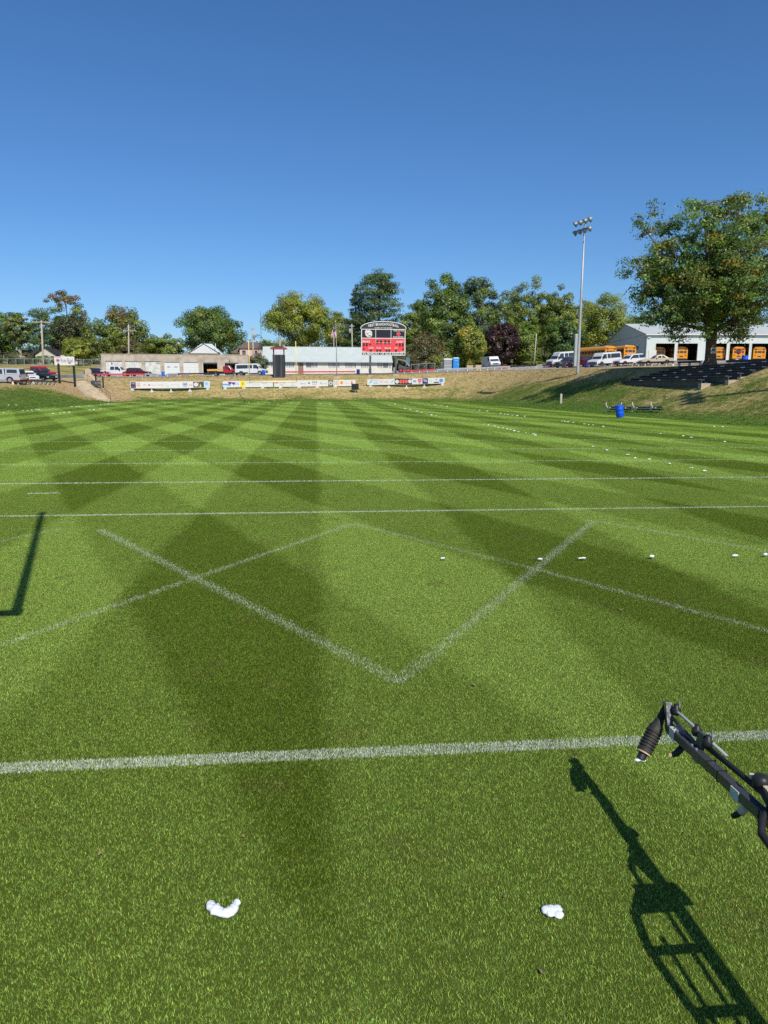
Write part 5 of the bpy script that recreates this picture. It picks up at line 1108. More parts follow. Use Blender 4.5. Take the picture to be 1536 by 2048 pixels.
# ------------------------------------------------------------------ school buses
BUSY = mat('school_bus_yellow', (0.68, 0.27, 0.008), 0.35, var=0.05, scale=0.7, spec=0.5); BUSW = mat('bus_roof_white', (0.62, 0.62, 0.56), 0.45, var=0.05)
def school_bus(label, loc, yaw):
    """rear at x=0, the bus runs towards +x"""
    root = empty('school_bus', loc, yaw, label, 'school bus', 'yellow school buses'); L, hw, H, z0 = 10.2, 1.22, 3.0, 0.55
    sec = [(-hw, z0), (-hw, 2.25), (-hw*0.97, 2.5), (-hw*0.84, 2.76), (-hw*0.55, 2.93), (0, H), (hw*0.55, 2.93), (hw*0.84, 2.76), (hw*0.97, 2.5), (hw, 2.25), (hw, z0)]
    q = MB(); q.prism([(a, b) for a, b in sec], 0, L-1.2, axis='x'); body = q.build('body', BUSY, root, bevel=0.04)
    q = MB(); q.prism([(-hw*0.9, 0.5), (-hw*0.9, 1.35), (-hw*0.7, 1.55), (hw*0.7, 1.55), (hw*0.9, 1.35), (hw*0.9, 0.5)], L-1.198, L+0.6, axis='x'); q.build('hood', BUSY, root, bevel=0.08)
    q = MB(); q.span(1.0, L-2.0, -0.45, 0.45, H-0.06, H+0.04); q.build('roof_hatch_strip', BUSW, body)
    for y0, y1 in ((-0.95, -0.48), (-0.36, 0.36), (0.48, 0.95)): q = MB(); q.span(-0.03, -0.002, y0, y1, 1.72, 2.16); q.build('rear_window', GLASS, body)
    q = MB(); q.span(-0.035, -0.003, -0.34, 0.34, 0.98, 1.2); q.build('number_plate_panel', BLACK, body)
    q = MB(); q.span(-0.02, -0.0015, -0.42, 0.42, 0.72, 2.3); q.build('emergency_door', BUSY, body)
    for s in (-1, 1):
        q = MB(); q.span(-0.04, -0.002, min(s*0.56, s*1.05), max(s*0.56, s*1.05), 2.36, 2.62); lp = q.build('lamp_panel', BLACK, body)
        for dy in (0.68, 0.9): q = MB(); q.lathe([(0.1, 0), (0.1, 0.03)], (-0.045, s*dy, 2.49), 10, Matrix.Rotation(-math.pi/2, 4, 'Y')); q.build('flasher_lamp', LAMPR, lp)
        q = MB(); q.span(-0.04, -0.002, s*0.82-0.17, s*0.82+0.17, 1.28, 1.42); q.build('tail_light', LAMPR, body)
        q = MB(); q.span(-0.04, -0.002, s*0.82-0.1, s*0.82+0.1, 1.06, 1.16); q.build('turn_light', AMBER, body)
    text_mesh('SCHOOL BUS', 0.17, BLACK, body, (-0.03, 0, 2.52), (math.pi/2, 0, -math.pi/2), width=0.95, bold=0.02)
    q = MB(); q.span(-0.22, -0.001, -hw*0.98, hw*0.98, 0.42, 0.68); q.build('rear_bumper', BLACK, root)
    for s in (-1, 1):
        for zz in (0.85, 1.25, 1.6): q = MB(); q.span(0.02, L-1.3, min(s*hw, s*(hw+0.03)), max(s*hw, s*(hw+0.03)), zz, zz+0.06); q.build('rub_rail', BLACK, body)
        for i in range(9): q = MB(); x = 0.35+i*0.93; q.span(x, x+0.78, min(s*(hw-0.01), s*(hw+0.015)), max(s*(hw-0.01), s*(hw+0.015)), 1.76, 2.24); q.build('side_window', GLASS, body)
    wheels(root, (2.6, L-0.6), 0.48, hw*0.96, 0.3, rim=GREY)
    return root
bb, ba, blx, bg_ = BARN
def barn_pt(px, yl, dz=0.0):
    x = blx(px); ca, sa = math.cos(ba), math.sin(ba)
    X_, Y_ = bb.x+x*ca-yl*sa, bb.y+x*sa+yl*ca
    return Vector((X_, Y_, bb.z+bg_-0.1 if yl > -1 else max(Tz(X_, Y_)+0.04, 0)))
fw = ba+math.pi/2
school_bus('school bus in the first open barn bay, behind the tan sedan', barn_pt(1326, 2.2), fw)
school_bus('flat-backed school bus in the second barn bay left of the tree trunk', barn_pt(1367, 1.0), fw)
school_bus('school bus in the barn bay just right of the tree trunk', barn_pt(1441, 0.7), fw)
school_bus('school bus in the barn bay behind the stop sign', barn_pt(1481, 0.6), fw+0.02)
school_bus('school bus in the barn bay at the right edge of the picture', barn_pt(1523, 0.7), fw)
g1 = stand(1218, 127); school_bus('long school bus parked outside by the barn gable, its side showing', (g1.x, g1.y, g1.z+0.05), R(107))
g1 = stand(1256, 130); school_bus('school bus parked outside close against the barn gable', (g1.x, g1.y, g1.z+0.05), R(97))
# ------------------------------------------------------------------ goal posts
def goal_post(cx, y, back, label, z=0.0):
    root = empty('goal_post', (cx, y+back*1.7, z), 0, label, 'goal post', 'goal posts'); r = 0.055; hw = 3.556; yb = -back*1.7
    n = 8; arc = [(0, -back*1.7*(i/n)*1.0*math.sin(math.pi/2*i/n), 1.55+1.42*math.sin(math.pi/2*i/n)) for i in range(n+1)]
    arc = [(0, yb*(1-math.cos(math.pi/2*i/n)), 1.5+1.46*math.sin(math.pi/2*i/n)) for i in range(n+1)]
    q = MB(); q.tube([(0, 0, -0.3)]+arc, 0.085, 10); q.build('gooseneck_post', YELLOWP, root, True)
    q = MB(); q.tube([(-hw-0.05, yb, 3.05), (hw+0.05, yb, 3.05)], 0.075, 10); q.build('crossbar', YELLOWP, root, True)
    for s in (-1, 1): q = MB(); q.tube([(s*hw, yb, 3.10), (s*hw, yb, 9.2)], r, 10); q.build('upright', YELLOWP, root, True)
    return root
goal_post(-6.54, D0+120*YD, 1, 'slender yellow goal post on the far end line before the long banner')
goal_post(-5.72, 4.45, -1, 'near yellow goal post beside the viewer that throws the bent shadow')

# ------------------------------------------------------------------ banners on the bank
LOGO = {}
def lm(c): 
    k = 'print_%02d_%02d_%02d' % tuple(int(v*99) for v in c)
    return mat(k, c, 0.6, var=0.08, scale=4)
def banner(label, pl, pr, pt_l, pb_l, pt_r, pb_r, base_py_l, base_py_r, legs, art):
    A = on(pl, base_py_l, 112); B = on(pr, base_py_r, 112)
    za = at(pl, pb_l, A.y)[2]; zta = at(pl, pt_l, A.y)[2]; zb = at(pr, pb_r, B.y)[2]; ztb = at(pr, pt_r, B.y)[2]
    yaw = math.atan2(B.y-A.y, B.x-A.x); L_ = math.hypot(B.x-A.x, B.y-A.y); h = ((zta-za)+(ztb-zb))/2
    root = empty('advertising_banner', A, yaw, label, 'banner', 'long white banners on the far bank'); z0 = za-A.z; sl = (zb-za)/L_
    def zat(x): return z0+sl*x
    n = max(2, int(round(L_/2.44))); q = None
    for i in range(n):
        x0, x1 = L_*i/n+0.006, L_*(i+1)/n-0.006; q = MB(); q.add([(x0, 0, zat(x0)), (x1, 0, zat(x1)), (x1, 0, zat(x1)+h), (x0, 0, zat(x0)+h), (x0, 0.04, zat(x0)), (x1, 0.04, zat(x1)), (x1, 0.04, zat(x1)+h), (x0, 0.04, zat(x0)+h)], [(0, 1, 2, 3), (7, 6, 5, 4), (0, 4, 5, 1), (1, 5, 6, 2), (2, 6, 7, 3), (3, 7, 4, 0)]); q.build('sign_panel', WHITE, root)
    q = MB(); q.bar((0, 0.075, zat(0)-0.02), (L_, 0.075, zat(L_)-0.02), 0.06, 0.09); q.build('back_rail', DKGREY, root)
    for f in legs:
        x = f*L_; g = Tz(A.x+x*math.cos(yaw), A.y+x*math.sin(yaw))-A.z
        q = MB(); q.span(x-0.07, x+0.07, 0.115, 0.22, g-0.4, zat(x)+h*0.9); q.build('post', WHITE, root)
        q = MB(); q.prism([(x-0.30, g-0.3), (x-0.28, g+0.13), (x-0.08, g+0.26), (x+0.08, g+0.26), (x+0.28, g+0.13), (x+0.30, g-0.3)], -0.16, 0.10); q.build('foot_block', mat('white_plastic_foot', (0.55, 0.56, 0.52), 0.6), root)
    for it in art:
        kind, f, zf = it[0], it[1], it[2]; x = f*L_; zc = zat(x)+h*zf
        if kind == 'text': text_mesh(it[3], it[4]*h, lm(it[6]), root, (x, -0.012, zc), FRONT, width=it[5]*L_, name='printed_lettering', bold=0.02)
        elif kind == 'rect': q = MB(); w_, h_ = it[3]*L_/2, it[4]*h/2; panel(q, x-w_, x+w_, zc-h_, zc+h_, -0.003, 0.004); q.build('printed_panel', lm(it[5]), root)
        elif kind == 'disc': q = MB(); disc(q, x, zc, it[3]*h/2, -0.0075, 18, it[5] if len(it) > 5 else 1.0, 0.003); q.build('printed_roundel', lm(it[4]), root)
        elif kind == 'poly': q = MB(); q.prism([(x+a*h, zc+b*h) for a, b in it[3]], -0.011, -0.0075); q.build('printed_shape', lm(it[4]), root)
RD, BL, PU_, LB_, GD, GR_, OG, BK, PK, TL = (0.6, 0.05, 0.06), (0.04, 0.08, 0.45), (0.10, 0.03, 0.28), (0.20, 0.48, 0.72), (0.55, 0.32, 0.05), (0.2, 0.45, 0.2), (0.75, 0.25, 0.03), (0.03, 0.03, 0.035), (0.62, 0.32, 0.34), (0.3, 0.5, 0.52)
WAVE = [(-0.7, -0.12), (-0.5, 0.1), (-0.1, 0.16), (0.35, 0.14), (0.7, -0.05), (0.6, -0.2), (0.2, -0.05), (-0.3, -0.04)]
banner('leftmost long white banner with dark print at both ends', 261, 420, 763.5, 777.0, 762.5, 775.5, 780.5, 778.5, [0.02, 0.26, 0.5, 0.74, 0.97],
       [('rect', 0.037, 0.5, 0.062, 0.86, (0.05, 0.03, 0.07)), ('text', 0.037, 0.72, 'TAVERN', 0.16, 0.05, (0.5, 0.4, 0.6)), ('rect', 0.037, 0.3, 0.045, 0.12, (0.45, 0.35, 0.55)), ('rect', 0.10, 0.55, 0.045, 0.6, (0.62, 0.38, 0.38)), ('text', 0.175, 0.5, 'AUTO', 0.25, 0.04, PK), ('disc', 0.23, 0.5, 0.26, RD), ('text', 0.29, 0.5, 'Insurance', 0.2, 0.08, (0.5, 0.5, 0.55)), ('text', 0.375, 0.5, 'Dental', 0.2, 0.06, PK),
        ('poly', 0.46, 0.5, [(-0.35, 0.2), (-0.05, -0.28), (0.3, -0.2), (0.28, -0.14), (0.0, -0.2), (-0.3, 0.2)], TL), ('text', 0.55, 0.5, 'PRINTING', 0.18, 0.1, (0.55, 0.55, 0.6)), ('text', 0.68, 0.6, 'S&S', 0.42, 0.062, BL), ('rect', 0.68, 0.25, 0.055, 0.12, (0.3, 0.35, 0.6)), ('text', 0.752, 0.5, 'Steel', 0.36, 0.05, PK),
        ('rect', 0.82, 0.5, 0.068, 0.9, (0.05, 0.045, 0.04)), ('disc', 0.82, 0.52, 0.66, (0.6, 0.6, 0.57)), ('rect', 0.89, 0.5, 0.066, 0.9, (0.08, 0.06, 0.06)), ('poly', 0.878, 0.36, [(-0.15, -0.2), (0.0, 0.3), (0.15, -0.2)], (0.7, 0.6, 0.05)), ('rect', 0.96, 0.45, 0.068, 0.75, (0.45, 0.6, 0.72)), ('disc', 0.955, 0.64, 0.5, LB_)])
banner('longest white banner behind the goal post with a yellow square', 446, 711, 762.5, 775.0, 759.2, 772.0, 778.3, 774.8, [0.018, 0.155, 0.295, 0.43, 0.57, 0.708, 0.845, 0.985],
       [('poly', 0.024, 0.42, WAVE, (0.1, 0.25, 0.6)), ('rect', 0.026, 0.2, 0.035, 0.25, (0.5, 0.62, 0.72)), ('poly', 0.066, 0.55, [(-0.6, 0.2), (-0.3, -0.15), (0.0, 0.1), (0.3, -0.2), (0.6, 0.15), (0.5, 0.25), (0.0, 0.25), (-0.5, 0.35)], PU_), ('text', 0.105, 0.6, 'Bank', 0.4, 0.03, (0.35, 0.5, 0.6)), ('rect', 0.148, 0.5, 0.038, 0.92, (0.82, 0.60, 0.02)), ('rect', 0.148, 0.55, 0.010, 0.4, (0.6, 0.4, 0.02)),
        ('text', 0.195, 0.7, 'HOMES', 0.2, 0.04, TL), ('text', 0.25, 0.5, 'Realty', 0.2, 0.05, (0.6, 0.6, 0.5)), ('text', 0.31, 0.6, 'Repair', 0.2, 0.04, PK), ('text', 0.395, 0.68, 'HOMES', 0.28, 0.04, RD), ('text', 0.445, 0.62, 'Garage', 0.2, 0.045, PK), ('text', 0.44, 0.34, 'Sales', 0.18, 0.025, GD), ('text', 0.525, 0.68, 'TOY', 0.3, 0.03, PK), ('text', 0.525, 0.25, 'Farm', 0.2, 0.03, TL), ('text', 0.6, 0.5, 'Flowers', 0.28, 0.04, (0.5, 0.35, 0.55)), ('disc', 0.645, 0.55, 0.3, (0.1, 0.16, 0.14)),
        ('text', 0.688, 0.68, '0 0 0', 0.32, 0.036, BK), ('rect', 0.688, 0.32, 0.036, 0.24, (0.62, 0.45, 0.47)), ('poly', 0.735, 0.48, [(-0.2, 0.2), (0.0, 0.05), (0.1, -0.2), (0.16, -0.1), (0.05, 0.12)], BK), ('text', 0.77, 0.5, 'Motor', 0.22, 0.03, (0.5, 0.5, 0.5)), ('rect', 0.81, 0.5, 0.038, 0.94, (0.06, 0.06, 0.06)), ('disc', 0.81, 0.5, 0.72, (0.45, 0.45, 0.43)), ('poly', 0.81, 0.5, [(-0.2, 0.15), (0, -0.2), (0.2, 0.15), (0.0, 0.0)], BK),
        ('text', 0.853, 0.76, '- - -', 0.2, 0.036, OG), ('text', 0.853, 0.5, 'EWELO', 0.2, 0.036, GD), ('text', 0.853, 0.25, '- - -', 0.2, 0.036, OG), ('disc', 0.894, 0.56, 0.5, OG), ('text', 0.93, 0.5, 'Feed', 0.24, 0.03, (0.6, 0.58, 0.5)), ('poly', 0.972, 0.6, [(-0.2, -0.3), (0.0, 0.35), (0.2, -0.3), (0.08, -0.3), (0.0, -0.05), (-0.08, -0.3)], RD)])
banner('right banner with a black bear panel and red diamonds', 734.5, 889, 758.8, 770.5, 755.2, 766.8, 773.5, 769.5, [0.045, 0.28, 0.51, 0.74, 0.975],
       [('poly', 0.045, 0.55, [(-0.35, -0.3), (0.0, 0.3), (0.4, 0.35), (0.2, -0.05)], LB_), ('text', 0.11, 0.42, 'Golf', 0.4, 0.055, LB_), ('rect', 0.11, 0.85, 0.06, 0.1, (0.4, 0.5, 0.6)), ('text', 0.18, 0.6, 'Vet', 0.3, 0.04, PK), ('text', 0.25, 0.5, 'Farms', 0.25, 0.05, PK), ('poly', 0.325, 0.5, [(-0.3, -0.3), (0.1, -0.05), (0.3, 0.35), (-0.1, 0.1)], LB_),
        ('rect', 0.467, 0.5, 0.222, 0.96, BK), ('disc', 0.386, 0.5, 0.66, (0.6, 0.6, 0.58)), ('disc', 0.553, 0.5, 0.66, (0.6, 0.6, 0.58)), ('poly', 0.435, 0.5, [(-0.42, 0), (0, 0.36), (0.42, 0), (0, -0.36)], (0.7, 0.12, 0.1)), ('poly', 0.47, 0.5, [(-0.42, 0), (0, 0.36), (0.42, 0), (0, -0.36)], (0.7, 0.12, 0.1)), ('poly', 0.505, 0.5, [(-0.42, 0), (0, 0.36), (0.42, 0), (0, -0.36)], (0.7, 0.12, 0.1)),
        ('disc', 0.615, 0.5, 0.36, (0.2, 0.3, 0.55), 1.8), ('poly', 0.68, 0.52, [(-0.36, 0.4), (0.36, 0.4), (0.3, -0.1), (0.0, -0.5), (-0.3, -0.1)], (0.6, 0.18, 0.18)), ('rect', 0.75, 0.5, 0.072, 0.94, (0.03, 0.03, 0.14)), ('text', 0.75, 0.58, 'Vic', 0.5, 0.05, (0.62, 0.62, 0.65)), ('text', 0.82, 0.55, 'Lawn', 0.35, 0.04, (0.4, 0.6, 0.4)), ('poly', 0.895, 0.6, [(-0.3, 0.1), (0.0, 0.25), (0.3, 0.1), (0.05, 0.1), (0.05, -0.2), (-0.05, -0.2), (-0.05, 0.1)], GD), ('rect', 0.895, 0.2, 0.066, 0.2, (0.05, 0.05, 0.2)), ('disc', 0.957, 0.52, 0.7, (0.12, 0.25, 0.6)), ('disc', 0.957, 0.55, 0.001, WHITE.node_tree.nodes['Principled BSDF'].inputs[0].default_value[:3])])

# ------------------------------------------------------------------ play clock, flagpole, tall light pole
def play_clock():
    b = on(710.5, 787, 112); k = 1/ppm(b.y); root = empty('play_clock', b, 0, 'black play clock box on a thin post in front of the longest banner', 'play clock')
    z0 = at(712, 779.5, b.y)[2]-b.z; z1 = at(712, 767.5, b.y)[2]-b.z
    q = MB(); q.tube([(0, 0.1, -0.3), (0, 0.1, z0+0.1)], 0.06, 8); q.build('post', GALV, root); q = MB(); q.span(-7.5*k, 7.0*k, -0.12, 0.18, z0, z1); q.build('display_box', BLACK, root, bevel=0.02); q = MB(); q.span(-6.7*k, 6.2*k, -0.135, -0.122, z0+0.08, z1-0.08); q.build('display_face', mat('matte_display', (0.012, 0.012, 0.013), 0.6), root)
    q = MB(); q.lathe([(0.35, -0.2), (0.30, 0.05), (0.1, 0.08)], (0, 0.1, 0), 10); q.build('footing', PALECON, root)
play_clock()
def flagpole():
    b = on(673.5, 755, 118); H = at(671.5, 643.5, b.y)[2]-b.z; root = empty('flagpole', b, 0, 'silver flagpole with a limp American flag before the white building', 'flagpole')
    q = MB(); q.tube([(0, 0, -0.4), (0, 0, H*0.5), (-0.12, 0, H)], [0.075, 0.06, 0.03], 8); q.build('pole', GALV, root, True)
    q = MB(); q.lathe([(0.02, -0.1), (0.1, 0), (0.02, 0.1)], (-0.12, 0, H+0.05), 8); q.build('finial', CHROME, root, True); q = MB(); q.span(-0.6, 0.6, -0.4, 0.5, -0.3, 0.18); q.build('base_block', PALECON, root)
    # limp flag: folds hanging beside the pole
    nu, nv = 14, 26; V = []; zt = at(671, 655, b.y)[2]-b.z; zb_ = at(671, 681.5, b.y)[2]-b.z
    for j in range(nv+1):
        v = j/nv
        for i in range(nu+1):
            u = i/nu; w = 0.72*math.sin(math.pi*min(1, 0.35+0.75*v))*(1.0-0.25*max(0, v-0.7)/0.3)
            x = -0.06-u*w*0.95+0.05*math.sin(u*9+v*4); y = -0.05+0.16*math.sin(u*8.5+v*2.2)*u**0.5; z = zt-v*(zt-zb_)*(1-0.06*u)-0.35*u*(1-v); V.append((x, y, z))
    F = [(j*(nu+1)+i, j*(nu+1)+i+1, (j+1)*(nu+1)+i+1, (j+1)*(nu+1)+i) for j in range(nv) for i in range(nu)]
    m = bpy.data.materials.new('flag_cloth'); m.use_nodes = True; m.use_backface_culling = False
    C = []
    for j in range(nv+1):
        for i in range(nu+1):
            u, v = i/nu, j/nv; s = (v*1.25+u*0.5)          # stripes run down the hanging cloth at a slant
            stripe = int(s*13) % 2; c = (0.42, 0.02, 0.05) if stripe == 0 else (0.62, 0.6, 0.58)
            if v < 0.30 and u < 0.85: c = (0.03, 0.04, 0.14)
            C.append(c)
    me = bpy.data.meshes.new('flag'); me.from_pydata(V, [], F); color_attr(me, np.array(C), 'tint')
    N, L = m.node_tree.nodes, m.node_tree.links; a = N.new('ShaderNodeAttribute'); a.attribute_name = 'tint'; L.new(a.outputs['Color'], N['Principled BSDF'].inputs['Base Color']); N['Principled BSDF'].inputs['Roughness'].default_value = 0.8
    o = obj('flag', me, m, root); o['label'] = 'limp red, white and blue striped flag'
    for p in me.polygons: p.use_smooth = True
flagpole()
def light_pole():
    b = on(1155, 748.5, 85, 125); Y = b.y; k = float((np.array(b)-CO)@CFW)/CF; root = empty('stadium_light_pole', b, 0, 'tall silver stadium light pole on the right bank with eight lamps', 'light pole')
    H = at(1166, 446, Y)[2]-b.z; dx = 0.0
    POLE = mat('dull_galvanised_pole', (0.40, 0.43, 0.44), 0.5, 0.3, var=0.1, scale=1)
    q = MB(); q.tube([(0, 0, -0.5), (0, 0, 0.5), (dx*0.5, 0, H*0.5), (dx, 0, H)], [0.22, 0.20, 0.15, 0.09], 12); q.build('pole', POLE, root, True)
    q = MB(); q.span(-0.62, -0.28, -0.3, 0.1, at(1150, 698, Y)[2]-b.z-2.2+0.0, at(1150, 668, Y)[2]-b.z); q.build('ballast_cabinet', POLE, root, bevel=0.03)
    LH = mat('lamp_reflector_grey', (0.22, 0.27, 0.29), 0.45, 0.3, var=0.08)
    # two cross-arms seen at a slant, four lamps each, facing the field (left)
    dirv = Vector((-0.55, -1.0, 0)).normalized()
    for r_, dz in enumerate((0.75, -0.75)):
        z = H-0.55+dz*0.72; q = MB(); a = Vector((dx, 0, z))-dirv*-1.6*0; q.bar((dx-0.75, 1.3, z), (dx+0.15, -1.7, z), 0.1); arm = q.build('crossarm', POLE, root)
        for i in range(4):
            c = Vector((dx-0.72+i*0.27, 1.3-i*0.95, z+0.12)); aim = Vector((-0.75, 0.25, -0.6)).normalized(); M = aim.to_track_quat('Z', 'Y').to_matrix().to_4x4()
            q = MB(); q.lathe([(0.06, -0.36), (0.19, -0.29), (0.32, -0.05), (0.37, 0.15), (0.34, 0.16), (0.28, -0.02)], tuple(c), 12, M); lo = q.build('lamp', LH, root, True)
            q = MB(); q.lathe([(0.28, 0.05), (0.05, 0.09)], tuple(c), 12, M); q.build('lens', LAMPW, lo)
    q = MB(); q.tube([(dx, 0, H-0.2), (dx, 0, H+0.1)], 0.09, 8); q.build('mast_head', POLE, root)
light_pole()
# the lamp standard out of frame that throws the slim shadow on the right bank
def off_pole():
    tgt = on(1385, 797, 40, 80); s = Vector(sdir); t = 20.5/s.z; base = Vector((tgt.x, tgt.y, tgt.z))+s*t; H = 20.5
    X_, Y_ = base.x, base.y; z = Tz(X_, Y_); b = Vector((X_, Y_, z)); root = empty('stadium_light_pole', b, 0, 'second stadium light pole standing beyond the right edge of the picture', 'light pole', None)
    top = base.z-z; POLE = MATS['dull_galvanised_pole']; q = MB(); q.tube([(0, 0, -0.5), (0, 0, top*0.5), (0, 0, top)], [0.30, 0.22, 0.12], 12); q.build('pole', POLE, root, True)
    q = MB()
    for dz in (0.4, -0.5):
        q = MB(); q.bar((-0.5, -1.8, top+dz), (0.5, 1.8, top+dz), 0.1); q.build('crossarm', POLE, root)
        for i in range(4):
            c = (-0.45+i*0.3, -1.65+i*1.1, top+dz+0.1); q = MB(); q.lathe([(0.06, -0.38), (0.20, -0.30), (0.34, -0.05), (0.40, 0.16), (0.37, 0.17), (0.30, -0.02)], c, 12, Vector((-0.75, 0.2, -0.6)).normalized().to_track_quat('Z', 'Y').to_matrix().to_4x4()); q.build('lamp', MATS['lamp_reflector_grey'], root, True)
off_pole()

# ------------------------------------------------------------------ utility poles and mast
def utility_pole(label, px_t, py_t, px_b, Y, arms=((0.985, 1.3),), transformer=None, m=WOODPOLE, r=0.16):
    b = stand(px_b, Y); T_ = at(px_t, py_t, Y); d = Vector((T_[0]-b.x, 0, T_[2]-b.z)); root = empty('utility_pole', b, 0, label, 'utility pole', 'wooden utility poles')
    q = MB(); q.tube([(0, 0, -0.5), tuple(d*0.5), tuple(d)], [r*1.15, r, r*0.8], 9); q.build('pole', m, root, True)
    for f, hw in arms:
        p = d*f; q = MB(); q.span(p.x-hw, p.x+hw, -0.22, -0.10, p.z-0.07, p.z+0.07); a = q.build('crossarm', m, root)
        for s in (-0.92, -0.5, 0.5, 0.92): q = MB(); q.lathe([(0.03, 0), (0.06, 0.05), (0.05, 0.14), (0.02, 0.17)], (p.x+s*hw, -0.16, p.z+0.07), 6); q.build('insulator', GREY, a)
    if transformer:
        for sx in transformer[1:]: p = d*transformer[0]; q = MB(); q.lathe([(0.12, 0), (0.27, 0.05), (0.27, 0.85), (0.2, 0.95), (0.05, 1.1)], (p.x+sx*0.45, -0.1, p.z-0.5), 12); q.build('transformer', GREY, root, True)
    return Vector((T_[0], Y, T_[2]))
u1 = utility_pole('tall pale utility pole rising beside the parked cars at left', 82.6, 641, 89.5, 136, arms=((0.97, 1.55),))
u2 = utility_pole('utility pole with white crossarm above the garage roof', 257, 649, 259.5, 162, arms=((0.86, 0.9),))
u3 = utility_pole('utility pole with a lamp in front of the pink house', 505, 655, 508, 160, arms=((0.97, 0.45),), transformer=(0.82, 0.6))
u4 = utility_pole('short service pole behind the roof of the white building near the tower', 560, 679, 560.5, 172, arms=())
u5 = utility_pole('utility pole with grey transformer left of the scoreboard', 703.5, 648, 705.5, 166, arms=((0.95, 0.5),), transformer=(0.85, -1))
u6 = utility_pole('leaning bare pole among the trees right of the purple tree', 1073, 667, 1066, 152, arms=(), r=0.12)
u7 = utility_pole('pole with pale transformer just behind the flag', 667.5, 655, 668, 170, arms=(), transformer=(0.8, -1), r=0.12)
def wire(label, a, b, sag, r=0.012):
    q = MB(); a, b = Vector(a), Vector(b); q.tube([a.lerp(b, t)-Vector((0, 0, 4*sag*t*(1-t))) for t in np.linspace(0, 1, 14)], r, 4); o = q.build('overhead_wire', DKGREY); tag(o, label, 'wire', 'overhead wires')
wire('overhead wire from the tall left pole to the pole above the garage', u1+Vector((0, 0, -0.3)), u2+Vector((0, 0, -1.2)), 1.2)
wire('overhead wire sagging across the trees between garage and pink house', u2+Vector((0.4, 0, -2.2)), u3+Vector((0, 0, -0.8)), 1.6)
wire('low overhead wire running left from the tall left pole', u1+Vector((0, 0, -5.2)), (u1.x-26, u1.y+3, u1.z-5.0), 0.5)
def mast():
    b = stand(524.5, 200); H = at(523.5, 622, 200)[2]-b.z; root = empty('antenna_mast', b, 0, 'thin lattice antenna mast behind the observation tower', 'mast')
    for i in range(3): a = i*2.094; q = MB(); q.tube([(0.14*math.cos(a), 0.14*math.sin(a), 0), (0.06*math.cos(a), 0.06*math.sin(a), H)], 0.035, 4); q.build('mast_leg', GALV, root)
    q = MB(); pts = []
    for i in range(40): a = i*2.094; f = 0.14-0.08*i/40; pts.append((f*math.cos(a), f*math.sin(a), H*i/40))
    q.tube(pts, 0.02, 4); q.build('lacing', GALV, root)
mast()

# ------------------------------------------------------------------ rails (low bench seats on posts round the crest)
def rail_bench(label, pts, m, posts=True, post_m=WHITE, h=0.52, w=0.30, t=0.07, n_posts=None, name='bench_rail', plate=None, slant=False):
    A = Vector(pts[0]); B = Vector(pts[1]); yaw = math.atan2(B.y-A.y, B.x-A.x); L_ = math.hypot(B.x-A.x, B.y-A.y)
    root = empty(name, A, yaw, label, 'bench', 'low bench rails along the crest'); sl = (B.z-A.z)/L_
    q = MB(); q.add([(0, -w/2, h), (L_, -w/2, h+sl*L_), (L_, w/2, h+sl*L_), (0, w/2, h), (0, -w/2, h+t), (L_, -w/2, h+t+sl*L_), (L_, w/2, h+t+sl*L_), (0, w/2, h+t)], [(3, 2, 1, 0), (4, 5, 6, 7), (0, 1, 5, 4), (1, 2, 6, 5), (2, 3, 7, 6), (3, 0, 4, 7)]); q.build('seat_plank', m, root)
    q = MB(); q.add([(0, -w/2-0.045, h-0.16), (L_, -w/2-0.045, h-0.16+sl*L_), (L_, -w/2-0.003, h-0.16+sl*L_), (0, -w/2-0.003, h-0.16), (0, -w/2-0.045, h+t), (L_, -w/2-0.045, h+t+sl*L_), (L_, -w/2-0.003, h+t+sl*L_), (0, -w/2-0.003, h+t)], [(3, 2, 1, 0), (4, 5, 6, 7), (0, 1, 5, 4), (1, 2, 6, 5), (2, 3, 7, 6), (3, 0, 4, 7)]); q.build('face_plank', m, root)
    n = n_posts or max(2, int(round(L_/2.2))+1)
    for i in range(n):
        x = L_*(0.03+0.94*i/(n-1)); g = Tz(A.x+x*math.cos(yaw), A.y+x*math.sin(yaw))-A.z; q = MB()
        if slant: q.bar((x-0.12, -0.06, g-0.2), (x+0.10, 0.0, h+sl*x-0.01), 0.10)
        else: q.span(x-0.05, x+0.05, -w/2+0.01, w/2-0.05, g-0.3, h+sl*x-0.004)
        q.build('leg', post_m, root)
    return root
def crest(px, py, Y): return stand(px, Y)
def rail_px(label, p0, p1, m, **kw): return rail_bench(label, (stand(*p0), stand(*p1)), m, **kw)
rail_px('dark red bench rail before the parked cars at left', (25, 100), (64, 105), DKRED, n_posts=5)
rail_px('grey bench rail with pale legs ending at the rose bowl sign', (66, 105.3), (112, 111.5), DKGREY, n_posts=6)
rail_px('long red bench rail before the white pickup and maroon hatchback', (184, 131.5), (290, 131.5), RED)
rail_px('short grey bench rail between the red rail and the blue barrel', (291, 131.6), (316, 131.6), GALV, n_posts=3)
rail_px('long black bench rail before the open garage bays', (357, 131.6), (497, 131.6), BLACK)
rail_px('thin grey bench rail left of the black rail', (336, 131.7), (356.5, 131.7), GALV, n_posts=2)
rail_px('long red bench rail in front of the white building', (566, 132.2), (711, 131.5), RED, n_posts=8)
rail_px('red bench rail right of the scoreboard post', (806, 130.5), (871, 131.0), RED, n_posts=5)
rail_px('grey bench rail before the portable toilets', (872, 131.0), (956, 131.0), GALV, n_posts=5)
rail_px('grey bench rail below the white delivery van', (958, 131.0), (1018, 130.4), GALV, n_posts=5)
rail_px('black bench rail right of the delivery van', (1020, 130.3), (1072, 127.0), BLACK, n_posts=5)
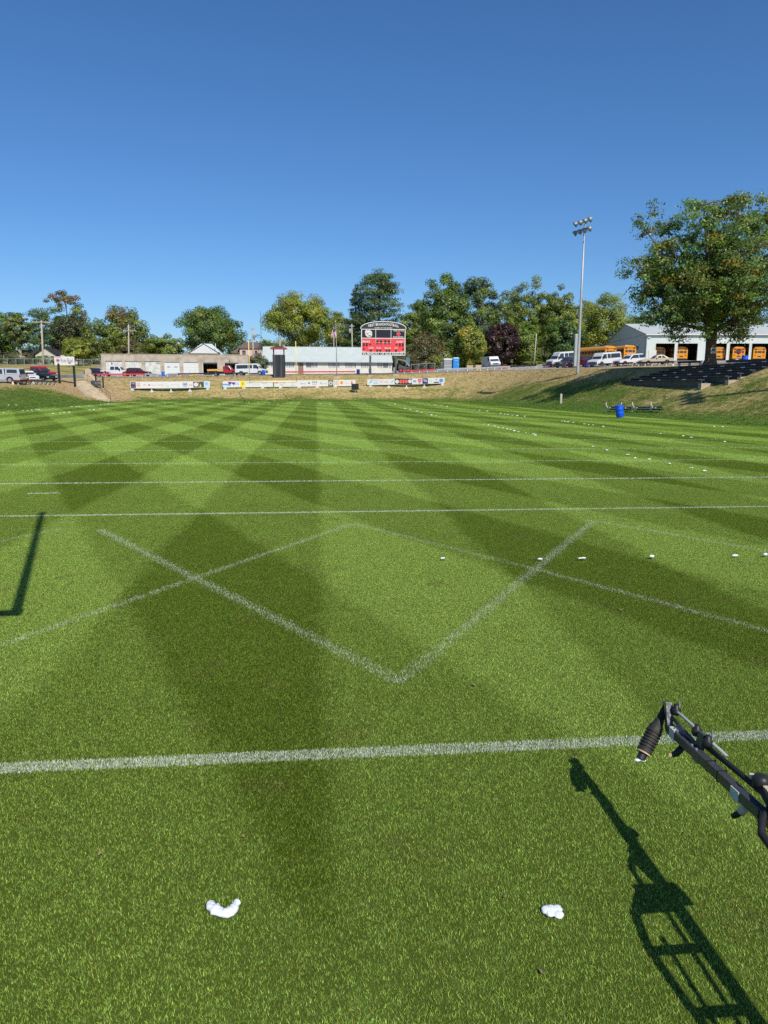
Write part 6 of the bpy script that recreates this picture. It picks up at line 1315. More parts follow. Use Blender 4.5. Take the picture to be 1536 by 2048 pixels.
rail_px('dark red bench rail left of the light pole', (1085, 124.5), (1144, 117.5), DKRED, n_posts=4)
rail_px('black bench rail on slanted pale legs under the white passenger van', (1176, 113.2), (1222, 109.2), BLACK, slant=True, n_posts=5)
rail_px('dark red bench rail on slanted pale legs under the white SUV', (1226, 108.8), (1264, 104.8), DKRED, slant=True, n_posts=5)
rail_px('black bench rail under the tan sedan', (1272, 103.8), (1346, 92.0), BLACK, n_posts=6)

# ------------------------------------------------------------------ barrels, cones, boxes, toilets
def barrel(label, loc, r=0.29, h=0.88, m=BLUE, tilt=(0, 0), group='plastic drums used as bins'):
    root = empty('plastic_barrel', loc, 0, label, 'barrel', group); root.rotation_euler = (tilt[0], tilt[1], 0.3)
    pr = [(r*0.93, 0.0), (r*0.98, 0.03), (r, 0.10), (r, h*0.30), (r*1.03, h*0.32), (r*1.03, h*0.35), (r, h*0.37), (r, h*0.64), (r*1.03, h*0.66), (r*1.03, h*0.69), (r, h*0.71), (r, h*0.93), (r*0.98, h), (r*0.90, h), (r*0.90, h*0.55)]
    q = MB(); q.lathe(pr, (0, 0, 0), 20); q.build('drum', m, root, True)
    q = MB(); q.lathe([(r*0.99, h-0.002), (r*1.03, h+0.005), (r*1.03, h+0.03), (r*0.92, h+0.03), (r*0.90, h-0.002)], (0, 0, 0), 20); q.build('rim', m, root, True)
    return root
BLUE2 = mat('bright_blue_plastic', (0.01, 0.15, 0.55), 0.4, var=0.1)
barrel('blue barrel before the white garage doors', stand(327.5, 138), m=BLUE2)
barrel('blue barrel at the nose of the white passenger van', stand(527.5, 132.6))
barrel('dark blue barrel left of the scoreboard post', stand(716.5, 131.2), m=NAVY)
barrel('dark blue barrel just right of the light pole', stand(1171, 112), m=NAVY)
bb_ = Vector((40.4, 0, 0)); yb = atX(1485, 40.4); barrel('blue barrel on the crest beside the stop sign', Vector((40.4, yb, Tz(40.4, yb))))
lb = on(1241, 835.5, 40, 80); barrel('tilted blue barrel at the foot of the right bank', lb+Vector((0, 0, 0.05)), r=0.31, h=0.92, tilt=(-0.10, -0.17))
bk = barrel('grey metal bin beside the blue barrel on the crest', Vector((40.2, atX(1468, 40.2), Tz(40.2, atX(1468, 40.2)))), r=0.24, h=0.62, m=GALV)
ORANGE = mat('orange_cone', (0.75, 0.14, 0.02), 0.5, var=0.1)
def cone(label, px, Y):
    b = stand(px, Y); root = empty('traffic_cone', b, 0, label, 'traffic cone', 'orange traffic cones'); q = MB(); q.span(-0.19, 0.19, -0.19, 0.19, 0.05, 0.09); q.build('base', ORANGE, root); q = MB(); q.lathe([(0.15, 0.09), (0.03, 0.72), (0.025, 0.72)], (0, 0, 0), 12); q.build('cone_body', ORANGE, root, True); q = MB(); q.lathe([(0.105, 0.34), (0.075, 0.50)], (0, 0, 0), 12); q.build('reflective_band', WHITE, root)
cone('orange cone under the red rail by the white pickup', 215, 133); cone('orange cone under the red rail by the maroon hatchback', 252, 133); cone('orange cone left of the yellow carrier before the garage', 366, 134.5); cone('orange cone right of the yellow carrier before the garage', 404, 134.5)
def carrier():
    b = stand(386, 135); root = empty('yellow_ground_carrier', b, 0, 'low yellow implement lying before the closed garage doors', 'implement'); YB = mat('implement_yellow', (0.7, 0.42, 0.03), 0.5)
    q = MB(); q.bar((-0.6, 0, 0.35), (0.6, 0.1, 0.35), 0.14); q.build('main_beam', YB, root)
    for s in (-1, 0, 1): q = MB(); q.bar((s*0.5, 0, 0.3), (s*0.5+0.1, -0.1, 0.0), 0.10); q.build('shank', YB, root)
    for s in (-1, 1): q = MB(); q.bar((s*0.45, 0, 0.4), (s*0.45, 0.0, 1.15), 0.05); q.build('upright_bar', GREY, root)
carrier()
def toilet(label, px, Y, m, w, roof_m, h=2.25, rz=0.0, ada=False):
    b = stand(px, Y); root = empty('portable_toilet', b, rz, label, 'portable toilet', 'portable toilets'); d = w
    q = MB(); q.span(-w/2, w/2, 0, d, 0.0, h-0.22); q.build('cabin', m, root, bevel=0.04)
    q = MB(); q.add([(-w/2-0.03, -0.03, h-0.21), (w/2+0.03, -0.03, h-0.21), (w/2+0.03, d+0.03, h-0.21), (-w/2-0.03, d+0.03, h-0.21), (-w/2+0.12, 0.12, h), (w/2-0.12, 0.12, h), (w/2-0.12, d-0.12, h), (-w/2+0.12, d-0.12, h)], [(3, 2, 1, 0), (4, 5, 6, 7), (0, 1, 5, 4), (1, 2, 6, 5), (2, 3, 7, 6), (3, 0, 4, 7)]); q.build('roof', roof_m, root)
    q = MB(); q.span(-w/2+0.1, w/2-0.1, -0.03, -0.002, 0.12, h-0.36); dr = q.build('door', m, root); q = MB(); q.span(-w*0.22, w*0.22, -0.05, -0.032, h-0.66, h-0.5); q.build('vent_panel', GREY, dr); q = MB(); q.span(w/2-0.28, w/2-0.18, -0.06, -0.032, 1.0, 1.15); q.build('latch', WHITE, dr)
    if ada:
        for z in (0.35, 0.85): q = MB(); q.span(-w/2+0.15, w/2-0.15, -0.042, -0.032, z, z+0.06); q.build('door_rib', WHITE, dr)
toilet('wide grey portable toilet with white roof', 895.5, 139.0, mat('toilet_grey', (0.25, 0.27, 0.275), 0.6, var=0.06), 1.65, WHITE, 2.2, ada=True)
toilet('narrow bright blue portable toilet', 911.5, 138.4, mat('toilet_blue', (0.02, 0.23, 0.62), 0.45, var=0.05), 1.15, mat('toilet_roof_blue', (0.35, 0.55, 0.65), 0.5), 2.35)
BOXM = mat('tan_crate_wood', (0.50, 0.36, 0.22), 0.8, var=0.15, scale=3, stretch=(1, 1, 6))
def crate(label, px, Y, w, h):
    b = stand(px, Y); root = empty('wooden_crate', b, 0, label, 'crate', 'tan crates by the toilets'); q = MB(); q.span(-w/2, w/2, 0, 0.9, 0.02, h); q.build('box', BOXM, root)
    for z in (0.12, h-0.16): q = MB(); q.span(-w/2-0.03, w/2+0.03, -0.035, -0.003, z, z+0.09); q.build('batten', BOXM, root)
crate('tan crate nearer the blue toilet', 939, 136, 1.15, 0.85); crate('tan crate nearer the delivery van', 956, 136, 1.1, 0.85)
rb = stand(1006, 134.5); rr = empty('red_kayak_tub', rb, 0, 'low red plastic tub behind the rail right of the delivery van', 'tub'); q = MB(); q.prism([(-0.9, 0.08), (-1.0, 0.42), (1.0, 0.42), (0.9, 0.08)], -0.3, 0.3); q.build('tub_body', RED, rr, bevel=0.04); q = MB(); q.span(-1.04, 1.04, -0.34, 0.34, 0.422, 0.46); q.build('lip', RED, rr)
# dark loader beside the scoreboard post
def loader():
    b = stand(808, 139); root = empty('skid_loader', b, R(-6), 'dark grey loader with glazed cab right of the scoreboard post', 'loader'); k = 1/ppm(139)
    hull = MB(); hull.prism([(-1.1, 0.35), (-1.1, 1.1), (-0.9, 1.45), (0.1, 1.15), (1.2, 0.85), (1.2, 0.35)], -0.8, 0.8); hull.build('body', DKGREY, root, bevel=0.05)
    q = MB(); q.span(0.15, 1.15, -0.7, 0.7, 0.95, 1.05); q.build('deck', BLACK, root)
    for x in (0.22, 1.12):
        for y in (-0.66, 0.66): q = MB(); q.span(x-0.05, x+0.05, y-0.05, y+0.05, 1.05, 2.95); q.build('cab_post', BLACK, root)
    q = MB(); q.span(0.1, 1.25, -0.78, 0.78, 2.952, 3.06); q.build('cab_roof', DKGREY, root)
    q = MB(); q.span(0.28, 1.06, -0.69, -0.67, 1.35, 2.8); q.build('cab_window', glass('cab_glass', (0.10, 0.16, 0.17), 0.1), root); q = MB(); q.span(0.2, 0.215, -0.6, 0.6, 1.3, 2.85); q.build('cab_windscreen', MATS['cab_glass'], root)
    for y in (-0.72, 0.72): q = MB(); q.tube([(1.0, y, 1.15), (0.1, y, 2.2), (-1.2, y, 2.5), (-1.55, y, 1.2)], 0.09, 6); q.build('lift_arm', GREY, root)
    q = MB(); q.prism([(-2.0, 0.2), (-2.05, 0.9), (-1.5, 1.2), (-1.4, 0.5), (-1.5, 0.2)], -0.9, 0.9); q.build('bucket', GREY, root, bevel=0.02)
    wheels(root, (-0.65, 0.75), 0.42, 0.98, 0.3, rim=RED)
loader()
# wire fence behind the toilets and shrub; fence on the left rise
def wire_fence(label, p0, p1, h, n):
    A, B = stand(*p0), stand(*p1); root = empty('chain_link_fence', A, 0, label, 'fence', 'grey wire fences'); P = [A.lerp(B, i/(n-1)) for i in range(n)]; P = [Vector((p.x, p.y, Tz(p.x, p.y)))-A for p in P]
    for p in P: q = MB(); q.tube([p+Vector((0, 0, -0.2)), p+Vector((0, 0, h))], 0.045, 6); q.build('post', GALV, root)
    q = MB(); q.tube([p+Vector((0, 0, h)) for p in P], 0.035, 5); q.build('top_rail', GALV, root)
    q = MB()
    for a, b in zip(P, P[1:]):
        m_ = int((b-a).length/0.28)
        for i in range(m_):
            for s in (0, 1):
                f0, f1 = i/m_, min(1, (i+4)/m_); z0, z1 = (0.05, h-0.05) if s else (h-0.05, 0.05); q.bar(a.lerp(b, f0)+Vector((0, 0, z0)), a.lerp(b, f1)+Vector((0, 0, z1)), 0.012)
    tag(q.build('wire_mesh', GALV, root), kind='stuff')
wire_fence('chain-link fence along the rise behind the left lot', (-15, 166), (204, 166), 1.5, 14)
wire_fence('pipe fence behind the shrub left of the portable toilets', (822, 145), (884, 145), 1.5, 5)

# ------------------------------------------------------------------ stop sign, tree plate, stake
def stop_sign():
    X_ = 42.5; Y = atX(1472, X_); b = Vector((X_, Y, Tz(X_, Y))); root = empty('stop_sign', b, 0, 'red octagonal stop sign in front of the right buses', 'sign'); z = at(1472, 703, Y)[2]-b.z; k = float((np.array(b)-CO)@CFW)/CF; r = 6.0*k
    q = MB(); q.tube([(0, 0.04, -0.3), (0, 0.04, z+r*0.8)], 0.035, 6); q.build('post', GALV, root)
    yaw = math.atan2(b.x, b.y); f = empty('sign_plate', (0, 0, z), -yaw); f.parent = root
    q = MB(); q.prism([(r*math.cos(math.pi/8+i*math.pi/4), r*math.sin(math.pi/8+i*math.pi/4)) for i in range(8)], -0.03, -0.02); q.build('border', WHITE, f)
    q = MB(); q.prism([(r*0.92*math.cos(math.pi/8+i*math.pi/4), r*0.92*math.sin(math.pi/8+i*math.pi/4)) for i in range(8)], -0.036, -0.031); q.build('red_face', RED, f)
    text_mesh('STOP', r*0.62, WHITE, f, (0, -0.04, 0), FRONT, width=r*1.45, bold=0.03)
stop_sign()
tl = locust.location; pl_ = empty('tree_notice', (tl.x-0.1, tl.y-0.56, tl.z+1.55), 0.0, 'small pale notice plate nailed to the honey locust trunk', 'sign'); q = MB(); q.span(-0.26, 0.26, -0.09, -0.06, -0.28, 0.28); q.build('plate', mat('notice_grey', (0.5, 0.5, 0.48), 0.6), pl_); q = MB(); q.span(-0.18, 0.18, -0.096, -0.092, -0.05, 0.16); q.build('notice_print', DKGREY, pl_)
sb = on(1121.5, 807, 50, 110); q = MB(); q.span(-0.10, 0.10, -0.10, 0.10, -0.2, 1.0); q.add([(-0.1, -0.1, 1.0), (0.1, -0.1, 1.0), (0.1, 0.1, 1.0), (-0.1, 0.1, 1.0), (0, 0, 1.06)], [(0, 1, 4), (1, 2, 4), (2, 3, 4), (3, 0, 4)]); o = q.build('marker_stake', mat('weathered_stake', (0.45, 0.42, 0.34), 0.85, var=0.2), None, loc=sb); tag(o, 'short pale wooden stake standing alone at the foot of the right bank', 'stake')

# ------------------------------------------------------------------ two player benches tipped on the bank
def tipped_bench(label, pxl, pxr, py, foot_px):
    A = on(pxl, py, 40, 90); B = on(pxr, py+1.0, 40, 90); yaw = math.atan2(B.y-A.y, B.x-A.x); L_ = (B-A).length; zz = B.z-A.z
    root = empty('tipped_bench', A, yaw, label, 'bench', 'overturned player benches'); k = float((np.array(A)-CO)@CFW)/CF
    q = MB(); q.bar((0.15*L_, 0.02, 0.30), (L_, 0.02, 0.30+zz), 0.07, 0.30); q.build('seat_plank', mat('dark_seat_plank', (0.05, 0.058, 0.062), 0.45, var=0.2), root)
    q = MB(); q.bar((0.12*L_, -0.06, 0.30), (0.98*L_, -0.06, 0.30+zz), 0.05, 0.06); q.build('cross_tube', GALV, root)
    for f in foot_px:
        x = f*L_; z = zz*f; q = MB(); q.span(x-0.035, x+0.035, -0.12, -0.05, z-0.06, z+0.82); lg = q.build('leg_frame', mat('cream_bench_leg', (0.55, 0.53, 0.42), 0.6), root)
        q = MB(); q.prism([(x+0.036, z+0.62), (x+0.30, z+0.38), (x+0.30, z+0.28), (x+0.036, z+0.10)], -0.11, -0.06); q.build('gusset', MATS['cream_bench_leg'], lg)
        q = MB(); q.bar((x+0.25, -0.13, z+0.32), (x+0.75, -0.10, z+0.36), 0.07); q.build('brace', WHITE, lg)
tipped_bench('tipped bench with cream leg frames half hidden by the tilted blue barrel', 1212, 1262, 823, (0.02, 0.64))
tipped_bench('tipped bench with cream leg frames lying right of the tilted barrel', 1265, 1323, 823.5, (0.01, 0.66))

# ------------------------------------------------------------------ black bleachers on the right bank
def bleachers():
    Y1, Y0 = 73.0, 55.4; n = 7; root = empty('bleacher_stand', (31.6, Y1, Tz(31.6, Y1)), 0, 'black plank bleachers stepped into the right bank below the honey locust', 'bleachers'); zr = root.location.z
    NUM = mat('seat_number_plate', (0.62, 0.62, 0.58), 0.6); rs = np.random.default_rng(8)
    for k in range(n):
        x = k*1.0; z = 2.70+k*0.247-zr; ya = Y0+(2.2 if k == 0 else 0)-Y1-0.0
        q = MB(); q.span(x-0.32, x-0.04, ya, 0.0, z+0.30, z+0.355); q.build('seat_plank', BLACKWOOD, root)
        q = MB(); q.span(x-0.03, x+0.23, ya, 0.0, z+0.28, z+0.33); q.build('seat_plank', BLACKWOOD, root)
        q = MB(); q.span(x-0.02, x+0.03, ya+0.02, -0.02, z-0.15, z+0.275); q.build('riser_board', BLACKWOOD, root)
        q = MB(); q.span(x+0.24, x+0.64, ya, 0.0, z+0.03, z+0.08); q.build('foot_board', BLACKWOOD, root)
        q = MB(); q.span(x+0.05, x+0.98, ya+0.05, -0.05, z-0.35, z+0.025); q.build('step_core', DKGREY, root)
        q = MB(); q.span(x-0.30, x+0.68, ya-0.5, ya-0.005, z-0.7, z+0.02); q.build('end_step', PALECON, root)
        q = MB(); q.span(x-0.34, x+0.64, 0.005, 0.35, z-0.9, z+0.30); q.build('end_wall_block', PALECON, root)
        for j in range(3 if k < 6 else 2):
            y = ya+(0.18+0.30*j)*(-ya)*0.9+rs.uniform(-0.3, 0.3); q = MB(); q.span(x-0.337, x-0.322, y-0.28, y+0.28, z+0.30, z+0.38); q.build('number_plate', NUM, root)
bleachers()
# kerb wall on the crest end and low black rail in front of the tree
rail_bench('short black bench rail beside the honey locust trunk', (Vector((39.2, 76.5, Tz(39.2, 76.5))), Vector((39.6, 72.6, Tz(39.6, 72.6)))), BLACK, n_posts=3)
rail_bench('black bench rail behind the top bleacher row', (Vector((38.9, 66.5, Tz(38.9, 66.5))), Vector((39.0, 55.0, Tz(39.0, 55.0)))), BLACK, n_posts=6)

# ------------------------------------------------------------------ rose bowl sign, steps, monument, plaque
def bowl_sign():
    A, B = stand(119, 113.5), stand(149.5, 113.5); w = (B-A).length; root = empty('bowl_sign', A, 0, 'white rose bowl sign on two dark posts at the head of the steps', 'sign')
    zt = at(130, 713, 113.5)[2]-A.z; zb = at(130, 730.5, 113.5)[2]-A.z
    for p in (Vector((0, 0, 0)), B-A): q = MB(); q.span(p.x-0.14, p.x+0.14, 0.05, 0.30, p.z-0.4, zb+0.4); q.build('post', BLACK, root)
    q = MB(); x0, x1 = -0.45, w+0.15; q.span(x0, x1, -0.05, 0.045, zb, zt); bd = q.build('board', WHITE, root)
    cx = (x0+x1)/2
    text_mesh('Rose Bowl', 0.62, mat('sign_script_grey', (0.12, 0.12, 0.13), 0.6), bd, (cx+0.35, -0.06, (zb+zt)/2+0.08), FRONT, width=(x1-x0)*0.60)
    q = MB(); disc(q, x0+0.5, (zb+zt)/2+0.05, 0.30, -0.052); e = q.build('emblem', mat('emblem_mauve', (0.42, 0.3, 0.36), 0.6, var=0.3, scale=8), bd); q = MB(); disc(q, x0+0.5, (zb+zt)/2+0.05, 0.12, -0.06); q.build('emblem_face', DKRED, e)
    q = MB(); q.span(x0+0.05, x0+0.95, -0.06, -0.052, zt-0.16, zt-0.05); q.build('red_strip', lm((0.55, 0.2, 0.22)), bd)
    q = MB(); ex, ez = cx+0.75, zb+0.36; q.prism([(ex-0.2, ez-0.12), (ex-0.22, ez+0.08), (ex-0.06, ez+0.02), (ex, ez+0.2), (ex+0.08, ez+0.02), (ex+0.2, ez+0.08), (ex+0.2, ez-0.12)], -0.062, -0.052); q.build('rose_mark', RED, bd)
    q = MB(); disc(q, x0+0.55, zb+0.12, 0.17, -0.064); q.build('lower_badge', BLACK, bd)
bowl_sign()
def steps():
    bot = on(203, 801.5, 95, 120); topz = Tz(-38.6, 119); top = stand(158, 119); n = 14; d = Vector((top.x-bot.x, top.y-bot.y, 0)); Lh = d.length; yaw = math.atan2(d.y, d.x)
    root = empty('concrete_steps', bot, yaw, 'worn concrete steps climbing the left bank to the rose bowl sign', 'steps'); rise = (top.z-bot.z)/n; run = Lh/n; w = 2.3
    root.location.z += 0.05
    for i in range(n): q = MB(); q.span(i*run, (i+1)*run-0.004+0.10, -w/2, w/2, i*rise-0.6, (i+1)*rise); q.build('step', PALECON, root)
    for s in (-1,): q = MB(); q.prism([(-0.3, -0.4), (-0.3, 0.10), (Lh+0.4, n*rise+0.12), (Lh+0.4, n*rise-0.6)], w/2+0.02, w/2+0.35); q.build('side_kerb', PALECON, root)
    q = MB(); yk = -w/2-0.12
    q.tube([(0.2, yk, 0), (0.2, yk, 0.95), (Lh, yk, n*rise+0.95), (Lh, yk, n*rise)], 0.03, 6); q.build('handrail', BLACK, root)
    q = MB(); q.tube([(0.2, yk, 0.5), (Lh, yk, n*rise+0.5)], 0.022, 6); q.build('mid_rail', BLACK, root)
    for f in (0.33, 0.66): q = MB(); q.tube([(0.2+f*(Lh-0.2), yk, n*rise*f), (0.2+f*(Lh-0.2), yk, n*rise*f+0.95)], 0.022, 6); q.build('baluster', BLACK, root)
steps()
def monument():
    b = stand(177.5, 121.5); root = empty('stone_monument', b, 0, 'tan round-topped stone marker above the steps', 'monument'); k = 1/ppm(121.5); w = 12*k; h = 1.75
    q = MB(); q.prism([(-w/2, -0.3), (-w/2, h-w/2)]+[(-w/2*math.cos(a), h-w/2+w/2*math.sin(a)) for a in np.linspace(0.2, math.pi-0.2, 9)]+[(w/2, h-w/2), (w/2, -0.3)], 0, 0.4); q.build('slab', PALECON, root, bevel=0.03)
    q = MB(); q.span(-w/2-0.1, w/2+0.7, -0.15, 0.6, -0.4, 0.75); q.build('plinth', PALECON, root, bevel=0.03)
monument()
def plaque():
    b = on(200, 776.5, 105, 135); root = empty('plaque_stand', b, 0, 'dark plaque box hung on two black posts beside the steps', 'sign'); k = 1/ppm(b.y)
    for px in (193.0, 206.5): x = (px-200)*k; q = MB(); q.span(x-0.09, x+0.09, -0.09, 0.09, -0.5, at(200, 752 if px < 200 else 754, b.y)[2]-b.z); q.build('post', BLACK, root); q = MB(); q.span(x-0.22, x+0.22, -0.22, 0.22, -0.4, 0.06); q.build('footing', PALECON, root)
    q = MB(); q.span(-16*k, 2.4*k, -0.25, -0.10, at(200, 772.5, b.y)[2]-b.z, at(200, 761, b.y)[2]-b.z); bx_ = q.build('box', DKGREY, root, bevel=0.02); text_mesh('RULES', 0.2, GREY, bx_, (-3*k, -0.26, at(200, 766, b.y)[2]-b.z), FRONT)
    q = MB(); x = -7*k; z = at(193, 752, b.y)[2]-b.z; q.lathe([(0.3, 0), (0.34, 0.12), (0.2, 0.2), (0.12, 0.4), (0.05, 0.5)], (x, 0, z), 10); q.build('lantern_cap', BLACK, root)
plaque()

# ------------------------------------------------------------------ foam left by the marker
FOAM = mat('white_foam', (0.74, 0.78, 0.80), 0.9, var=0.06, scale=18, bump=0.25, bscale=60)
def foam_lump(seed, parts):
    """a few overlapping puffs fused by remeshing one deformed sphere each"""
    rs = np.random.default_rng(seed); bm = bmesh.new()
    bmesh.ops.create_icosphere(bm, subdivisions=4, radius=1.0)
    P = np.array([v.co for v in bm.verts]); D = P/np.linalg.norm(P, axis=1, keepdims=True)
    # star-shaped union of balls about the origin: radius = farthest surface along each direction
    Rr = np.full(len(D), 0.25)
    for (x, y, z, r) in parts:
        c = np.array([x, y, z]); b_ = D@c; disc_ = b_*b_-(c@c-r*r); ok = disc_ > 0; t = np.where(ok, b_+np.sqrt(np.maximum(disc_, 0)), 0); Rr = np.maximum(Rr, t)
    ph = rs.uniform(0, 6.28, 6); fr = rs.normal(0, 4.5, (6, 3))
    Rr *= 1+0.02*sum(np.sin(D@fr[i]+ph[i]) for i in range(6))+0.018*sum(np.sin(D@(fr[i]*2.6)+ph[5-i]) for i in range(6))
    P = D*Rr[:, None]; P[:, 2] = np.maximum(P[:, 2], -0.25)
    for v, p in zip(bm.verts, P): v.co = p
    for f in bm.faces: f.smooth = True
    me = bpy.data.meshes.new('foam'); bm.to_mesh(me); bm.free(); me.materials.append(FOAM); return me
SH = [foam_lump(1, [(0, 0, 0.2, 0.6), (0.55, 0.1, 0.2, 0.5), (-0.5, -0.1, 0.15, 0.45)]), foam_lump(2, [(0, 0, 0.25, 0.65), (0.4, 0.3, 0.2, 0.45)]), foam_lump(3, [(-0.8, 0, 0.1, 0.4), (-0.3, 0.05, 0.2, 0.45), (0.35, -0.1, 0.25, 0.55), (0.85, 0.1, 0.15, 0.35)]), foam_lump(4, [(-0.2, 0.1, 0.3, 0.7), (0.5, -0.2, 0.1, 0.45), (-0.5, -0.3, 0.0, 0.4)])]
def foam(label, px, py, size, v, group=None, flat=0.55):
    p = ground(px, py); z = max(Tz(p[0], p[1]), 0)
    if z > 0: p = on(px, py)
    o = bpy.data.objects.new('foam_blob', SH[v % 4]); COL.objects.link(o); o.location = (p[0], p[1], z+0.03+size*0.18); rs = random.Random(int(px*7+py)); o.scale = (size, size*rs.uniform(0.7, 1.0), size*flat*rs.uniform(0.7, 1.2)); o.rotation_euler = (0, 0, rs.uniform(-0.5, 0.5)); tag(o, label, 'foam', group); return o
# the two in front: a bent worm and a notched lump
def foam_worm():
    px = [(419, 1807), (422, 1816), (432, 1822), (446, 1827), (457, 1827), (466, 1822), (469, 1814), (476, 1806)]; rad = [0.016, 0.023, 0.024, 0.022, 0.023, 0.024, 0.016, 0.018]
    P = [ground(*p, z=0.012) for p in px]; rs = np.random.default_rng(3)
    t = np.linspace(0, 1, 34); Q = np.stack([np.interp(t, np.linspace(0, 1, 8), [p[i] for p in P]) for i in range(3)], 1); rd = np.interp(t, np.linspace(0, 1, 8), rad)*(1+rs.normal(0, 0.09, 34)); rd[0] *= 0.45; rd[-1] *= 0.4; Q[:, 2] += rd*0.3
    q = MB(); q.tube([tuple(a) for a in Q], list(rd), 14); o = q.build('foam_blob', FOAM, None, True); c = Vector(Q.mean(0)); o.data.transform(Matrix.Translation(-c)); o.location = c; o.scale = (1, 1.15, 0.72)
    tag(o, 'bent worm of white foam on the grass at lower left', 'foam', 'blobs of marker foam on the turf')
foam_worm()
c = ground(1107, 1824, z=0.014); me = foam_lump(9, [(-0.75, 0.1, 0.1, 0.62), (-0.2, 0.15, 0.15, 0.66), (0.45, 0.35, 0.15, 0.55), (0.5, -0.38, 0.15, 0.55), (-0.4, -0.3, 0.1, 0.5)])
o = bpy.data.objects.new('foam_blob', me); COL.objects.link(o); o.location = c; o.scale = (0.040, 0.044, 0.022); o.rotation_euler = (0, 0, -0.25); tag(o, 'notched lump of white foam on the grass left of the boom shadow', 'foam', 'blobs of marker foam on the turf')
G = 'blobs of marker foam on the turf'
for i, (px, py, s, lb_) in enumerate([(885, 1122, 0.035, 'foam blob at the left end of the row across the end zone'), (1079, 1124, 0.045, 'foam blob on the crossing of the faint diagonal lines'), (1164, 1122, 0.05, 'foam blob right of the crossing diagonal lines'), (1303, 1119, 0.06, 'wide foam blob, middle of the row across the end zone'), (1469, 1117, 0.045, 'foam blob near the right end of the end zone row'), (1530, 1115, 0.05, 'foam blob cut by the right picture edge')]): foam(lb_, px, py, s, i+(0 if i != 3 else 2), G)
c2 = lambda x, y: (768+x/2, 790+y/2)
ORD = ['first', 'second', 'third', 'fourth', 'fifth', 'sixth', 'seventh', 'eighth', 'ninth', 'tenth', 'eleventh', 'twelfth', 'thirteenth', 'fourteenth', 'fifteenth', 'sixteenth', 'seventeenth', 'eighteenth', 'nineteenth', 'twentieth', 'twenty-first', 'twenty-second', 'twenty-third', 'twenty-fourth']
rows = {'foam blob in the right row beyond the second yard line': [(835, 210), (890, 225), (975, 243), (1005, 257), (1060, 262), (1142, 280), (1230, 297), (1282, 309)],
        'small foam blob in the slanting row right of midfield': [(398, 120), (417, 124), (443, 128), (458, 133), (475, 136), (492, 140), (505, 142), (521, 147), (537, 151), (567, 155), (598, 160), (606, 165)],
        'tiny foam blob in the row below the light pole shadow': [(358, 62), (382, 64), (413, 67), (467, 76), (483, 79), (495, 81), (513, 84), (533, 86), (562, 88)],
        'small foam blob in the row below the tilted barrel': [(711, 107), (722, 109), (735, 111), (757, 113), (800, 119), (818, 122), (836, 123), (877, 129)],
        'foam blob along the foot of the right bank': [(1106, 158), (1196, 168), (1229, 173), (1362, 191), (1320, 129), (1354, 131)],
        'tiny foam blob on the far field left of the light pole': [(20, 42), (45, 38), (85, 56), (105, 60), (132, 67), (151, 72), (190, 83), (208, 86), (180, 38), (205, 42), (230, 45), (252, 48)]}
for lb_, pts in rows.items():
    for i, (x, y) in enumerate(sorted(pts)):
        p = c2(x, y); d = ground(*p)[1]; foam(ORD[i]+' '+lb_.replace('small ', '').replace('tiny ', '')+', counted from the left', p[0], p[1], min(0.04+d*0.0010, 0.11)*(1.0 if (i*7) % 3 else 0.75), i, G)
c8 = lambda x, y: (x*0.1497, 690+y*0.1497)
for i, (x, y) in enumerate(sorted([(48, 911), (118, 851), (220, 846), (310, 886), (368, 882), (424, 877), (482, 870), (518, 870), (710, 925), (805, 918), (855, 911), (928, 906), (940, 834), (960, 830), (1020, 830), (1065, 825), (1185, 817), (1218, 811), (1345, 802), (1400, 796), (1448, 791), (1195, 878), (1255, 872), (1340, 863)])):
    p = c8(x, y); foam(ORD[i]+' tiny foam blob from the left edge, below the green left bank', p[0], p[1], 0.10 if i % 3 else 0.08, i, G)
for i, x in enumerate([300, 330, 352, 438, 498, 516, 538, 556, 581, 597, 640, 660, 690, 730, 790]): foam(ORD[i]+' tiny foam blob along the far edge of the field, counted from the left', x, 806.5+(i*5) % 4, 0.10, i, G)

# ------------------------------------------------------------------ a few dead leaves in the turf
DEAD = mat('dead_leaf', (0.20, 0.155, 0.075), 0.85, var=0.25, scale=40)
for i, (px, py, s_, lb_) in enumerate([(1241, 1218, 0.05, 'curled tan leaf on the turf below the end zone foam row'), (947, 1369, 0.05, 'dead leaf just right of the chevron point'), (1085, 1941, 0.035, 'brown leaf scrap near the bottom right'), (1009, 1791, 0.03, 'brown leaf scrap left of the notched foam lump'), (200, 1706, 0.035, 'brown leaf scrap at the lower left above the foam worm'), (265, 1258, 0.05, 'dark leaf scrap below the upright shadow'), (486, 1672, 0.03, 'brown leaf scrap under the end line, left of the middle')]):
    p = ground(px, py, 0.02); rr = random.Random(i); q = MB(); n = 9; pts = [(s_*0.38*math.cos(2*math.pi*k/n)*(1+0.3*rr.random()), s_*0.24*math.sin(2*math.pi*k/n)*(1+0.3*rr.random()), 0.006*math.cos(4*math.pi*k/n)) for k in range(n)]
    q.add(pts+[(0, 0, -0.004)]+[(a, b, c-0.002) for a, b, c in pts]+[(0, 0, -0.007)], [(k, (k+1) % n, n) for k in range(n)]+[(n+1+(k+1) % n, n+1+k, 2*n+1) for k in range(n)]+[(k, n+1+k, n+1+(k+1) % n, (k+1) % n) for k in range(n)])
    o = q.build('dead_leaf', DEAD, None, loc=p); o.rotation_euler = (0.15, 0.1, i*1.3); tag(o, lb_, 'leaf', 'dead leaves on the turf')

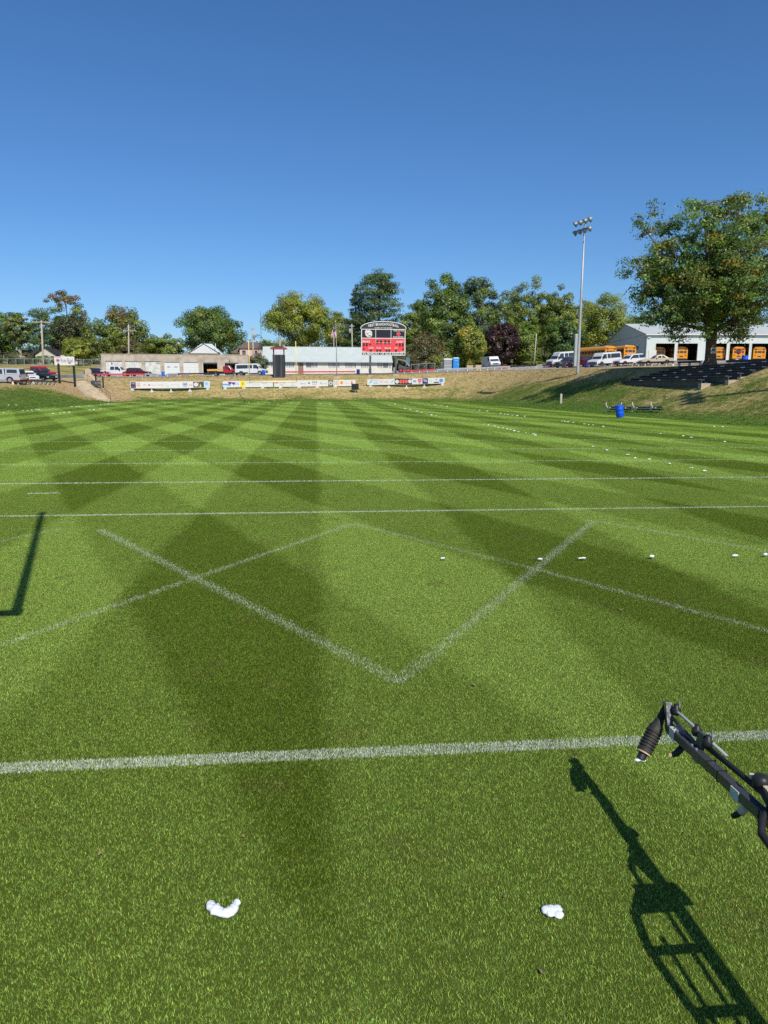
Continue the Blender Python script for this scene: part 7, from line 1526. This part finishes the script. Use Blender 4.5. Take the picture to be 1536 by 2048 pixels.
# ------------------------------------------------------------------ folded spray boom beside the viewer
def boom():
    root = empty('spray_boom', (1.82, 0.75, 0.0), 0, 'black folded spray boom with ribbed foam dropper reaching in from the right', 'sprayer boom'); O = Vector((1.82, 0.75, 0.0))
    V_ = lambda x, y, z: Vector((x, y, z))-O
    BM = mat('glossy_black_boom', (0.034, 0.038, 0.046), 0.3, 0.0, 0.35, 9, spec=0.7, bump=0.08, bscale=50, col2=(0.055, 0.055, 0.055), c2amt=0.3); TAPE = mat('scuffed_white_tape', (0.55, 0.55, 0.5), 0.6, var=0.2, scale=30); BRASS = mat('tan_nozzle', (0.45, 0.33, 0.2), 0.5)
    q = MB(); q.bar(V_(1.800, 3.33, 0.605), V_(1.812, 0.80, 0.640), 0.042, 0.048); q.build('main_tube', BM, root, bevel=0.008)
    q = MB(); q.tube([V_(1.838, 3.05, 0.650), V_(1.842, 2.80, 0.662), V_(1.848, 2.62, 0.664), V_(1.85, 2.3, 0.665), V_(1.85, 0.9, 0.67)], 0.013, 8); q.build('supply_pipe', RUBBER, root, True)
    # end bracket, rod and knobs
    q = MB(); q.bar(V_(1.80, 3.335, 0.585), V_(1.815, 3.40, 0.715), 0.030, 0.045); q.build('end_bracket', BM, root)
    q = MB(); q.tube([V_(1.822, 3.46, 0.690), V_(1.835, 3.30, 0.694), V_(1.86, 2.92, 0.672)], 0.0075, 8); q.build('adjusting_rod', GREY, root, True)
    q = MB(); q.tube([V_(1.815, 3.36, 0.66), V_(1.815, 3.10, 0.635)], 0.010, 8); q.build('inner_rod', BM, root, True)
    for y in (3.35, 3.14, 3.04): q = MB(); q.lathe([(0.020, -0.02), (0.024, -0.01), (0.024, 0.012), (0.014, 0.02), (0.012, 0.035)], tuple(V_(1.835, y, 0.693-(3.35-y)*0.05)), 12); q.build('clamp_knob', BLACK, root, True)
    for y in (3.345, 3.03): q = MB(); q.bar(V_(1.85, y, 0.69), V_(1.85, y+0.005, 0.745), 0.006); q.build('wing_bolt', STEEL, root)
    q = MB(); q.bar(V_(1.81, 3.08, 0.56), V_(1.83, 3.08, 0.705), 0.05, 0.018); q.build('clamp_plate', BM, root)
    q = MB(); q.tube([V_(1.80, 3.20, 0.57), V_(1.775, 3.205, 0.535), V_(1.755, 3.21, 0.525)], [0.018, 0.017, 0.012], 8); nz = q.build('nozzle_stub', BLACK, root, True); q = MB(); q.tube([V_(1.757, 3.21, 0.526), V_(1.742, 3.213, 0.520)], 0.012, 8); q.build('nozzle_tip', BRASS, nz)
    for (y, s) in ((3.30, 0.05), (2.745, 0.06)): q = MB(); q.bar(V_(1.801, y, 0.6065), V_(1.801, y-s, 0.6075), 0.045, 0.051); q.build('tape_band', TAPE, root)
    for y in (2.95, 2.86, 2.55, 2.48): q = MB(); q.bar(V_(1.804, y, 0.6115), V_(1.804, y-0.007, 0.6115), 0.046, 0.052); q.build('cable_tie', RUBBER, root)
    for y in (3.27, 3.245, 3.10, 3.06): q = MB(); q.lathe([(0.007, 0), (0.007, 0.006), (0.003, 0.008)], tuple(V_(1.793, y, 0.632)), 6); q.build('bolt_head', STEEL, root)
    # ribbed dropper
    top = Vector((1.832, 3.445, 0.672)); ax = Vector((-0.56, -0.33, -0.76)).normalized(); M = ax.to_track_quat('Z', 'Y').to_matrix().to_4x4()
    pr = [(0.008, -0.012), (0.016, -0.01)]
    for i in range(7): pr += [(0.024, i*0.011), (0.024, i*0.011+0.006), (0.020, i*0.011+0.008)]
    pr += [(0.026, 0.080), (0.030, 0.10), (0.042, 0.125), (0.044, 0.145)]
    for i in range(6): pr += [(0.048, 0.150+i*0.017), (0.048, 0.157+i*0.017), (0.041, 0.160+i*0.017), (0.041, 0.165+i*0.017)]
    pr += [(0.046, 0.255), (0.046, 0.268), (0.030, 0.270)]
    pr = [(r_*0.86, z_) for r_, z_ in pr]; q = MB(); q.lathe(pr, tuple(top-O), 22, M); dr = q.build('foam_dropper', mat('ribbed_black_rubber', (0.03, 0.027, 0.025), 0.6, var=0.3, scale=30), root)
    q = MB(); q.lathe([(0.037, 0.271), (0.037, 0.279)], tuple(top-O), 22, M); q.build('wood_ring', BRASS, dr); q = MB(); q.lathe([(0.023, 0.271), (0.023, 0.310)], tuple(top-O), 16, M); q.build('outlet', BLACK, dr)
    me = foam_lump(14, [(-0.5, 0, 0.1, 0.5), (0.2, 0.2, 0.2, 0.55), (0.6, -0.2, 0.0, 0.4)]); fo = bpy.data.objects.new('foam_drip', me); COL.objects.link(fo); fo.parent = root; fo.location = top+ax*0.318-O; fo.scale = (0.030, 0.022, 0.014)
    q = MB(); q.bar(V_(1.828, 3.43, 0.665), V_(1.812, 3.385, 0.655), 0.02); q.build('dropper_bracket', BM, root); q = MB(); q.lathe([(0.010, 0), (0.010, 0.03)], tuple(V_(1.836, 3.40, 0.648)), 10); q.build('blue_fitting', BLUE2, root); q = MB(); q.lathe([(0.014, 0), (0.014, 0.02)], tuple(V_(1.826, 3.40, 0.622)), 10); q.build('white_fitting', TAPE, root)
    # second nozzle body
    q = MB(); q.lathe([(0.02, -0.03), (0.034, -0.02), (0.036, 0.012), (0.026, 0.03), (0.008, 0.034)], tuple(V_(1.862, 2.665, 0.690)), 14); q.build('nozzle_cap', BLACK, root, True)
    for dy in (0.055, -0.045): q = MB(); q.lathe([(0.013, -0.012), (0.013, 0.012)], tuple(V_(1.858, 2.665+dy, 0.682)), 10); q.build('cream_collar', mat('cream_plastic', (0.55, 0.48, 0.36), 0.5), root)
    q = MB(); q.tube([V_(1.80, 2.655, 0.585), V_(1.782, 2.665, 0.552)], 0.019, 8); q.build('cream_collar', MATS['cream_plastic'], root, True); q = MB(); q.tube([V_(1.783, 2.665, 0.553), V_(1.758, 2.68, 0.525)], [0.015, 0.012], 8); q.build('nozzle_stub', BLACK, root, True)
    # hoses
    q = MB(); q.tube([V_(1.845, 2.62, 0.672), V_(1.815, 2.52, 0.668), V_(1.745, 2.47, 0.645), V_(1.715, 2.42, 0.62), V_(1.715, 2.33, 0.60), V_(1.74, 2.2, 0.60)], 0.0155, 10); q.build('hose', RUBBER, root, True)
    q = MB(); q.tube([V_(1.85, 2.64, 0.672), V_(1.80, 2.50, 0.70), V_(1.79, 2.40, 0.69), V_(1.83, 2.2, 0.69)], 0.0155, 10); q.build('hose', RUBBER, root, True)
    # the folded truss beside and behind, out of the picture
    q = MB(); q.span(*[V_(1.68, 0, 0).x, V_(1.89, 0, 0).x], *[V_(0, 2.20, 0).y, V_(0, 2.29, 0).y], 0.595, 0.665); q.build('hinge_block', BM, root)
    q = MB(); q.tube([V_(1.70, 2.30, 0.62), V_(1.60, 2.14, 0.62), V_(1.57, 1.94, 0.62), V_(1.59, 1.7, 0.62), V_(1.63, 1.4, 0.63), V_(1.66, 0.8, 0.64)], 0.021, 8); q.build('outer_truss_rail', BM, root, True)
    q = MB(); q.tube([V_(1.655, 2.0, 0.62), V_(1.652, 1.5, 0.62), V_(1.70, 0.8, 0.63)], 0.012, 8); q.build('inner_hose', RUBBER, root, True)
    q = MB(); q.tube([V_(1.745, 2.28, 0.60), V_(1.735, 1.6, 0.60), V_(1.75, 0.8, 0.62)], 0.012, 8); q.build('lower_truss_rail', BM, root, True)
    for y, x in ((2.17, 1.61), (1.93, 1.57), (1.62, 1.60), (1.2, 1.64)): q = MB(); q.bar(V_(x, y, 0.62), V_(1.80, y, 0.62), 0.028); q.build('truss_strut', BM, root)
    # carrying post and wheel
    q = MB(); q.span(-0.06, 0.06, -0.06, 0.06, 0.25, 0.74); q.build('carrier_post', BM, root); q = MB(); q.lathe([(0.10, -0.06), (0.22, -0.06), (0.25, -0.03), (0.25, 0.03), (0.22, 0.06), (0.10, 0.06)], (0, 0, 0.25), 20, Matrix.Rotation(math.pi/2, 4, 'Y')); q.build('carrier_wheel', RUBBER, root)
boom()
